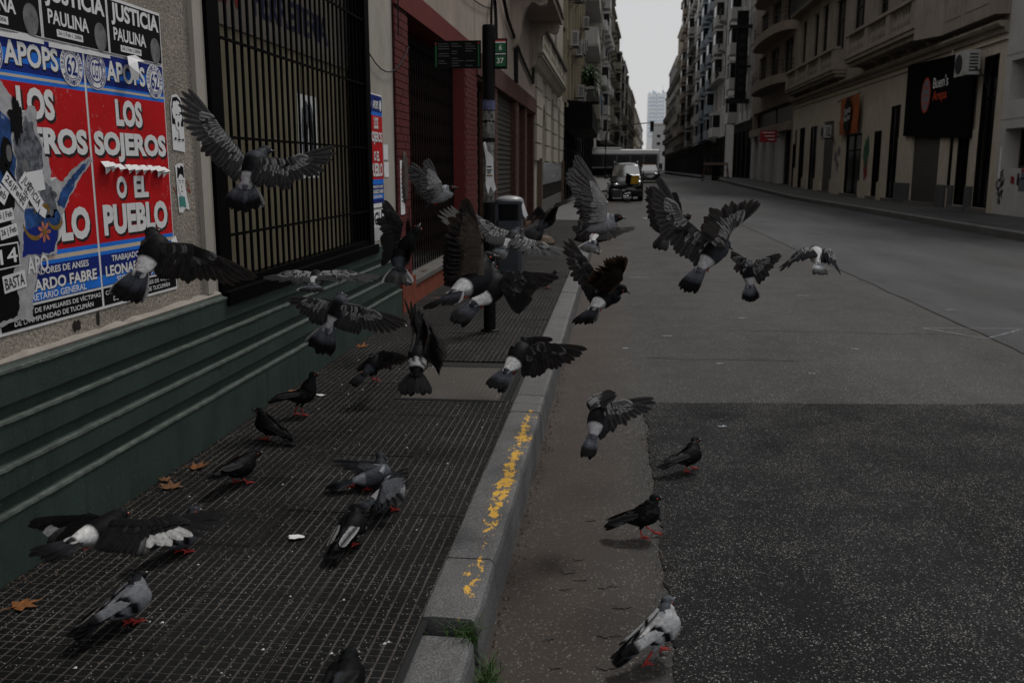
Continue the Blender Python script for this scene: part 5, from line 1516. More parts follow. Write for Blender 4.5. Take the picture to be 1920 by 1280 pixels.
# ------------------------------------------------------------------ litter bin
M_bin = surf('slate_plastic', (.035, .042, .052), .2, 5, .5, .4)
M_lid = surf('pale_lid', (.30, .31, .32), .15, 5, .35, .5)
BX, BY = -1.46, 13.1
lb = thing('litter_bin', (BX, BY, ZS), 'slate grey litter bin with pale domed lid on the pavement', 'litter bin')
def rrect(b, w_, d_, r, z0, z1, n=5):
    pr = []
    for (sx, sy, a0) in ((1, 1, 0), (-1, 1, 90), (-1, -1, 180), (1, -1, 270)):
        for k in range(n+1):
            a = R(a0+90*k/n); pr.append((BX+sx*(w_/2-r)+r*math.cos(a), BY+sy*(d_/2-r)+r*math.sin(a)))
    b.prism(pr, z0, z1, 'z')
b = MB(); rrect(b, .36, .36, .05, ZS, ZS+.72); b.build('body', M_bin, lb)
b = MB(); rrect(b, .33, .33, .05, ZS+.72, ZS+.95); b.build('opening', M_glass, lb)
for (x, y) in ((-.16, -.16), (.16, -.16), (-.16, .16), (.16, .16)):
    box('corner_post', M_bin, lb, BX+x-.02, BX+x+.02, BY+y-.02, BY+y+.02, ZS+.72, ZS+.95)
b = MB(); rrect(b, .385, .385, .06, ZS+.95, ZS+.985); b.build('lid_rim', M_bin, lb)
b = MB(); b.lathe([(.20, 0), (.19, .03), (.15, .055), (.08, .072), (.001, .078)], (BX, BY, ZS+.985), 20); b.build('lid', M_lid, lb, smooth=True)
box('front_panel', M_bin, lb, BX-.13, BX+.13, BY-.187, BY-.18, ZS+.1, ZS+.62)
lbag = MB(); lbag.add([(BX+.17, BY-.1, ZS+1.0), (BX+.2, BY-.06, ZS+.98), (BX+.27, BY-.1, ZS+.78), (BX+.24, BY-.12, ZS+.74), (BX+.2, BY-.12, ZS+.8), (BX+.23, BY-.03, ZS+.8)], [(0, 1, 2, 3, 4), (1, 5, 2)])
lbag.build('plastic_scrap', M_paper, None, 'white plastic scrap hanging from the litter bin', 'scrap', at=(BX+.2, BY-.1, ZS+.75))
bd = MB(); rg = random.Random(8)
vs = []
pts = rag(0, 0, .25, .12, 9, 16, .3)
bd.lathe([(.001, 0), (.22, 0), (.24, .06), (.19, .15), (.08, .2), (.001, .205)], (-1.0, 17.6, ZS), 14)
bd.v = [(x+.05*mnoise.noise((x*9, y*9, z*9)), y+.05*mnoise.noise((x*8, y*9, z*7+4)), z) for x, y, z in bd.v]
bd.v = [(-1.35+(x+1.0)*1.0, y, z) for x, y, z in bd.v]
bd.build('rubbish_sack', surf('brown_sack', (.11, .08, .06), .4, 6, .7), None, 'small brown rubbish sack on the pavement behind the litter bin', 'sack', at=(-1.35, 17.6, ZS))

# ------------------------------------------------------------------ cables along the left wall
M_cable = surf('black_cable', (.008, .008, .008), .2, 9, .6)
def cable(pts, r, label):
    b = MB(); P_ = []
    for i in range(len(pts)-1):
        for k in range(6):
            t_ = k/6; a, c = Vector(pts[i]), Vector(pts[i+1]); q = a.lerp(c, t_); q.z -= .0; P_.append(q)
    P_.append(Vector(pts[-1]))
    b.tube(P_, r, 6); return b.build('wall_cable', M_cable, None, label, 'cable', at=pts[0])
def sag(a, c, d, n=8):
    a, c = Vector(a), Vector(c)
    return [tuple(a.lerp(c, k/n)-Vector((0, 0, d*4*(k/n)*(1-k/n)))) for k in range(n+1)]
cable(sag((WX+.02, 8.2, 2.62), (WX+.04, 9.7, 2.86), .20), .006, 'thin black cable drooping from the pier to the brick doorway')
cable(sag((WX+.05, 9.25, 3.9), (WX+.05, 9.2, 2.9), .0)[:], .007, 'thin black cable dropping down beside the red bricks')
cable([(WX+.05, 16.6, 5.2), (WX+.06, 18.5, 4.45), (WX+.05, 21, 4.1), (WX+.05, 24.3, 3.75), (WX+.05, 24.4, 4.3)], .035, 'thick bundle of cables sloping across the pinkish wall')
cable([(WX+.05, 20.1, 4.15), (WX+.05, 20.2, 3.4)], .045, 'short thick black cable riser on the pinkish wall')
cable(sag((WX+.03, 12.0, 4.1), (WX+.04, 16.4, 4.3), .12), .010, 'slack cable crossing the upper wall over the red lintel')
b = MB(); n = 26
for k in range(4):
    b.tube([(WX+.05+.01*k, 16.35+.28*math.cos(q*math.tau/n)*(1+.1*k), 4.05+(.42+.07*k)*math.sin(q*math.tau/n)-.05*k) for q in range(n+1)], .012, 5, cap=False)
b.build('cable_coil', M_cable, None, 'coil of black cable loops hanging on the wall behind the bus stop pole', 'cable', at=(WX+.05, 16.35, 3.6))

# ------------------------------------------------------------------ van, motorcycle, taxi, bus
M_tyre = surf('tyre_rubber', (.012, .012, .012), .2, 9, .8)
M_rim = surf('wheel_rim', (.16, .16, .165), .2, 9, .35, metal=.7)
M_vblack = surf('black_car_paint', (.010, .011, .013), .15, 3, .22, .55)
M_vglass = surf('car_glass', (.03, .036, .04), .1, 2, .06, .9)
M_vglass.node_tree.nodes['Principled BSDF'].inputs['IOR'].default_value = 2.6
M_vblack.node_tree.nodes['Principled BSDF'].inputs['Coat Weight'].default_value = .25
M_lamp = surf('headlamp_glass', (.42, .43, .44), .1, 9, .1, .6)
M_chrome = surf('chrome', (.5, .5, .52), .1, 6, .15, .5, metal=.9)
M_yel = surf('taxi_yellow', (.52, .30, .02), .1, 3, .3, .5)
def loft(b, rings, close=True):
    """rings: lists of points with equal length, skinned in order"""
    n = len(rings[0]); vs = [p for r_ in rings for p in r_]; fs = []
    for i in range(len(rings)-1):
        for k in range(n):
            fs.append((i*n+k, i*n+(k+1) % n, (i+1)*n+(k+1) % n, (i+1)*n+k))
    fs.append(tuple(range(n-1, -1, -1))); fs.append(tuple(range((len(rings)-1)*n, len(rings)*n)))
    b.add(vs, fs)
def wheel(root, x, y, z, r, w_, loc):
    b = MB(); b.lathe([(r*.6, -w_/2), (r*.92, -w_/2), (r, -w_*.3), (r, w_*.3), (r*.92, w_/2), (r*.6, w_/2)], (x, y, z), 22, 'x'); o = b.build('wheel', M_tyre, root, smooth=False)
    b = MB(); b.lathe([(.001, -w_*.52), (r*.2, -w_*.52), (r*.62, -w_*.42), (r*.62, w_*.42), (r*.2, w_*.52), (.001, w_*.52)], (x, y, z), 14, 'x'); b.build('rim', M_rim, o)
def car_ring(cx, y, hw, z0, z1, tw, belt, r=.08):
    """cross-section: sill, flank, belt line, tumblehome to the roof"""
    s_ = []
    pr = [(hw*.86, z0), (hw*.97, z0+.1), (hw, z0+.28), (hw*.985, belt-.06), (hw*.95, belt), (tw, z1-.07), (tw*.9, z1-.02), (tw*.5, z1), (0, z1+.01)]
    pts = [(cx+a, y, z) for a, z in pr]+[(cx-a, y, z) for a, z in reversed(pr[:-1])]
    return pts
def make_van(cx, y0):
    z = gz(y0+2)
    v = thing('parked_van', (cx, y0+2.1, z), 'black van facing the camera with bright windscreen, parked at the left kerb', 'van')
    b = MB(); hw = .86
    secs = [(0, .80, .30, .86, .70, .74), (.08, .84, .24, .98, .74, .84), (.55, hw, .22, 1.10, .76, 1.0), (.95, hw, .22, 1.18, .78, 1.06), (1.55, hw, .22, 1.78, .66, 1.08), (1.9, hw, .22, 1.86, .66, 1.08), (3.4, hw, .22, 1.88, .66, 1.08), (4.25, hw*.98, .26, 1.82, .65, 1.06), (4.35, hw*.93, .34, 1.7, .62, 1.0)]
    loft(b, [car_ring(cx, y0+s_[0], s_[1], z+s_[2], z+s_[3], s_[4], z+s_[5]) for s_ in secs])
    b.build('body', M_vblack, v, bevel=0, smooth=True)
    b = MB(); b.add([(cx-.70, y0+.985, z+1.215), (cx+.70, y0+.985, z+1.215), (cx+.60, y0+1.50, z+1.735), (cx-.60, y0+1.50, z+1.735)], [(0, 1, 2, 3)]); b.add([(cx-.70, y0+.98, z+1.22), (cx-.60, y0+1.49, z+1.74), (cx, y0+1.42, z+1.76), (cx+.6, y0+1.49, z+1.74), (cx+.7, y0+.98, z+1.22), (cx, y0+.90, z+1.21)], [(0, 5, 2, 1), (5, 4, 3, 2)])
    b.build('windscreen', M_vglass, v)
    for s_ in (-1, 1):
        b = MB(); b.add([(cx+s_*.40, y0-.005, z+.66), (cx+s_*.76, y0+.06, z+.70), (cx+s_*.82, y0+.30, z+.90), (cx+s_*.45, y0+.02, z+.84)], [(0, 1, 2, 3)]); b.build('headlight', M_lamp, v)
        b = MB(); b.box(cx+s_*.88, cx+s_*1.03, y0+1.25, y0+1.33, z+1.08, z+1.28) if s_ > 0 else b.box(cx-1.03, cx-.88, y0+1.25, y0+1.33, z+1.08, z+1.28); b.build('wing_mirror', M_vblack, v, bevel=.02)
        b = MB(); b.add([(cx+s_*.865, y0+1.6, z+1.12), (cx+s_*.865, y0+2.5, z+1.12), (cx+s_*.70, y0+2.45, z+1.72), (cx+s_*.71, y0+1.85, z+1.72)], [(0, 1, 2, 3)]); b.build('side_window', M_vglass, v)
        b = MB(); b.tube([(cx+s_*.58, y0+1.7, z+1.87), (cx+s_*.58, y0+1.8, z+1.95), (cx+s_*.58, y0+4.0, z+1.95), (cx+s_*.58, y0+4.1, z+1.86)], .02, 6); b.build('roof_rail', M_chrome, v)
        for yy in (.75, 3.45): wheel(v, cx+s_*.76, y0+yy, z+.31, .31, .2, None)
    box('grille', M_acd, v, cx-.42, cx+.42, y0-.03, y0+.02, z+.62, z+.76); box('grille', M_acd, v, cx-.55, cx+.55, y0-.03, y0+.02, z+.34, z+.48)
    box('badge', M_chrome, v, cx-.06, cx+.06, y0-.04, y0-.03, z+.66, z+.74)
    box('bumper', M_vblack, v, cx-.78, cx+.78, y0-.05, y0+.1, z+.48, z+.60, bevel=.02); box('number_plate', M_paper, v, cx-.2, cx+.2, y0-.058, y0-.05, z+.50, z+.59)
    return v
make_van(.56, 46.6)
# motorcycle with a delivery box, leaning across in front of the van
def make_moto(cx, cy, ang, lean):
    z = gz(cy)
    v = thing('delivery_motorcycle', (0, 0, 0), 'dark motorcycle with yellow fronted delivery box leaning in front of the van', 'motorcycle')
    for x in (-.62, .62):
        b = MB(); n = 20
        b.tube([(x+.27*math.cos(k*math.tau/n), 0, .29+.27*math.sin(k*math.tau/n)) for k in range(n+1)], .045, 6, cap=False); o = b.build('wheel', M_tyre, v)
        b = MB(); b.lathe([(.03, -.06), (.05, 0), (.03, .06)], (x, 0, .29), 10, 'y')
        for k in range(5): b.tube([(x, 0, .29), (x+.25*math.cos(k*math.tau/5), 0, .29+.25*math.sin(k*math.tau/5))], .012, 5)
        b.build('spokes', M_rim, o)
    b = MB(); loft(b, [[(x, w_*math.cos(k*math.tau/10), zc+h*math.sin(k*math.tau/10)) for k in range(10)] for x, w_, zc, h in [(-.45, .03, .70, .03), (-.3, .12, .72, .10), (.0, .15, .78, .14), (.22, .12, .80, .12), (.33, .04, .80, .05)]]); b.build('fuel_tank', M_vblack, v, smooth=True)
    b = MB(); loft(b, [[(x, w_*math.cos(k*math.tau/10), zc+h*math.sin(k*math.tau/10)) for k in range(10)] for x, w_, zc, h in [(-.75, .08, .80, .03), (-.55, .13, .80, .06), (-.2, .12, .76, .05), (0, .06, .76, .03)]]); b.build('seat', M_tyre, v, smooth=True)
    b = MB(); b.box(-.25, .22, -.13, .13, .25, .62); b.build('engine', M_rim, v, bevel=.04)
    b = MB(); b.tube([(.62, .08, .29), (.36, .08, .95)], .022, 6); b.tube([(.62, -.08, .29), (.36, -.08, .95)], .022, 6); b.build('fork', M_chrome, v)
    b = MB(); b.tube([(.22, .36, 1.08), (.30, .25, 1.05), (.36, 0, .98), (.30, -.25, 1.05), (.22, -.36, 1.08)], .016, 6); b.build('handlebar', M_acd, v)
    for s_ in (-1, 1):
        b = MB(); b.tube([(.3, s_*.25, 1.05), (.32, s_*.3, 1.2)], .008, 5); b.box(.30, .33, s_*.3-.06, s_*.3+.06, 1.18, 1.26); b.build('mirror', M_acd, v)
    b = MB(); b.lathe([(.001, 0), (.09, .01), (.1, .06), (.06, .12)], (.40, 0, .92), 12, 'x'); b.build('headlight', M_lamp, v)
    b = MB(); b.tube([(.1, -.16, .28), (-.3, -.17, .28), (-.85, -.18, .40)], [.03, .045, .05], 8); b.build('exhaust', M_chrome, v)
    b = MB(); b.prism([(-.95, .60), (-.55, .62), (-.5, .7), (-.9, .72)], -.09, .09, 'y'); b.build('tail_fairing', M_white2, v)
    bx = MB(); bx.box(-1.02, -.52, -.25, .25, .88, 1.38); o = bx.build('delivery_box', M_vblack, v, bevel=.02)
    box('yellow_panel', M_yel, o, -.96, -.58, -.258, -.2515, .95, 1.31)
    box('yellow_panel', M_yel, o, -.96, -.58, .2515, .258, .95, 1.31); box('yellow_panel', M_yel, o, -1.028, -1.0215, -.19, .19, .95, 1.31)
    b = MB(); b.lathe([(.001, 0), (.10, 0), (.10, .004), (.001, .004)], (-.77, -.263, 1.13), 16, 'y'); b.build('box_emblem', M_white2, o)
    v.location = (cx, cy, z); v.rotation_euler = (lean, 0, ang)
    return v
make_moto(.05, 45.55, R(205), R(-12))

def make_taxi(cx, y0):
    z = gz(y0+2)
    v = thing('taxi', (cx, y0+2.2, z), 'black and yellow taxi with bright bonnet driving towards the camera', 'taxi')
    b = MB(); hw = .87
    secs = [(0, .78, .30, .70, .66, .60), (.1, .84, .22, .80, .72, .68), (.6, hw, .2, .90, .74, .82), (1.15, hw, .2, .97, .76, .90), (1.9, hw, .2, 1.0, .80, .93), (3.2, hw, .2, 1.0, .8, .93), (4.0, hw*.98, .22, 1.0, .78, .92), (4.35, hw*.9, .34, .88, .7, .8)]
    loft(b, [car_ring(cx, y0+s_[0], s_[1], z+s_[2], z+s_[3], s_[4], z+s_[5]) for s_ in secs]); b.build('body', M_vblack, v, smooth=True)
    b = MB()
    pr = [(1.05, .80, .94), (1.75, .60, 1.42), (2.9, .60, 1.46), (3.85, .76, .98)]
    vs = []
    for y, w_, zz in pr: vs += [(cx-w_, y0+y, z+zz), (cx+w_, y0+y, z+zz)]
    vs += [(cx-.80, y0+1.05, z+.9), (cx+.80, y0+1.05, z+.9), (cx-.8, y0+3.85, z+.9), (cx+.8, y0+3.85, z+.9)]
    b.add(vs, [(2, 3, 5, 4), (4, 5, 7, 6), (0, 2, 4, 6, 10, 8), (1, 9, 11, 7, 5, 3)]); b.build('cabin', M_yel, v)
    b = MB(); b.add([(cx-.70, y0+1.09, z+.97), (cx+.70, y0+1.09, z+.97), (cx+.54, y0+1.72, z+1.41), (cx-.54, y0+1.72, z+1.41)], [(0, 1, 2, 3)]); b.build('windscreen', M_vglass, v)
    for s_ in (-1, 1):
        b = MB(); b.add([(cx+s_*.45, y0-.01, z+.56), (cx+s_*.76, y0+.06, z+.58), (cx+s_*.80, y0+.28, z+.72), (cx+s_*.48, y0+.03, z+.67)], [(0, 1, 2, 3)]); b.build('headlight', M_lamp, v)
        b = MB(); b.box(min(cx+s_*.85, cx+s_*1.02), max(cx+s_*.85, cx+s_*1.02), y0+1.35, y0+1.43, z+.92, z+1.06); b.build('wing_mirror', M_vblack, v, bevel=.02)
        b = MB(); b.add([(cx+s_*.775, y0+1.5, z+.98), (cx+s_*.775, y0+3.3, z+.98), (cx+s_*.62, y0+2.85, z+1.40), (cx+s_*.62, y0+1.95, z+1.40)], [(0, 1, 2, 3)]); b.build('side_window', M_vglass, v)
        for yy in (.8, 3.4): wheel(v, cx+s_*.76, y0+yy, z+.3, .3, .2, None)
    box('grille', M_chrome, v, cx-.35, cx+.35, y0-.03, y0+.02, z+.52, z+.58); box('lower_grille', M_acd, v, cx-.6, cx+.6, y0-.03, y0+.02, z+.3, z+.42)
    box('number_plate', M_paper, v, cx-.2, cx+.2, y0-.05, y0-.03, z+.40, z+.48)
    return v
make_taxi(2.9, 79)

M_bus = surf('white_bus_paint', (.72, .73, .73), .12, 1, .4, .4)
M_busb = surf('blue_bus_paint', (.03, .06, .15), .2, 1, .4, .4)
bz = gz(92); bs = thing('city_bus', (0, 92, bz), 'long white roofed city bus crossing the street behind the taxi', 'bus')
b = MB()
loft(b, [[(x, y0, bz+zz) for y0, zz in [(90.8+i_, .35), (90.75+i_, 1.2), (90.78+i_, 2.5), (90.95+i_, 2.8), (91.4+i_, 2.9), (92.7-i_, 2.9), (93.15-i_, 2.8), (93.25-i_, 1.2), (93.2-i_, .35)]] for x, i_ in [(-6.6, .1), (-6.4, 0), (3.8, 0), (4.15, .1)]])
b.build('body', M_bus, bs)
box('roof_unit', M_bus, bs, -2.8, .6, 91.2, 92.8, bz+2.9, bz+3.08, bevel=.06)
box('lower_panel', M_dark, bs, -6.4, 3.9, 90.70, 90.748, bz+.4, bz+1.15)
for k in range(8):
    x = -6.2+k*1.28; box('side_window', M_glass, bs, x, x+1.18, 90.715, 90.765, bz+1.3, bz+2.35)
box('window_band', M_vblack, bs, -6.35, 4.0, 90.735, 90.775, bz+1.22, bz+2.45)
box('destination_panel', M_vblack, bs, 4.10, 4.19, 91.2, 92.9, bz+1.1, bz+2.5)
for x in (-4.6, 2.4): 
    b = MB(); b.lathe([(.001, -.14), (.48, -.14), (.5, -.08), (.5, .1), (.001, .1)], (x, 90.85, bz+.5), 20, 'y'); o = b.build('wheel', M_tyre, bs)
    b = MB(); b.lathe([(.001, -.17), (.2, -.16), (.28, -.145), (.28, -.13)], (x, 90.85, bz+.5), 14, 'y'); b.build('rim', M_rim, o)

# parked pale van at the crossing behind the left pavement, barely showing
# ------------------------------------------------------------------ traffic light on a mast arm
tl = thing('traffic_light', (-.72, 84, gz(84)+.2), 'traffic light hung on a curved mast arm over the street', 'traffic light')
b = MB(); z0 = gz(84)+.2
pts = [(-.85, 84, z0), (-.85, 84, 4.0), (-.8, 84, 4.5), (-.55, 84, 4.9), (0, 84, 5.15), (1.2, 84, 5.35), (3.35, 84, 5.5)]
b.tube(pts, [.09, .08, .07, .06, .055, .05, .04], 10); b.build('mast', surf('grey_mast', (.035, .035, .037), .2, 5, .5), tl)
b = MB(); b.box(2.98, 3.3, 83.8, 84.05, 4.72, 5.62); hd = b.build('signal_head', M_rail, tl, bevel=.03)
for k, mm in enumerate((surf('red_lens', (.06, .008, .006), .1, 9, .3), surf('amber_lens', (.07, .04, .005), .1, 9, .3), surf('green_lens', (.008, .06, .03), .1, 9, .3))):
    b = MB(); b.lathe([(.001, -.01), (.10, 0), (.11, .02)], (3.14, 83.79, 5.44-k*.28), 14, 'y'); b.build('lens', mm, hd)
    b = MB(); vs = []; fs = []
    for q in range(11):
        a = R(-20+220*q/10)
        for yy in (83.79, 83.62): vs.append((3.14+.13*math.cos(a), yy, 5.44-k*.28+.13*math.sin(a)))
    for q in range(10): fs.append((2*q, 2*q+1, 2*q+3, 2*q+2))
    b.add(vs, fs).build('visor', M_rail, hd)

# ------------------------------------------------------------------ rusty work barrier on the right
M_rust = surf('rusty_frame', (.10, .055, .04), .4, 6, .7)
wb = thing('work_barrier', (9.3, 86.5, gz(86)+.1), 'rusty tube work barrier with a wooden board at the right kerb', 'barrier')
z0 = gz(86.5)
b = MB()
for y in (86.0, 87.6):
    for x in (7.9, 10.2): b.tube([(x, y, z0), (x+(.15 if x < 9 else -.15), 86.8, z0+1.55)], .045, 6)
b.tube([(7.9, 86.0, z0+.35), (10.2, 86.0, z0+.35)], .035, 6); b.tube([(7.95, 86.4, z0+1.0), (10.15, 86.4, z0+1.0)], .035, 6); b.build('frame', M_rust, wb)
box('top_plank', surf('pale_pink_plank', (.22, .15, .13), .3, 4, .8), wb, 7.95, 10.15, 86.62, 86.70, z0+1.42, z0+1.62)
box('board', M_dark, wb, 8.65, 9.35, 86.1, 86.14, z0+.05, z0+1.3)

# ------------------------------------------------------------------ fallen leaves, paper, weeds
M_leaf = surf('dry_leaf', (.22, .085, .028), .5, 60, .8)
M_leaf2 = surf('brown_leaf', (.16, .075, .035), .5, 60, .8)
def leaf(x, y, s, ang, label, mat=None, curlk=1.0, z=None):
    b = MB(); pts = []
    lobes = [(0, 1.0), (22, .45), (48, .82), (72, .38), (100, .66), (130, .36), (165, .3), (180, .12), (195, .3), (230, .36), (260, .66), (288, .38), (312, .82), (338, .45)]
    zz = ZS if z is None else z
    for a, r in lobes:
        t_ = R(a)+ang; pts.append((x+s*r*math.cos(t_), y+s*r*math.sin(t_), zz+.006+curlk*.28*s*r*r*(.5+.5*math.cos(a*3.0+x*40))))
    b.add([(x, y, zz+.008)]+pts, [(0, i+1, (i+1) % len(pts)+1) for i in range(len(pts))])
    b.tube([(x-s*.1*math.cos(ang), y-s*.1*math.sin(ang), zz+.008), (x-s*.8*math.cos(ang), y-s*.8*math.sin(ang), zz+.012)], .0015, 4)
    return b.build('fallen_leaf', mat or M_leaf, None, label, 'leaf', 'dry leaves on the pavement', at=(x, y, zz))
leaf(-2.02, 4.17, .075, .4, 'curled brown leaf against the green wall, upper of the pair left of the pigeons')
leaf(-2.00, 3.88, .085, 2.1, 'large dry leaf against the green wall, lower of the pair', M_leaf2)
leaf(-1.955, 2.70, .075, .9, 'orange brown leaf at the left edge of the pavement')
leaf(-2.07, 3.98, .05, 3.4, 'small brown leaf lying between the two larger leaves by the wall', M_leaf2)
leaf(-1.77, 6.36, .06, .2, 'small orange leaf on the tiles near the landing pigeon')
leaf(-2.04, 7.3, .09, 1.5, 'long dry leaf by the foot of the green wall, farther off')
leaf(-2.06, 8.4, .06, 2.5, 'dry leaf at the corner where green base meets red step', M_leaf2)
leaf(-1.99, 8.9, .07, .3, 'brown leaf at the foot of the red step', M_leaf2)
leaf(-1.95, 10.2, .07, 1.3, 'brown leaf beside the red riser', M_leaf2)
leaf(-1.98, 11.3, .08, 2.7, 'pale brown leaf farther along the red riser')
leaf(-2.2, 10.6, .07, .7, 'brown leaf lying on the doorway threshold', M_leaf2, z=.462)
leaf(-2.0, 5.05, .035, 1.9, 'tiny leaf scrap at the wall foot')
leaf(-2.08, 5.75, .05, 3.0, 'brown leaf behind the black pigeon at the wall', M_leaf2)
def scrap(x, y, s, seed, label, z=ZS+.002):
    pts = rag(x, y, s, s*.6, seed, 12, .5); b = MB()
    b.add([(u, v, z+.004+.012*abs(mnoise.noise((u*30, v*30, seed)))) for u, v in pts], [tuple(range(12))])
    return b.build('paper_scrap', M_paper, None, label, 'paper scrap', 'paper scraps on the ground', at=(x, y, z))
scrap(-1.23, 3.37, .036, 3, 'white paper scrap on the ribbed tiles left of the dark pigeon')
scrap(-1.86, 5.66, .03, 5, 'white paper scrap behind the black pigeon near the wall')
scrap(-1.93, 8.33, .05, 6, 'small white litter near the end of the green base')
scrap(1.1, 31, .22, 8, 'white paper lying on the road in front of the van', .012)
scrap(-.26, 2.52, .012, 12, 'tiny white crumb in the gutter', .012)
# grit and crumbs along the wall foot
gr = MB(); rg = random.Random(2)
for k in range(420):
    y = rg.uniform(2.2, 9); x = WX+.055+abs(rg.gauss(0, .05)); s_ = rg.uniform(.002, .007)
    gr.add([(x-s_, y-s_, ZS), (x+s_, y-s_*.6, ZS), (x+s_*.4, y+s_, ZS), (x, y, ZS+s_*1.2)], [(0, 1, 3), (1, 2, 3), (2, 0, 3)])
for k in range(260):
    y = rg.uniform(2.3, 8); x = KO+.015+abs(rg.gauss(0, .025)); s_ = rg.uniform(.002, .007)
    gr.add([(x-s_, y-s_, .004), (x+s_, y-s_*.6, .004), (x+s_*.4, y+s_, .004), (x, y, .004+s_*1.2)], [(0, 1, 3), (1, 2, 3), (2, 0, 3)])
for k in range(420):
    y = rg.uniform(1.9, 6.4); x = .235+rg.gauss(0, .03); s_ = rg.uniform(.002, .006)
    gr.add([(x-s_, y-s_, .006), (x+s_, y-s_*.6, .006), (x+s_*.4, y+s_, .006), (x, y, .006+s_*1.3)], [(0, 1, 3), (1, 2, 3), (2, 0, 3)])
gr.build('grit', surf('brown_grit', (.10, .07, .05), .6, 90, .9), None, 'brown grit and crumbs gathered along the wall foot and gutter', 'grit', kind='stuff')
cr = MB()
for k in range(70):
    y = rg.uniform(2.3, 7.5); x = rg.uniform(-1.95, -.66); s_ = rg.uniform(.0025, .006)
    cr.add([(x-s_, y-s_, ZS+.001), (x+s_, y-s_*.6, ZS+.001), (x+s_*.4, y+s_, ZS+.001), (x, y, ZS+s_)], [(0, 1, 3), (1, 2, 3), (2, 0, 3)])
cr.build('crumbs', M_paper, None, 'pale crumbs scattered over the pavement tiles', 'crumbs', kind='stuff')
# weeds in the broken kerb joint
M_grass = surf('weed_green', (.035, .075, .018), .5, 40, .6)
wg = MB()
for k in range(330):
    t_ = rg.random()
    if t_ < .42: x, y, z = -.42-abs(rg.gauss(0, .05)), rg.uniform(2.72, 2.79), ZS-.10+rg.uniform(0, .04)
    else: x, y, z = KO+.012+abs(rg.gauss(0, .025)), rg.gauss(2.66, .07), .008
    l_ = rg.uniform(.04, .14); a = rg.uniform(0, math.tau); tl_ = rg.uniform(.2, .9)
    d = Vector((math.cos(a)*tl_+(.3 if x > KO else 0), math.sin(a)*tl_, 1)).normalized()
    p0 = Vector((x, y, z)); p1 = p0+d*l_*.6; p2 = p1+(d+Vector((math.cos(a)*.8, math.sin(a)*.8, -.5))).normalized()*l_*.5
    s_ = Vector((-math.sin(a), math.cos(a), 0))*.0018
    wg.add([p0-s_, p0+s_, p1+s_*.8, p1-s_*.8, p2], [(0, 1, 2, 3), (3, 2, 4)])
wg.build('weeds', M_grass, None, 'tuft of green weeds growing in the broken kerb joint', 'weeds', kind='stuff')
box('kerb_gap_earth', M_earth, kerb, KI+.005, KO-.02, 2.69, 2.81, -.02, ZS-.09)

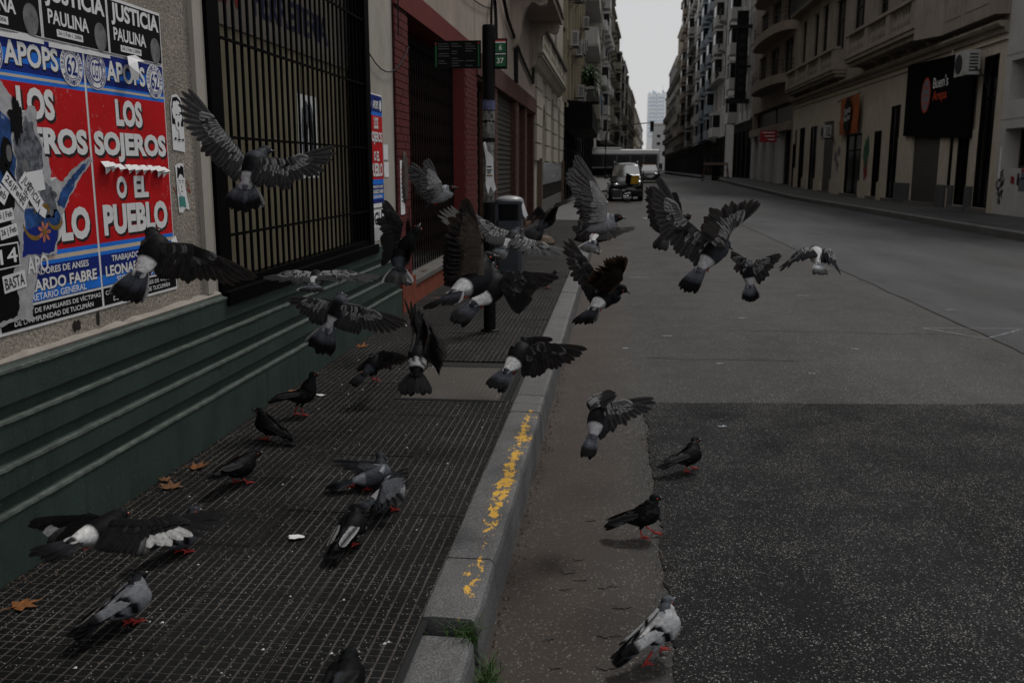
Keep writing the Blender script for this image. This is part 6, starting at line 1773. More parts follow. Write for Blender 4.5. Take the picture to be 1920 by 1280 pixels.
# joints of every pigeon in the street, in metres: body, tail tip, head, wrists, wing tips
BIRDS = [
    dict(pal='checker', label='speckled pigeon flying in front of the barred window with tail fanned', fan=38, B=(-1.522,3.826,1.656), T=(-1.536,3.727,1.477), H=(-1.496,3.947,1.722), up=(-0.008,-0.610,0.792), beak=(0.955,0.049,-0.293), lw=(-1.617,3.780,1.794), lt=(-1.747,3.814,1.950), rw=(-1.392,3.873,1.676), rt=(-1.220,3.926,1.726)),
    dict(pal='dark_rump', label='dark pigeon with white rump flying across the large posters', fan=24, B=(-1.601,3.097,1.358), T=(-1.647,2.958,1.215), H=(-1.648,3.193,1.421), up=(0.175,-0.779,0.602), beak=(0.991,0.118,0.055), lw=(-1.686,3.212,1.377), lt=(-1.792,3.382,1.334), rw=(-1.485,3.152,1.375), rt=(-1.301,3.179,1.288), cl=(-0.183,-0.469,-0.864), cr=(-0.183,-0.469,-0.864)),
    dict(pal='checker', label='gliding pigeon with level wings low along the green wall', fan=28, B=(-1.688,5.123,1.030), T=(-1.661,4.926,0.979), H=(-1.723,5.243,1.039), up=(0.038,-0.346,0.938), lw=(-1.790,5.091,1.062), lt=(-1.934,5.034,1.047), rw=(-1.570,5.162,1.057), rt=(-1.365,5.214,1.041), cl=(0.104,-0.956,-0.275), cr=(0.104,-0.956,-0.275)),
    dict(pal='checker', label='speckled pigeon with pale back flying above the green ledges', fan=28, B=(-1.354,4.431,0.962), T=(-1.441,4.359,0.755), H=(-1.366,4.546,1.009), up=(0.076,-0.695,0.715), beak=(0.986,0.079,-0.149), lw=(-1.458,4.527,0.990), lt=(-1.589,4.482,0.998), rw=(-1.247,4.461,0.966), rt=(-1.057,4.496,0.907)),
    dict(pal='black', label='black pigeon with raised wings in front of the red brick pier', fan=26, B=(-1.005,4.316,1.237), T=(-0.977,4.144,1.128), H=(-0.924,4.341,1.362), up=(0.191,-0.869,0.457), lw=(-0.997,4.327,1.388), lt=(-1.057,4.316,1.478), rw=(-0.978,4.424,1.331), rt=(-0.983,4.428,1.449), cl=(-0.401,-0.381,-0.833)),
    dict(pal='pale', label='pale breasted pigeon with raised white wing before the folding gate', fan=8, B=(-1.082,5.787,1.487), T=(-1.206,5.756,1.378), H=(-1.010,5.800,1.519), up=(-0.293,0.050,0.955), beak=(0.966,0.146,0.213), lw=(-1.151,5.881,1.573), lt=(-1.293,5.998,1.664), rw=(-1.062,5.664,1.562), rt=(-1.123,5.652,1.680)),
    dict(pal='dark_rump', label='large dark pigeon with tall raised wing beside the bus stop pole', fan=34, B=(-0.465,3.001,1.281), T=(-0.557,2.827,1.224), H=(-0.417,3.091,1.353), up=(-0.497,-0.476,0.726), beak=(0.994,0.108,0.000), lw=(-0.454,3.067,1.409), lt=(-0.502,3.250,1.489), rw=(-0.431,3.017,1.421), rt=(-0.473,3.014,1.531), cr=(-0.867,-0.265,-0.421)),
    dict(pal='dark_rump', label='black pigeon with grey back spreading one wing in front of the bus stop pole', fan=9, B=(-0.443,3.349,1.213), T=(-0.552,3.205,1.116), H=(-0.453,3.455,1.279), up=(0.160,-0.602,0.782), lw=(-0.490,3.483,1.244), lt=(-0.509,3.472,1.187), rw=(-0.380,3.362,1.268), rt=(-0.231,3.372,1.262), cl=(-0.164,-0.295,-0.941), cr=(0.270,-0.245,-0.931)),
    dict(pal='checker', label='speckled pigeon with outstretched wings in front of the litter bin', fan=14, B=(-0.570,5.185,1.255), T=(-0.637,5.010,1.172), H=(-0.542,5.300,1.296), up=(0.076,-0.695,0.715), beak=(0.994,0.108,0.000), lw=(-0.661,5.177,1.310), lt=(-0.758,5.167,1.388), rw=(-0.466,5.193,1.239), rt=(-0.266,5.200,1.199)),
    dict(pal='black', label='small black pigeon with raised wings past the litter bin', fan=22, B=(-0.442,6.233,1.309), T=(-0.543,6.096,1.194), H=(-0.423,6.344,1.362), up=(0.076,-0.695,0.715), lw=(-0.495,6.349,1.377), lt=(-0.559,6.542,1.348), rw=(-0.373,6.241,1.401), rt=(-0.267,6.246,1.442)),
    dict(pal='pale', label='pigeon with pale upright wing flying towards the van', fan=7, B=(-0.065,5.055,1.356), T=(-0.224,5.041,1.264), H=(0.025,5.056,1.385), up=(-0.203,0.062,0.977), beak=(0.973,0.064,-0.221), lw=(-0.097,5.113,1.485), lt=(-0.218,5.198,1.627), rw=(-0.041,4.965,1.468), rt=(-0.170,4.959,1.683), cl=(-0.932,-0.249,-0.264), cr=(-0.945,-0.243,-0.219)),
    dict(pal='dark_rump', label='dark pigeon with white rump half hidden below the pale winged one', fan=24, B=(-0.102,5.645,1.253), T=(-0.141,5.463,1.167), H=(-0.067,5.760,1.287), up=(0.076,-0.695,0.715), lw=(-0.155,5.779,1.270), lt=(-0.199,5.781,1.338), rw=(-0.035,5.647,1.276), rt=(0.101,5.646,1.297)),
    dict(pal='dark_rump', label='dark pigeon with white rump and brownish fanned wing over the kerb', fan=26, B=(-0.044,4.285,1.060), T=(-0.141,4.133,0.963), H=(0.047,4.289,1.098), up=(-0.403,-0.330,0.853), beak=(0.768,-0.037,-0.640), lw=(-0.102,4.329,1.186), lt=(-0.194,4.335,1.306), rw=(0.037,4.210,1.155), rt=(0.050,4.037,1.263), cl=(0.137,-0.359,-0.923), cr=(-0.918,-0.135,0.373)),
    dict(pal='black', label='dark pigeon partly hidden behind the big pigeon over the road', fan=12, B=(0.324,5.399,1.330), T=(0.251,5.253,1.206), H=(0.423,5.465,1.370), up=(-0.088,-0.751,0.654), lw=(0.274,5.294,1.416), lt=(0.208,5.299,1.529), rw=(0.383,5.512,1.400), rt=(0.358,5.517,1.494)),
    dict(pal='checker', label='large speckled pigeon with wings in a wide V over the road', fan=13, B=(0.416,3.971,1.304), T=(0.302,3.897,1.150), H=(0.481,4.075,1.327), up=(-0.287,-0.614,0.735), beak=(0.612,-0.081,-0.786), lw=(0.286,3.988,1.438), lt=(0.202,3.994,1.589), rw=(0.491,4.070,1.379), rt=(0.597,4.059,1.483), cr=(-0.771,-0.169,0.614)),
    dict(pal='checker', label='small pigeon with white rump and spread wings over mid road', fan=24, B=(0.958,6.721,0.920), T=(0.985,6.689,0.718), H=(0.980,6.831,0.976), up=(0.081,-0.744,0.664), lw=(0.938,6.733,1.012), lt=(0.850,6.747,1.047), rw=(1.015,6.721,1.000), rt=(1.147,6.702,1.039)),
    dict(pal='white_back', label='farthest right pigeon gliding away with drooping wings', fan=14, B=(1.310,6.179,1.094), T=(1.302,6.001,0.993), H=(1.313,6.299,1.129), up=(0.045,-0.410,0.911), lw=(1.225,6.198,1.126), lt=(1.098,6.210,1.019), rw=(1.376,6.167,1.127), rt=(1.447,6.138,1.007), cl=(0.102,-0.932,-0.348), cr=(0.102,-0.932,-0.348)),
    dict(pal='dark_rump', label='black pigeon with grey tail banking over the access cover', fan=13, B=(-0.386,3.803,0.874), T=(-0.477,3.655,0.765), H=(-0.402,3.925,0.899), up=(-0.086,-0.704,0.705), lw=(-0.397,3.939,0.923), lt=(-0.281,4.104,0.885), rw=(-0.296,3.819,0.921), rt=(-0.139,3.822,0.905), cl=(-0.057,-0.380,-0.923), cr=(-0.364,-0.383,-0.849)),
    dict(pal='black_bar', label='black pigeon rising with wings straight up and tail fanned', fan=27, B=(-0.848,3.947,0.821), T=(-0.835,3.781,0.702), H=(-0.855,4.059,0.877), up=(0.101,-0.922,0.373), lw=(-0.885,4.052,0.914), lt=(-0.917,4.064,1.041), rw=(-0.799,3.976,0.922), rt=(-0.858,4.164,0.977), cl=(0.231,-0.343,-0.910), cr=(0.276,-0.335,-0.901)),
    dict(pal='checker', label='grey backed pigeon landing over the gutter, one wing showing white', fan=8, B=(-0.052,3.986,0.564), T=(-0.095,3.836,0.431), H=(-0.016,4.105,0.554), up=(0.076,-0.695,0.715), lw=(-0.099,4.121,0.590), lt=(-0.032,4.133,0.638), rw=(0.003,4.002,0.627), rt=(0.162,4.001,0.651), cl=(0.847,-0.236,0.476), cr=(-0.242,-0.387,-0.890)),
    dict(pal='black', label='black pigeon with grey tail touching down on the tiles before the access cover', fan=8, B=(-1.457,5.501,0.456), T=(-1.556,5.351,0.357), H=(-1.500,5.616,0.479), up=(0.147,-0.427,0.892), lw=(-1.461,5.637,0.505), lt=(-1.478,5.623,0.459), rw=(-1.409,5.528,0.532), rt=(-1.280,5.551,0.495), cr=(-0.339,-0.300,-0.892), feet=[(-1.618,6.119,0.200)]),
    dict(pal='blue_bar', label='grey pigeon flapping a barred wing on the tiles, behind the one with white rump', fan=10, B=(-1.066,3.971,0.265), T=(-1.269,3.892,0.229), H=(-1.057,4.075,0.320), up=(0.000,0.000,1.000), beak=(0.884,0.008,-0.467), lw=(-1.094,4.108,0.273), lt=(-1.211,4.267,0.240), rw=(-1.025,3.994,0.302), rt=(-1.209,3.951,0.341), cl=(-0.726,-0.203,-0.658), cr=(-0.726,-0.203,-0.658), feet=[(-1.104,3.947,0.200),(-1.190,3.978,0.200)]),
    dict(pal='pale_rump', label='grey pigeon with white rump lifting a wing, in front of the barred one', fan=10, B=(-0.936,3.712,0.283), T=(-1.050,3.543,0.266), H=(-0.897,3.821,0.308), up=(0.000,0.000,1.000), beak=(0.364,-0.134,-0.922), lw=(-0.972,3.847,0.300), lt=(-0.946,4.043,0.270), rw=(-0.928,3.596,0.361), rt=(-0.856,3.630,0.409), cl=(-0.494,-0.213,-0.843), cr=(-0.494,-0.213,-0.843), feet=[(-0.932,3.713,0.200)]),
    dict(pal='pied', label='black and white pigeon skimming low over the tiles at the lower left', fan=22, B=(-1.475,2.427,0.608), T=(-1.550,2.236,0.605), H=(-1.480,2.551,0.606), up=(-0.047,-0.354,0.934), lw=(-1.576,2.531,0.605), lt=(-1.687,2.456,0.609), rw=(-1.365,2.486,0.606), rt=(-1.189,2.573,0.620), cl=(-0.663,-0.537,-0.521), cr=(-0.118,-0.966,-0.230)),
    dict(pal='blue_bar', label='grey pigeon standing behind the outstretched wing at the lower left', fan=6, B=(-1.626,3.187,0.270), T=(-1.702,2.997,0.282), H=(-1.604,3.285,0.332), up=(0.000,0.000,1.000), beak=(0.992,0.118,0.054), feet=[(-1.599,3.185,0.200),(-1.639,3.191,0.200)]),
    dict(pal='grey_bar', label='grey winged pigeon with dark neck walking on the tiles, nearest the lower left corner', fan=6, B=(-1.534,2.631,0.278), T=(-1.619,2.446,0.251), H=(-1.545,2.743,0.313), up=(0.000,0.000,1.000), beak=(0.920,0.167,0.354), feet=[(-1.511,2.636,0.200),(-1.539,2.628,0.200)]),
    dict(pal='black', label='black pigeon standing by the green wall near a white scrap', fan=6, B=(-1.813,5.180,0.325), T=(-1.972,5.050,0.315), H=(-1.753,5.227,0.441), up=(0.000,0.000,1.000), beak=(0.994,0.108,0.000), feet=[(-1.810,5.167,0.200),(-1.867,5.188,0.200)]),
    dict(pal='black', label='black pigeon walking away with its tail to the right, near the wall', fan=6, B=(-1.830,4.671,0.283), T=(-1.657,4.581,0.219), H=(-1.909,4.735,0.343), up=(0.000,0.000,1.000), beak=(-0.988,-0.084,0.128), feet=[(-1.864,4.670,0.200),(-1.841,4.667,0.200)]),
    dict(pal='black', label='dark pigeon standing on the tiles beside the two dry leaves', fan=6, B=(-1.715,3.977,0.281), T=(-1.755,3.777,0.298), H=(-1.665,4.079,0.315), up=(0.000,0.000,1.000), beak=(0.990,0.121,0.070), feet=[(-1.670,3.975,0.200),(-1.740,3.982,0.200)]),
    dict(pal='black_white', label='black pigeon with white flecks pecking at the ground in mid pavement', fan=6, B=(-0.993,3.326,0.274), T=(-1.018,3.126,0.235), H=(-1.000,3.443,0.284), up=(0.000,0.000,1.000), beak=(0.235,-0.155,-0.959), feet=[(-0.985,3.319,0.200),(-1.019,3.331,0.200)]),
    dict(pal='black', label='dark pigeon cut off by the bottom edge of the picture', fan=6, B=(-0.708,2.257,0.283), T=(-0.695,2.059,0.333), H=(-0.722,2.374,0.285), up=(0.000,0.000,1.000), beak=(0.991,0.120,0.061), feet=[(-0.691,2.259,0.200),(-0.726,2.255,0.200)]),
    dict(pal='black_tail', label='black pigeon standing on the dark coarse asphalt', fan=6, B=(0.431,4.963,0.096), T=(0.271,4.837,0.069), H=(0.478,5.049,0.162), up=(0.000,0.000,1.000), beak=(0.994,0.100,-0.044), feet=[(0.415,4.933,0.011),(0.465,4.995,0.011)]),
    dict(pal='black_tail', label='black pigeon with grey tail walking at the edge of the asphalt patch', fan=12, B=(0.154,4.004,0.113), T=(-0.013,3.983,0.061), H=(0.213,4.028,0.186), up=(0.000,0.000,1.000), beak=(0.993,0.095,-0.069), feet=[(0.156,3.978,0.011),(0.215,4.037,0.011)]),
    dict(pal='light_bar', label='pale grey pigeon with black wing bars walking on the road, nearest the camera', fan=6, B=(0.179,2.939,0.122), T=(0.029,2.814,0.059), H=(0.215,3.039,0.172), up=(0.000,0.000,1.000), beak=(0.938,0.160,0.306), feet=[(0.132,2.886,0.011),(0.194,2.989,0.011)]),
    dict(pal='slate', label='slate grey pigeon standing on the far pavement past the litter bin', fan=6, B=(-0.789,11.265,0.305), T=(-0.963,11.243,0.246), H=(-0.693,11.281,0.396), up=(0.000,0.000,1.000), beak=(0.938,0.037,-0.345), feet=[(-0.801,11.263,0.200)]),
]

# ------------------------------------------------------------------ pigeons
def plumage():
    m, t, b = base_mat('plumage')
    a = t.nodes.new('ShaderNodeVertexColor'); a.layer_name = 'Col'
    n = noise_node(t, wpos(t), 220, 4, .7)
    col = mixc(t, .55, a.outputs[0], ramp(t, n.outputs[0], [(.35, .55), (.7, 1.4)]).outputs[0], 'MULTIPLY')
    n2 = noise_node(t, wpos(t), 75, 3, .6)
    col = mixc(t, .5, col, ramp(t, n2.outputs[0], [(.35, .55), (.68, 1.5)]).outputs[0], 'MULTIPLY')
    lk(t, col, b.inputs['Base Color'])
    tr = t.nodes.new('ShaderNodeBsdfTranslucent')       # light through thin vanes
    lk(t, mixc(t, 1, mixc(t, .12, col, (.5, .34, .24)), (.9, .75, .62), 'MULTIPLY'), tr.inputs['Color'])
    ms = t.nodes.new('ShaderNodeMixShader'); ms.inputs[0].default_value = .16
    lk(t, b.outputs[0], ms.inputs[1]); lk(t, tr.outputs[0], ms.inputs[2]); lk(t, ms.outputs[0], t.nodes['Material Output'].inputs[0])
    b.inputs['Roughness'].default_value = .55
    b.inputs['Specular IOR Level'].default_value = .07
    bp = t.nodes.new('ShaderNodeBump'); bp.inputs['Strength'].default_value = .35; bp.inputs['Distance'].default_value = .002
    lk(t, n.outputs[0], bp.inputs['Height']); lk(t, bp.outputs[0], b.inputs['Normal'])
    return m
M_plume = plumage()
M_leg = surf('red_leg', (.33, .035, .03), .2, 90, .6)
M_beak = surf('dark_beak', (.03, .028, .03), .2, 90, .4)
M_cere = surf('pale_cere', (.45, .43, .41), .1, 90, .6)
M_eye = surf('orange_eye', (.40, .07, .015), .1, 90, .15, .6)

BK, DK, CH, SL, GR, LG, WH = (.0055, .0055, .0068), (.010, .0105, .013), (.021, .022, .027), (.040, .044, .055), (.085, .092, .110), (.29, .30, .325), (.70, .70, .70)
# body, neck, head, rump, wing shield, shield edge, flight feather, its outer part, under wing, tail, tail band, breast
PAL = {
 'checker':   dict(body=SL, neck=CH, head=SL, rump=(.46, .46, .48), sh=BK, ed=(.38, .38, .39), pr=CH, pt=DK, un=(.17, .165, .165), tail=GR, tb=BK, br=SL, spk=.75),
 'dark_rump': dict(body=DK, neck=BK, head=DK, rump=(.74, .74, .75), sh=BK, ed=(.16, .16, .165), pr=BK, pt=BK, un=(.075, .060, .050), tail=SL, tb=BK, br=CH, spk=.25),
 'black':     dict(body=BK, neck=BK, head=DK, rump=SL, sh=BK, ed=(.03, .03, .032), pr=BK, pt=BK, un=(.05, .040, .034), tail=CH, tb=BK, br=DK, spk=.15),
 'black_bar': dict(body=BK, neck=BK, head=BK, rump=(.5, .5, .5), sh=DK, ed=(.045, .045, .045), pr=BK, pt=BK, un=(.06, .052, .046), tail=BK, tb=BK, br=BK, spk=.2, rn=.35),
 'black_tail':dict(body=BK, neck=BK, head=DK, rump=GR, sh=BK, ed=(.04, .04, .043), pr=BK, pt=BK, un=CH, tail=GR, tb=BK, br=DK, spk=.2),
 'black_white':dict(body=BK, neck=BK, head=DK, rump=CH, sh=BK, ed=(.45, .45, .46), pr=BK, pt=BK, un=CH, tail=DK, tb=BK, br=BK, spk=.06),
 'pale':      dict(body=LG, neck=CH, head=DK, rump=LG, sh=CH, ed=(.16, .16, .17), pr=CH, pt=DK, un=(.42, .42, .43), tail=GR, tb=BK, br=LG, spk=.5),
 'pale_rump': dict(body=LG, neck=GR, head=CH, rump=WH, sh=GR, ed=LG, pr=DK, pt=BK, un=LG, tail=GR, tb=BK, br=LG, spk=.3),
 'blue_bar':  dict(body=GR, neck=CH, head=SL, rump=LG, sh=GR, ed=GR, pr=SL, pt=DK, un=LG, tail=SL, tb=BK, br=SL, spk=0, bars=True),
 'grey_bar':  dict(body=GR, neck=DK, head=DK, rump=LG, sh=(.17, .178, .195), ed=(.17, .178, .195), pr=DK, pt=BK, un=LG, tail=SL, tb=BK, br=CH, spk=0, bars=True),
 'light_bar': dict(body=LG, neck=SL, head=(.10, .11, .13), rump=WH, sh=(.36, .37, .385), ed=(.36, .37, .385), pr=DK, pt=BK, un=LG, tail=GR, tb=BK, br=GR, spk=0, bars=True),
 'pied':      dict(body=BK, neck=BK, head=DK, rump=WH, sh=BK, ed=(.03, .03, .03), pr=BK, pt=BK, un=(.022, .020, .019), tail=CH, tb=BK, br=BK, spk=.05, white_inner=True),
 'white_back':dict(body=(.55, .55, .56), neck=CH, head=SL, rump=(.72, .72, .72), sh=CH, ed=(.55, .55, .56), pr=CH, pt=DK, un=GR, tail=LG, tb=CH, br=LG, spk=.6, pb=True),
 'slate':     dict(body=CH, neck=DK, head=CH, rump=GR, sh=CH, ed=SL, pr=DK, pt=BK, un=GR, tail=CH, tb=BK, br=CH, spk=.2),
}
def mx3(a, b, t): return tuple(x+(y-x)*t for x, y in zip(a, b))

class PB(MB):
    """mesh with a colour for every vertex"""
    def __init__(s): super().__init__(); s.c = []
    def addc(s, vs, fs, cs, mi=0): s.add(vs, fs, mi); s.c += cs; return s

def feather(pb, base, d, n, L, W, cb, ct, ce=None, bend=.0, band=None, rnd=None):
    """one flat feather: base point, direction, face normal, length, half width; colours at base, tip, edge"""
    h_ = (math.sin(base.x*9173+base.z*4211+L*777), math.cos(base.y*7919+L*555))
    L = L*(1+.05*h_[1]); d = (d+n.cross(d)*(.035*h_[0])).normalized(); bend = bend+.03*h_[1]
    side = d.cross(n)
    if side.length < 1e-6: return
    side.normalize(); nn = side.cross(d).normalized()
    prof = [(0, .45), (.22, .85), (.5, 1.0), (.75, .98), (.9, .75), (1.0, .18)]
    vs = []; cs = []; fs = []
    for i, (t, w_) in enumerate(prof):
        p = base+d*(L*t)-nn*(bend*L*t*t)
        c = mx3(cb, ct, t)
        if band and t > .74: c = band
        e = ce if ce else c
        vs += [p-side*(W*w_), p+nn*(W*.10*w_), p+side*(W*w_)]
        cs += [mx3(c, e, .85) if ce else dull(c, .85), c, mx3(c, e, .85) if ce else dull(c, 1.08)]
        if i:
            k = i*3
            fs += [(k-3, k-2, k+1, k), (k-2, k-1, k+2, k+1)]
    pb.addc(vs, fs, cs)

def cat_rom(P, n):
    out = []
    for i in range(len(P)-1):
        p0, p1, p2, p3 = P[max(i-1, 0)], P[i], P[i+1], P[min(i+2, len(P)-1)]
        for k in range(n):
            t = k/n
            out.append(tuple(.5*((2*b)+(-a+c)*t+(2*a-5*b+4*c-d)*t*t+(-a+3*b-3*c+d)*t**3) for a, b, c, d in zip(p0, p1, p2, p3)))
    out.append(tuple(P[-1])); return out

def slerp(a, b, t):
    d = max(-1, min(1, a.dot(b))); th = math.acos(d)
    if th < 1e-3: return a.copy()
    return (a*math.sin((1-t)*th)+b*math.sin(t*th))/math.sin(th)

def open_wing(root, S, W, T, c, n_up, pal, rg, sgn):
    """spread wing: arm bone, ten primaries, ten secondaries, two rows of coverts above and one below"""
    pb = PB()
    arm = (W-S); hand = (T-W); hl = hand.length; hd = hand.normalized(); ad = arm.normalized()
    c = (c-ad*(c.dot(ad)*.55)).normalized()
    nrm = hd.cross(c)
    if nrm.length < .15: nrm = ad.cross(c)
    nrm.normalize()
    if nrm.dot(n_up) < 0: nrm = -nrm
    sec = .132
    spk = pal['spk']
    def shield(): return mx3(pal['sh'], pal['ed'], .15*rg.random())
    # primaries, outermost first
    for i in range(10):
        f = i/9
        d = slerp(hd, c, f**1.05*.80).normalized()
        L = (hl*(1.0-.04*abs(i-1.2)) if i < 3 else hl*(.97-.40*(f-.2)/.8))
        if i > 5: L = max(L, sec*.95)
        base = W+hand*(.30*(1-f))
        pr, pt = pal['pr'], pal['pt']
        if pal.get('white_inner') and i > 4: pr, pt = (.48, .48, .48), (.45, .45, .45)
        feather(pb, base+nrm*(.0006*i), d, nrm, L*.93 if i else L*.95, .0135+.003*f, pr, pt, mx3(pt, pal['un'], .35), bend=.05*(1 if i < 5 else .3))
    for j in range(10):
        f = (j+.4)/10
        base = W+(S-W)*f
        d = slerp(slerp(hd, c, .82), c, min(1, f*1.6+.2)).normalized()
        d = slerp(d, (c+(S-W).normalized()*.25).normalized(), f*.7).normalized()
        pr = pal['pr']
        if pal.get('white_inner') and j < 2: pr = (.45, .45, .45)
        cb = pal['sh'] if pal.get('bars') else pr
        feather(pb, base+nrm*(.0060+.0005*j), d, nrm, sec*(1-.10*f), .0175, cb, pal['pt'], mx3(pal['pt'], pal['un'], .25), bend=.04, band=(BK if pal.get('bars') else None))
    # covert rows: upper
    for row, (fl, off, cnt) in enumerate(((.62, .010, 15), (.42, .013, 16), (.24, .016, 17))):
        for j in range(cnt):
            f = j/(cnt-1)
            if f < .38:
                q = f/.38; base = W+hand*(.30*(1-q)); d = slerp(hd, c, .25+.5*q).normalized(); L = .075*fl+.02
            else:
                q = (f-.38)/.62; base = W+(S-W)*q; d = slerp(slerp(hd, c, .75), c, min(1, .3+q)).normalized(); L = sec*fl
            col = shield(); ed = pal['ed'] if rg.random() < spk else None
            if pal.get('bars') and row == 0 and f > .38: col2 = BK
            else: col2 = col
            feather(pb, base+nrm*(off+.0004*j % .003), d, nrm, L, .0140, col, mx3(col2, col, .2), ed, bend=.10, band=(BK if pal.get('bars') and row == 0 and f > .4 else None))
    # under coverts
    for row, (fl, off) in enumerate(((.66, .004), (.40, .008))):
        for j in range(14):
            f = j/13
            if f < .35:
                q = f/.35; base = W+hand*(.28*(1-q)); d = slerp(hd, c, .25+.5*q).normalized(); L = .085*fl+.015
            else:
                q = (f-.35)/.65; base = W+(S-W)*q; d = slerp(slerp(hd, c, .75), c, min(1, .3+q)).normalized(); L = sec*fl
            u = mx3(pal['un'], dull(pal['un'], .75), rg.random())
            feather(pb, base-nrm*(off+.0003*j), d, nrm, L, .013, u, dull(u, .8), None, bend=-.05)
    # leading edge
    P = [S-ad*.01, S+arm*.35+nrm*.004, S+arm*.75+nrm*.004, W+c*-.002, W+hand*.18, W+hand*.34]
    rs = [.014, .0135, .011, .009, .006, .002]; n0 = len(pb.v)
    pb.tube(P, rs, 8)
    for v in pb.v[n0:]:
        pass
    ctr = (S+W)*.5
    for i in range(len(pb.v)-n0):
        up = (Vector(pb.v[n0+i])-P[min(i//8, 5)]).dot(nrm) > 0
        pb.c.append(shield() if up else pal['un'])
    pb.build('wing', M_plume, root, smooth=False)

def make_bird(D, idx):
    rg = random.Random(100+idx)
    pal = PAL[D['pal']]
    B, T, H = Vector(D['B']), Vector(D['T']), Vector(D['H'])
    up = Vector(D['up']); feet = [Vector(f) for f in D.get('feet', [])]
    flying = 'lw' in D
    tdir = (T-B).normalized(); hdir = (H-B).normalized()
    fwd = ((H-B)*.6-(T-B)*.6).normalized()
    up = (up-fwd*up.dot(fwd)).normalized()
    side = fwd.cross(up).normalized()       # to the bird's right
    base = Vector((B.x, B.y, min(f.z for f in feet))) if feet else B.copy()
    root = thing('pigeon', base, D['label'], 'pigeon', 'pigeons scattering over pavement and road')
    bt = (T-B).length; bh = (H-B).length
    beak = Vector(D['beak']) if 'beak' in D else (hdir*.6+fwd*.5).normalized()
    if 'beak' in D: beak = (beak+fwd*.25).normalized()
    belly = -up
    pts = [(B+tdir*bt*.56, .010, .007), (B+tdir*bt*.44, .019, .014), (B+tdir*bt*.28+belly*.004, .033, .028), (B+tdir*bt*.08+belly*.008, .045, .042), (B+fwd*.030+belly*.010, .047, .047),
           (B+(H-B)*.38+belly*.010+fwd*.012, .041, .043), (B+(H-B)*.58+fwd*.010, .030, .033), (B+(H-B)*.78+fwd*.003, .0205, .023), (H-beak*.010, .0185, .021), (H+beak*.004+up*.001, .0185, .0195), (H+beak*.016, .0125, .012), (H+beak*.023, .005, .005)]
    sp = cat_rom([(*p, a, b) for p, a, b in pts], 4)
    pb = PB(); NR = 16; vs = []; cs = []; fs = []
    for i, (x, y, z, a, b) in enumerate(sp):
        p = Vector((x, y, z)); q0 = Vector(sp[max(i-1, 0)][:3]); q1 = Vector(sp[min(i+1, len(sp)-1)][:3])
        t = (q1-q0).normalized(); u = (up-t*up.dot(t))
        if u.length < .2: u = (up+fwd*.5-t*(up+fwd*.5).dot(t))
        u.normalize(); s_ = t.cross(u)
        f = i/(len(sp)-1)
        for k in range(NR):
            th = math.tau*k/NR; ca, sa = math.cos(th), math.sin(th)
            e = 1+.035*mnoise.noise(p*60+Vector((ca, sa, idx)))
            vs.append(p+(s_*ca*a+u*sa*b)*e)
            dor = sa
            if f < .08: c = pal['tail']
            elif f < .21: c = pal['rump'] if dor > -.1 else mx3(pal['body'], pal['rump'], .4)
            elif f < .36: c = mx3(pal['body'], pal['sh'], max(0, dor)) if not pal.get('pb') else pal['body']
            elif f < .50: c = mx3(pal['body'], pal['br'], max(0, -dor))
            elif f < .60: c = mx3(pal['br'], pal['neck'], .5)
            elif f < .74: c = mx3(pal['neck'], (.02, .035, .032), .4*rg.random())
            else: c = pal['head']
            if pal.get('rn') and f < .3: c = pal['rump'] if .17 < f < .26 and dor > -.2 and rg.random() < .7 else pal['body']
            cs.append(mx3(c, dull(c, 1.35), rg.random()*.5))
    n = len(sp)
    for i in range(n-1):
        for k in range(NR): fs.append((i*NR+k, i*NR+(k+1) % NR, (i+1)*NR+(k+1) % NR, (i+1)*NR+k))
    fs += [tuple(range(NR-1, -1, -1)), tuple(range((n-1)*NR, n*NR))]
    pb.addc(vs, fs, cs); body = pb.build('body', M_plume, root, smooth=True)
    # beak and eyes
    b = MB(); hb = H+beak*.019
    b.tube([hb, hb+beak*.008, hb+beak*.016-up*.001, hb+beak*.022-up*.004], [.0052, .0045, .0032, .0008], 7); b.build('beak', M_beak, root, smooth=True)
    b = MB(); b.lathe([(.001, -.003), (.0035, -.001), (.004, .001), (.001, .004)], hb+beak*.004+up*.0045, 7); b.build('cere', M_cere, root, smooth=True)
    hs_ = beak.cross(up).normalized()
    for s_ in (-1, 1):
        b = MB(); c0 = H+beak*.006+hs_*s_*.0165+up*.004
        b.lathe([(.0006, -.0042), (.003, -.003), (.0042, 0), (.003, .003), (.0006, .0042)], c0, 8); b.build('eye', M_eye, root, smooth=True)
    # tail fan
    pb = PB(); tb = B+tdir*bt*.36; L = bt*.66; tn = (up-tdir*up.dot(tdir)).normalized(); ts = tdir.cross(tn).normalized()
    nf = 12; fan = R(D['fan'])
    for i in range(nf):
        q = (i/(nf-1)-.5)*2
        a = q*fan; d = (tdir*math.cos(a)+ts*math.sin(a)).normalized()
        ed = (.34, .34, .35) if i in (0, nf-1) and pal['tail'] != BK and D['fan'] >= 24 and flying and rg.random() < .7 else None
        tc = mx3(dull(pal['tail'], .7), dull(pal['tail'], 1.5), rg.random())
        feather(pb, tb+ts*q*.010+tn*(-.004*q*q+.0012*(1-abs(q))*(i % 2)), d, tn, L*(1-.04*abs(q)), .0125+.007*min(1, D['fan']/30), dull(tc, 1.1), tc, ed, bend=.03, band=pal['tb'])
    for i in range(9):      # coverts over the tail root
        q = (i/8-.5)*2; a = q*fan*.8; d = (tdir*math.cos(a)+ts*math.sin(a)).normalized()
        feather(pb, tb-tdir*.018+tn*(.006+.0006*(i % 3)), d, tn, L*.42, .011, pal['rump'] if not pal.get('rn') else pal['body'], mx3(pal['rump'], pal['tail'], .5) if not pal.get('rn') else pal['tail'], None, bend=.05)
    pb.build('tail', M_plume, root)
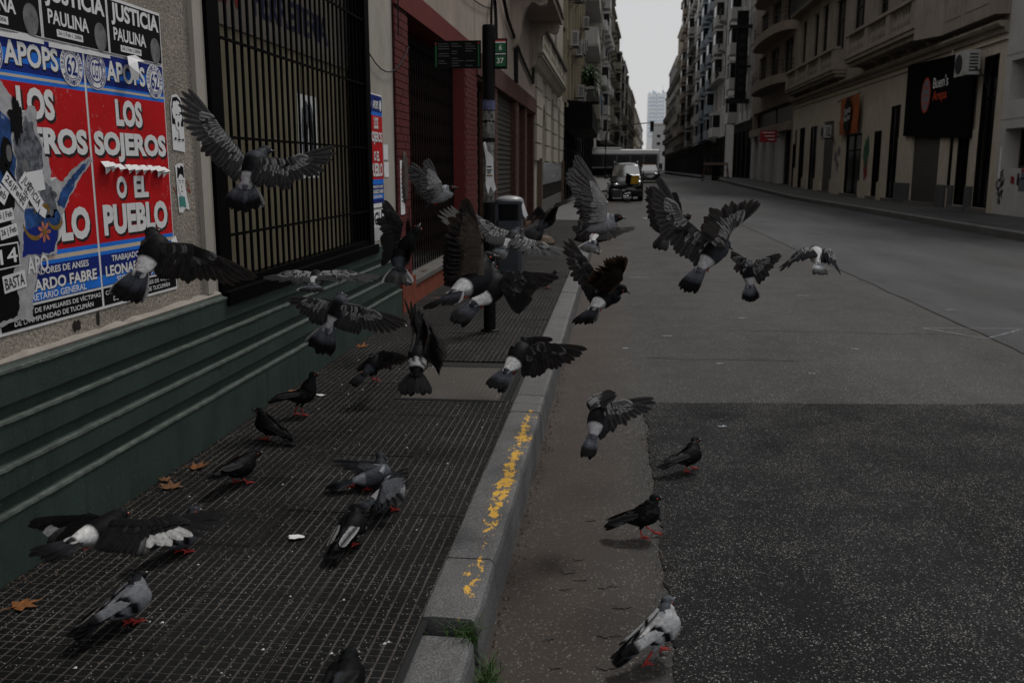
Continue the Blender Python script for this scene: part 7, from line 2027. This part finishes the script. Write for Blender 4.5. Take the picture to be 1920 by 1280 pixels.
    # wings
    for key, s_ in (('l', -1), ('r', 1)):
        if flying:
            S = B+fwd*.022+side*(s_*.034)+up*.016
            W, Tp = Vector(D[key+'w']), Vector(D[key+'t'])
            c = Vector(D['c'+key]) if 'c'+key in D else tdir.copy()
            open_wing(root, S, W, Tp, c, up+side*(s_*-.6), pal, rg, s_)
        else:
            # folded: shield shell over the flank, then long primaries over the tail
            pb = PB(); NA, NB_ = 20, 10; vs = []; cs = []; fs = []
            for i in range(NA+1):
                a = i/NA
                sx = .60-.56*a
                k = sx*(len(sp)-1); k0 = int(k); kk = k-k0
                x, y, z, ra, rb = [sp[k0][m_]*(1-kk)+sp[min(k0+1, len(sp)-1)][m_]*kk for m_ in range(5)]
                p = Vector((x, y, z)); q0 = Vector(sp[max(k0-1, 0)][:3]); q1 = Vector(sp[min(k0+2, len(sp)-1)][:3]); t = (q1-q0).normalized()
                u = (up-t*up.dot(t)).normalized(); w_ = t.cross(u)*1.0
                if w_.dot(side) < 0: w_ = -w_
                lo = -.50+.25*a; hi = 1.30
                puff = 1.07+.10*math.sin(math.pi*min(1, a*1.1))
                if a > .75: puff *= 1+.5*(a-.75)/.25
                for j in range(NB_+1):
                    th = lo+(hi-lo)*j/NB_
                    if a < .12: th = lo+.3+(hi-.5-lo-.3)*j/NB_
                    e = 1+.02*mnoise.noise(Vector((a*20, j, idx)))
                    vs.append(p+(w_*s_*math.cos(th)*ra*puff+u*math.sin(th)*rb*puff)*e+u*.002)
                    c = pal['sh']
                    if pal.get('bars') and (.50 < a-.12*(j/NB_) < .60 or .68 < a-.14*(j/NB_) < .80): c = BK
                    elif pal.get('bars') and a > .86: c = pal['pr']
                    elif rg.random() < pal['spk']*.5: c = mx3(pal['sh'], pal['ed'], rg.random())
                    cs.append(mx3(c, dull(c, 1.3), rg.random()*.6))
            for i in range(NA):
                for j in range(NB_): fs.append((i*(NB_+1)+j, i*(NB_+1)+j+1, (i+1)*(NB_+1)+j+1, (i+1)*(NB_+1)+j))
            pb.addc(vs, fs, cs)
            for i in range(6):
                b0 = B+tdir*(.055+.004*i)+side*(s_*(.030-.003*i))+up*(.018+.002*i)
                tip = B+tdir*(bt*(.90-.04*i))+side*(s_*(.012+.003*i))+up*(.016-.002*i)
                d = tip-b0; feather(pb, b0, d.normalized(), (up*.8+side*s_*.6).normalized(), d.length, .012, pal['pr'], pal['pt'], None, bend=.03)
            for i in range(5):      # tertials, with the shield colour
                b0 = B+tdir*(.02+.012*i)+side*(s_*(.036-.002*i))+up*(.022)
                tip = B+tdir*(.10+.014*i)+side*(s_*.020)+up*.024
                d = tip-b0; feather(pb, b0+side*(s_*.004), d.normalized(), (up*.8+side*s_*.6).normalized(), d.length, .016, pal['sh'], pal['sh'], pal['ed'] if pal['spk'] else None, bend=.05, band=(BK if pal.get('bars') and i in (1, 2, 4) else None))
            pb.build('wing', M_plume, root)
    # legs
    if feet:
        if len(feet) == 1: feet = [feet[0]-side*.016, feet[0]+side*.016]
        feet.sort(key=lambda f: (f-B).dot(side))
        hf = Vector((fwd.x, fwd.y, 0)).normalized()
        for f, s_ in zip(feet, (-1, 1)):
            if 'ref' in D: pass
            hip = B+side*(s_*.020)-up*.030+tdir*.015
            f = Vector((f.x, f.y, f.z)); ank = f+Vector((0, 0, .008))
            dd = ank-hip
            if dd.length > .12: ank = hip+dd*(.12/dd.length) if not (f.z < .25 and f.z > -1) else ank
            kn = hip.lerp(ank, .45)-hf*.012
            pb2 = PB(); n0 = 0
            pb2.tube([hip, hip.lerp(kn, .6), kn], [.016, .010, .005], 7); pb2.c = [pal['body']]*len(pb2.v); lg = pb2.build('thigh', M_plume, root, smooth=True)
            b = MB(); b.tube([kn, ank, f+Vector((0, 0, .004))], [.0042, .0036, .0042], 6)
            for a in (-35, 0, 35, 180):
                d = Matrix.Rotation(R(a), 3, 'Z') @ hf; l_ = .034 if a != 180 else .016
                b.tube([f+Vector((0, 0, .005)), f+d*l_*.55+Vector((0, 0, .006)), f+d*l_+Vector((0, 0, .002))], [.0038, .0032, .0012], 5)
            b.build('leg', M_leg, root, smooth=True)
    else:
        for s_ in (-1, 1):
            b = MB(); q = B+tdir*(bt*.20)+side*(s_*.014)-up*.027
            b.tube([q, q+tdir*.02-up*.003], [.0035, .003], 5)
            for a in (-20, 0, 20):
                d = (tdir+side*math.sin(R(a))).normalized(); b.tube([q+tdir*.02-up*.003, q+tdir*.02-up*.004+d*.016], [.003, .001], 5)
            b.build('leg', M_leg, root, smooth=True)
    return root
for i_, D_ in enumerate(BIRDS): make_bird(D_, i_)

bpy.data.objects.remove(_fo, do_unlink=True)
bpy.data.curves.remove(_fc)
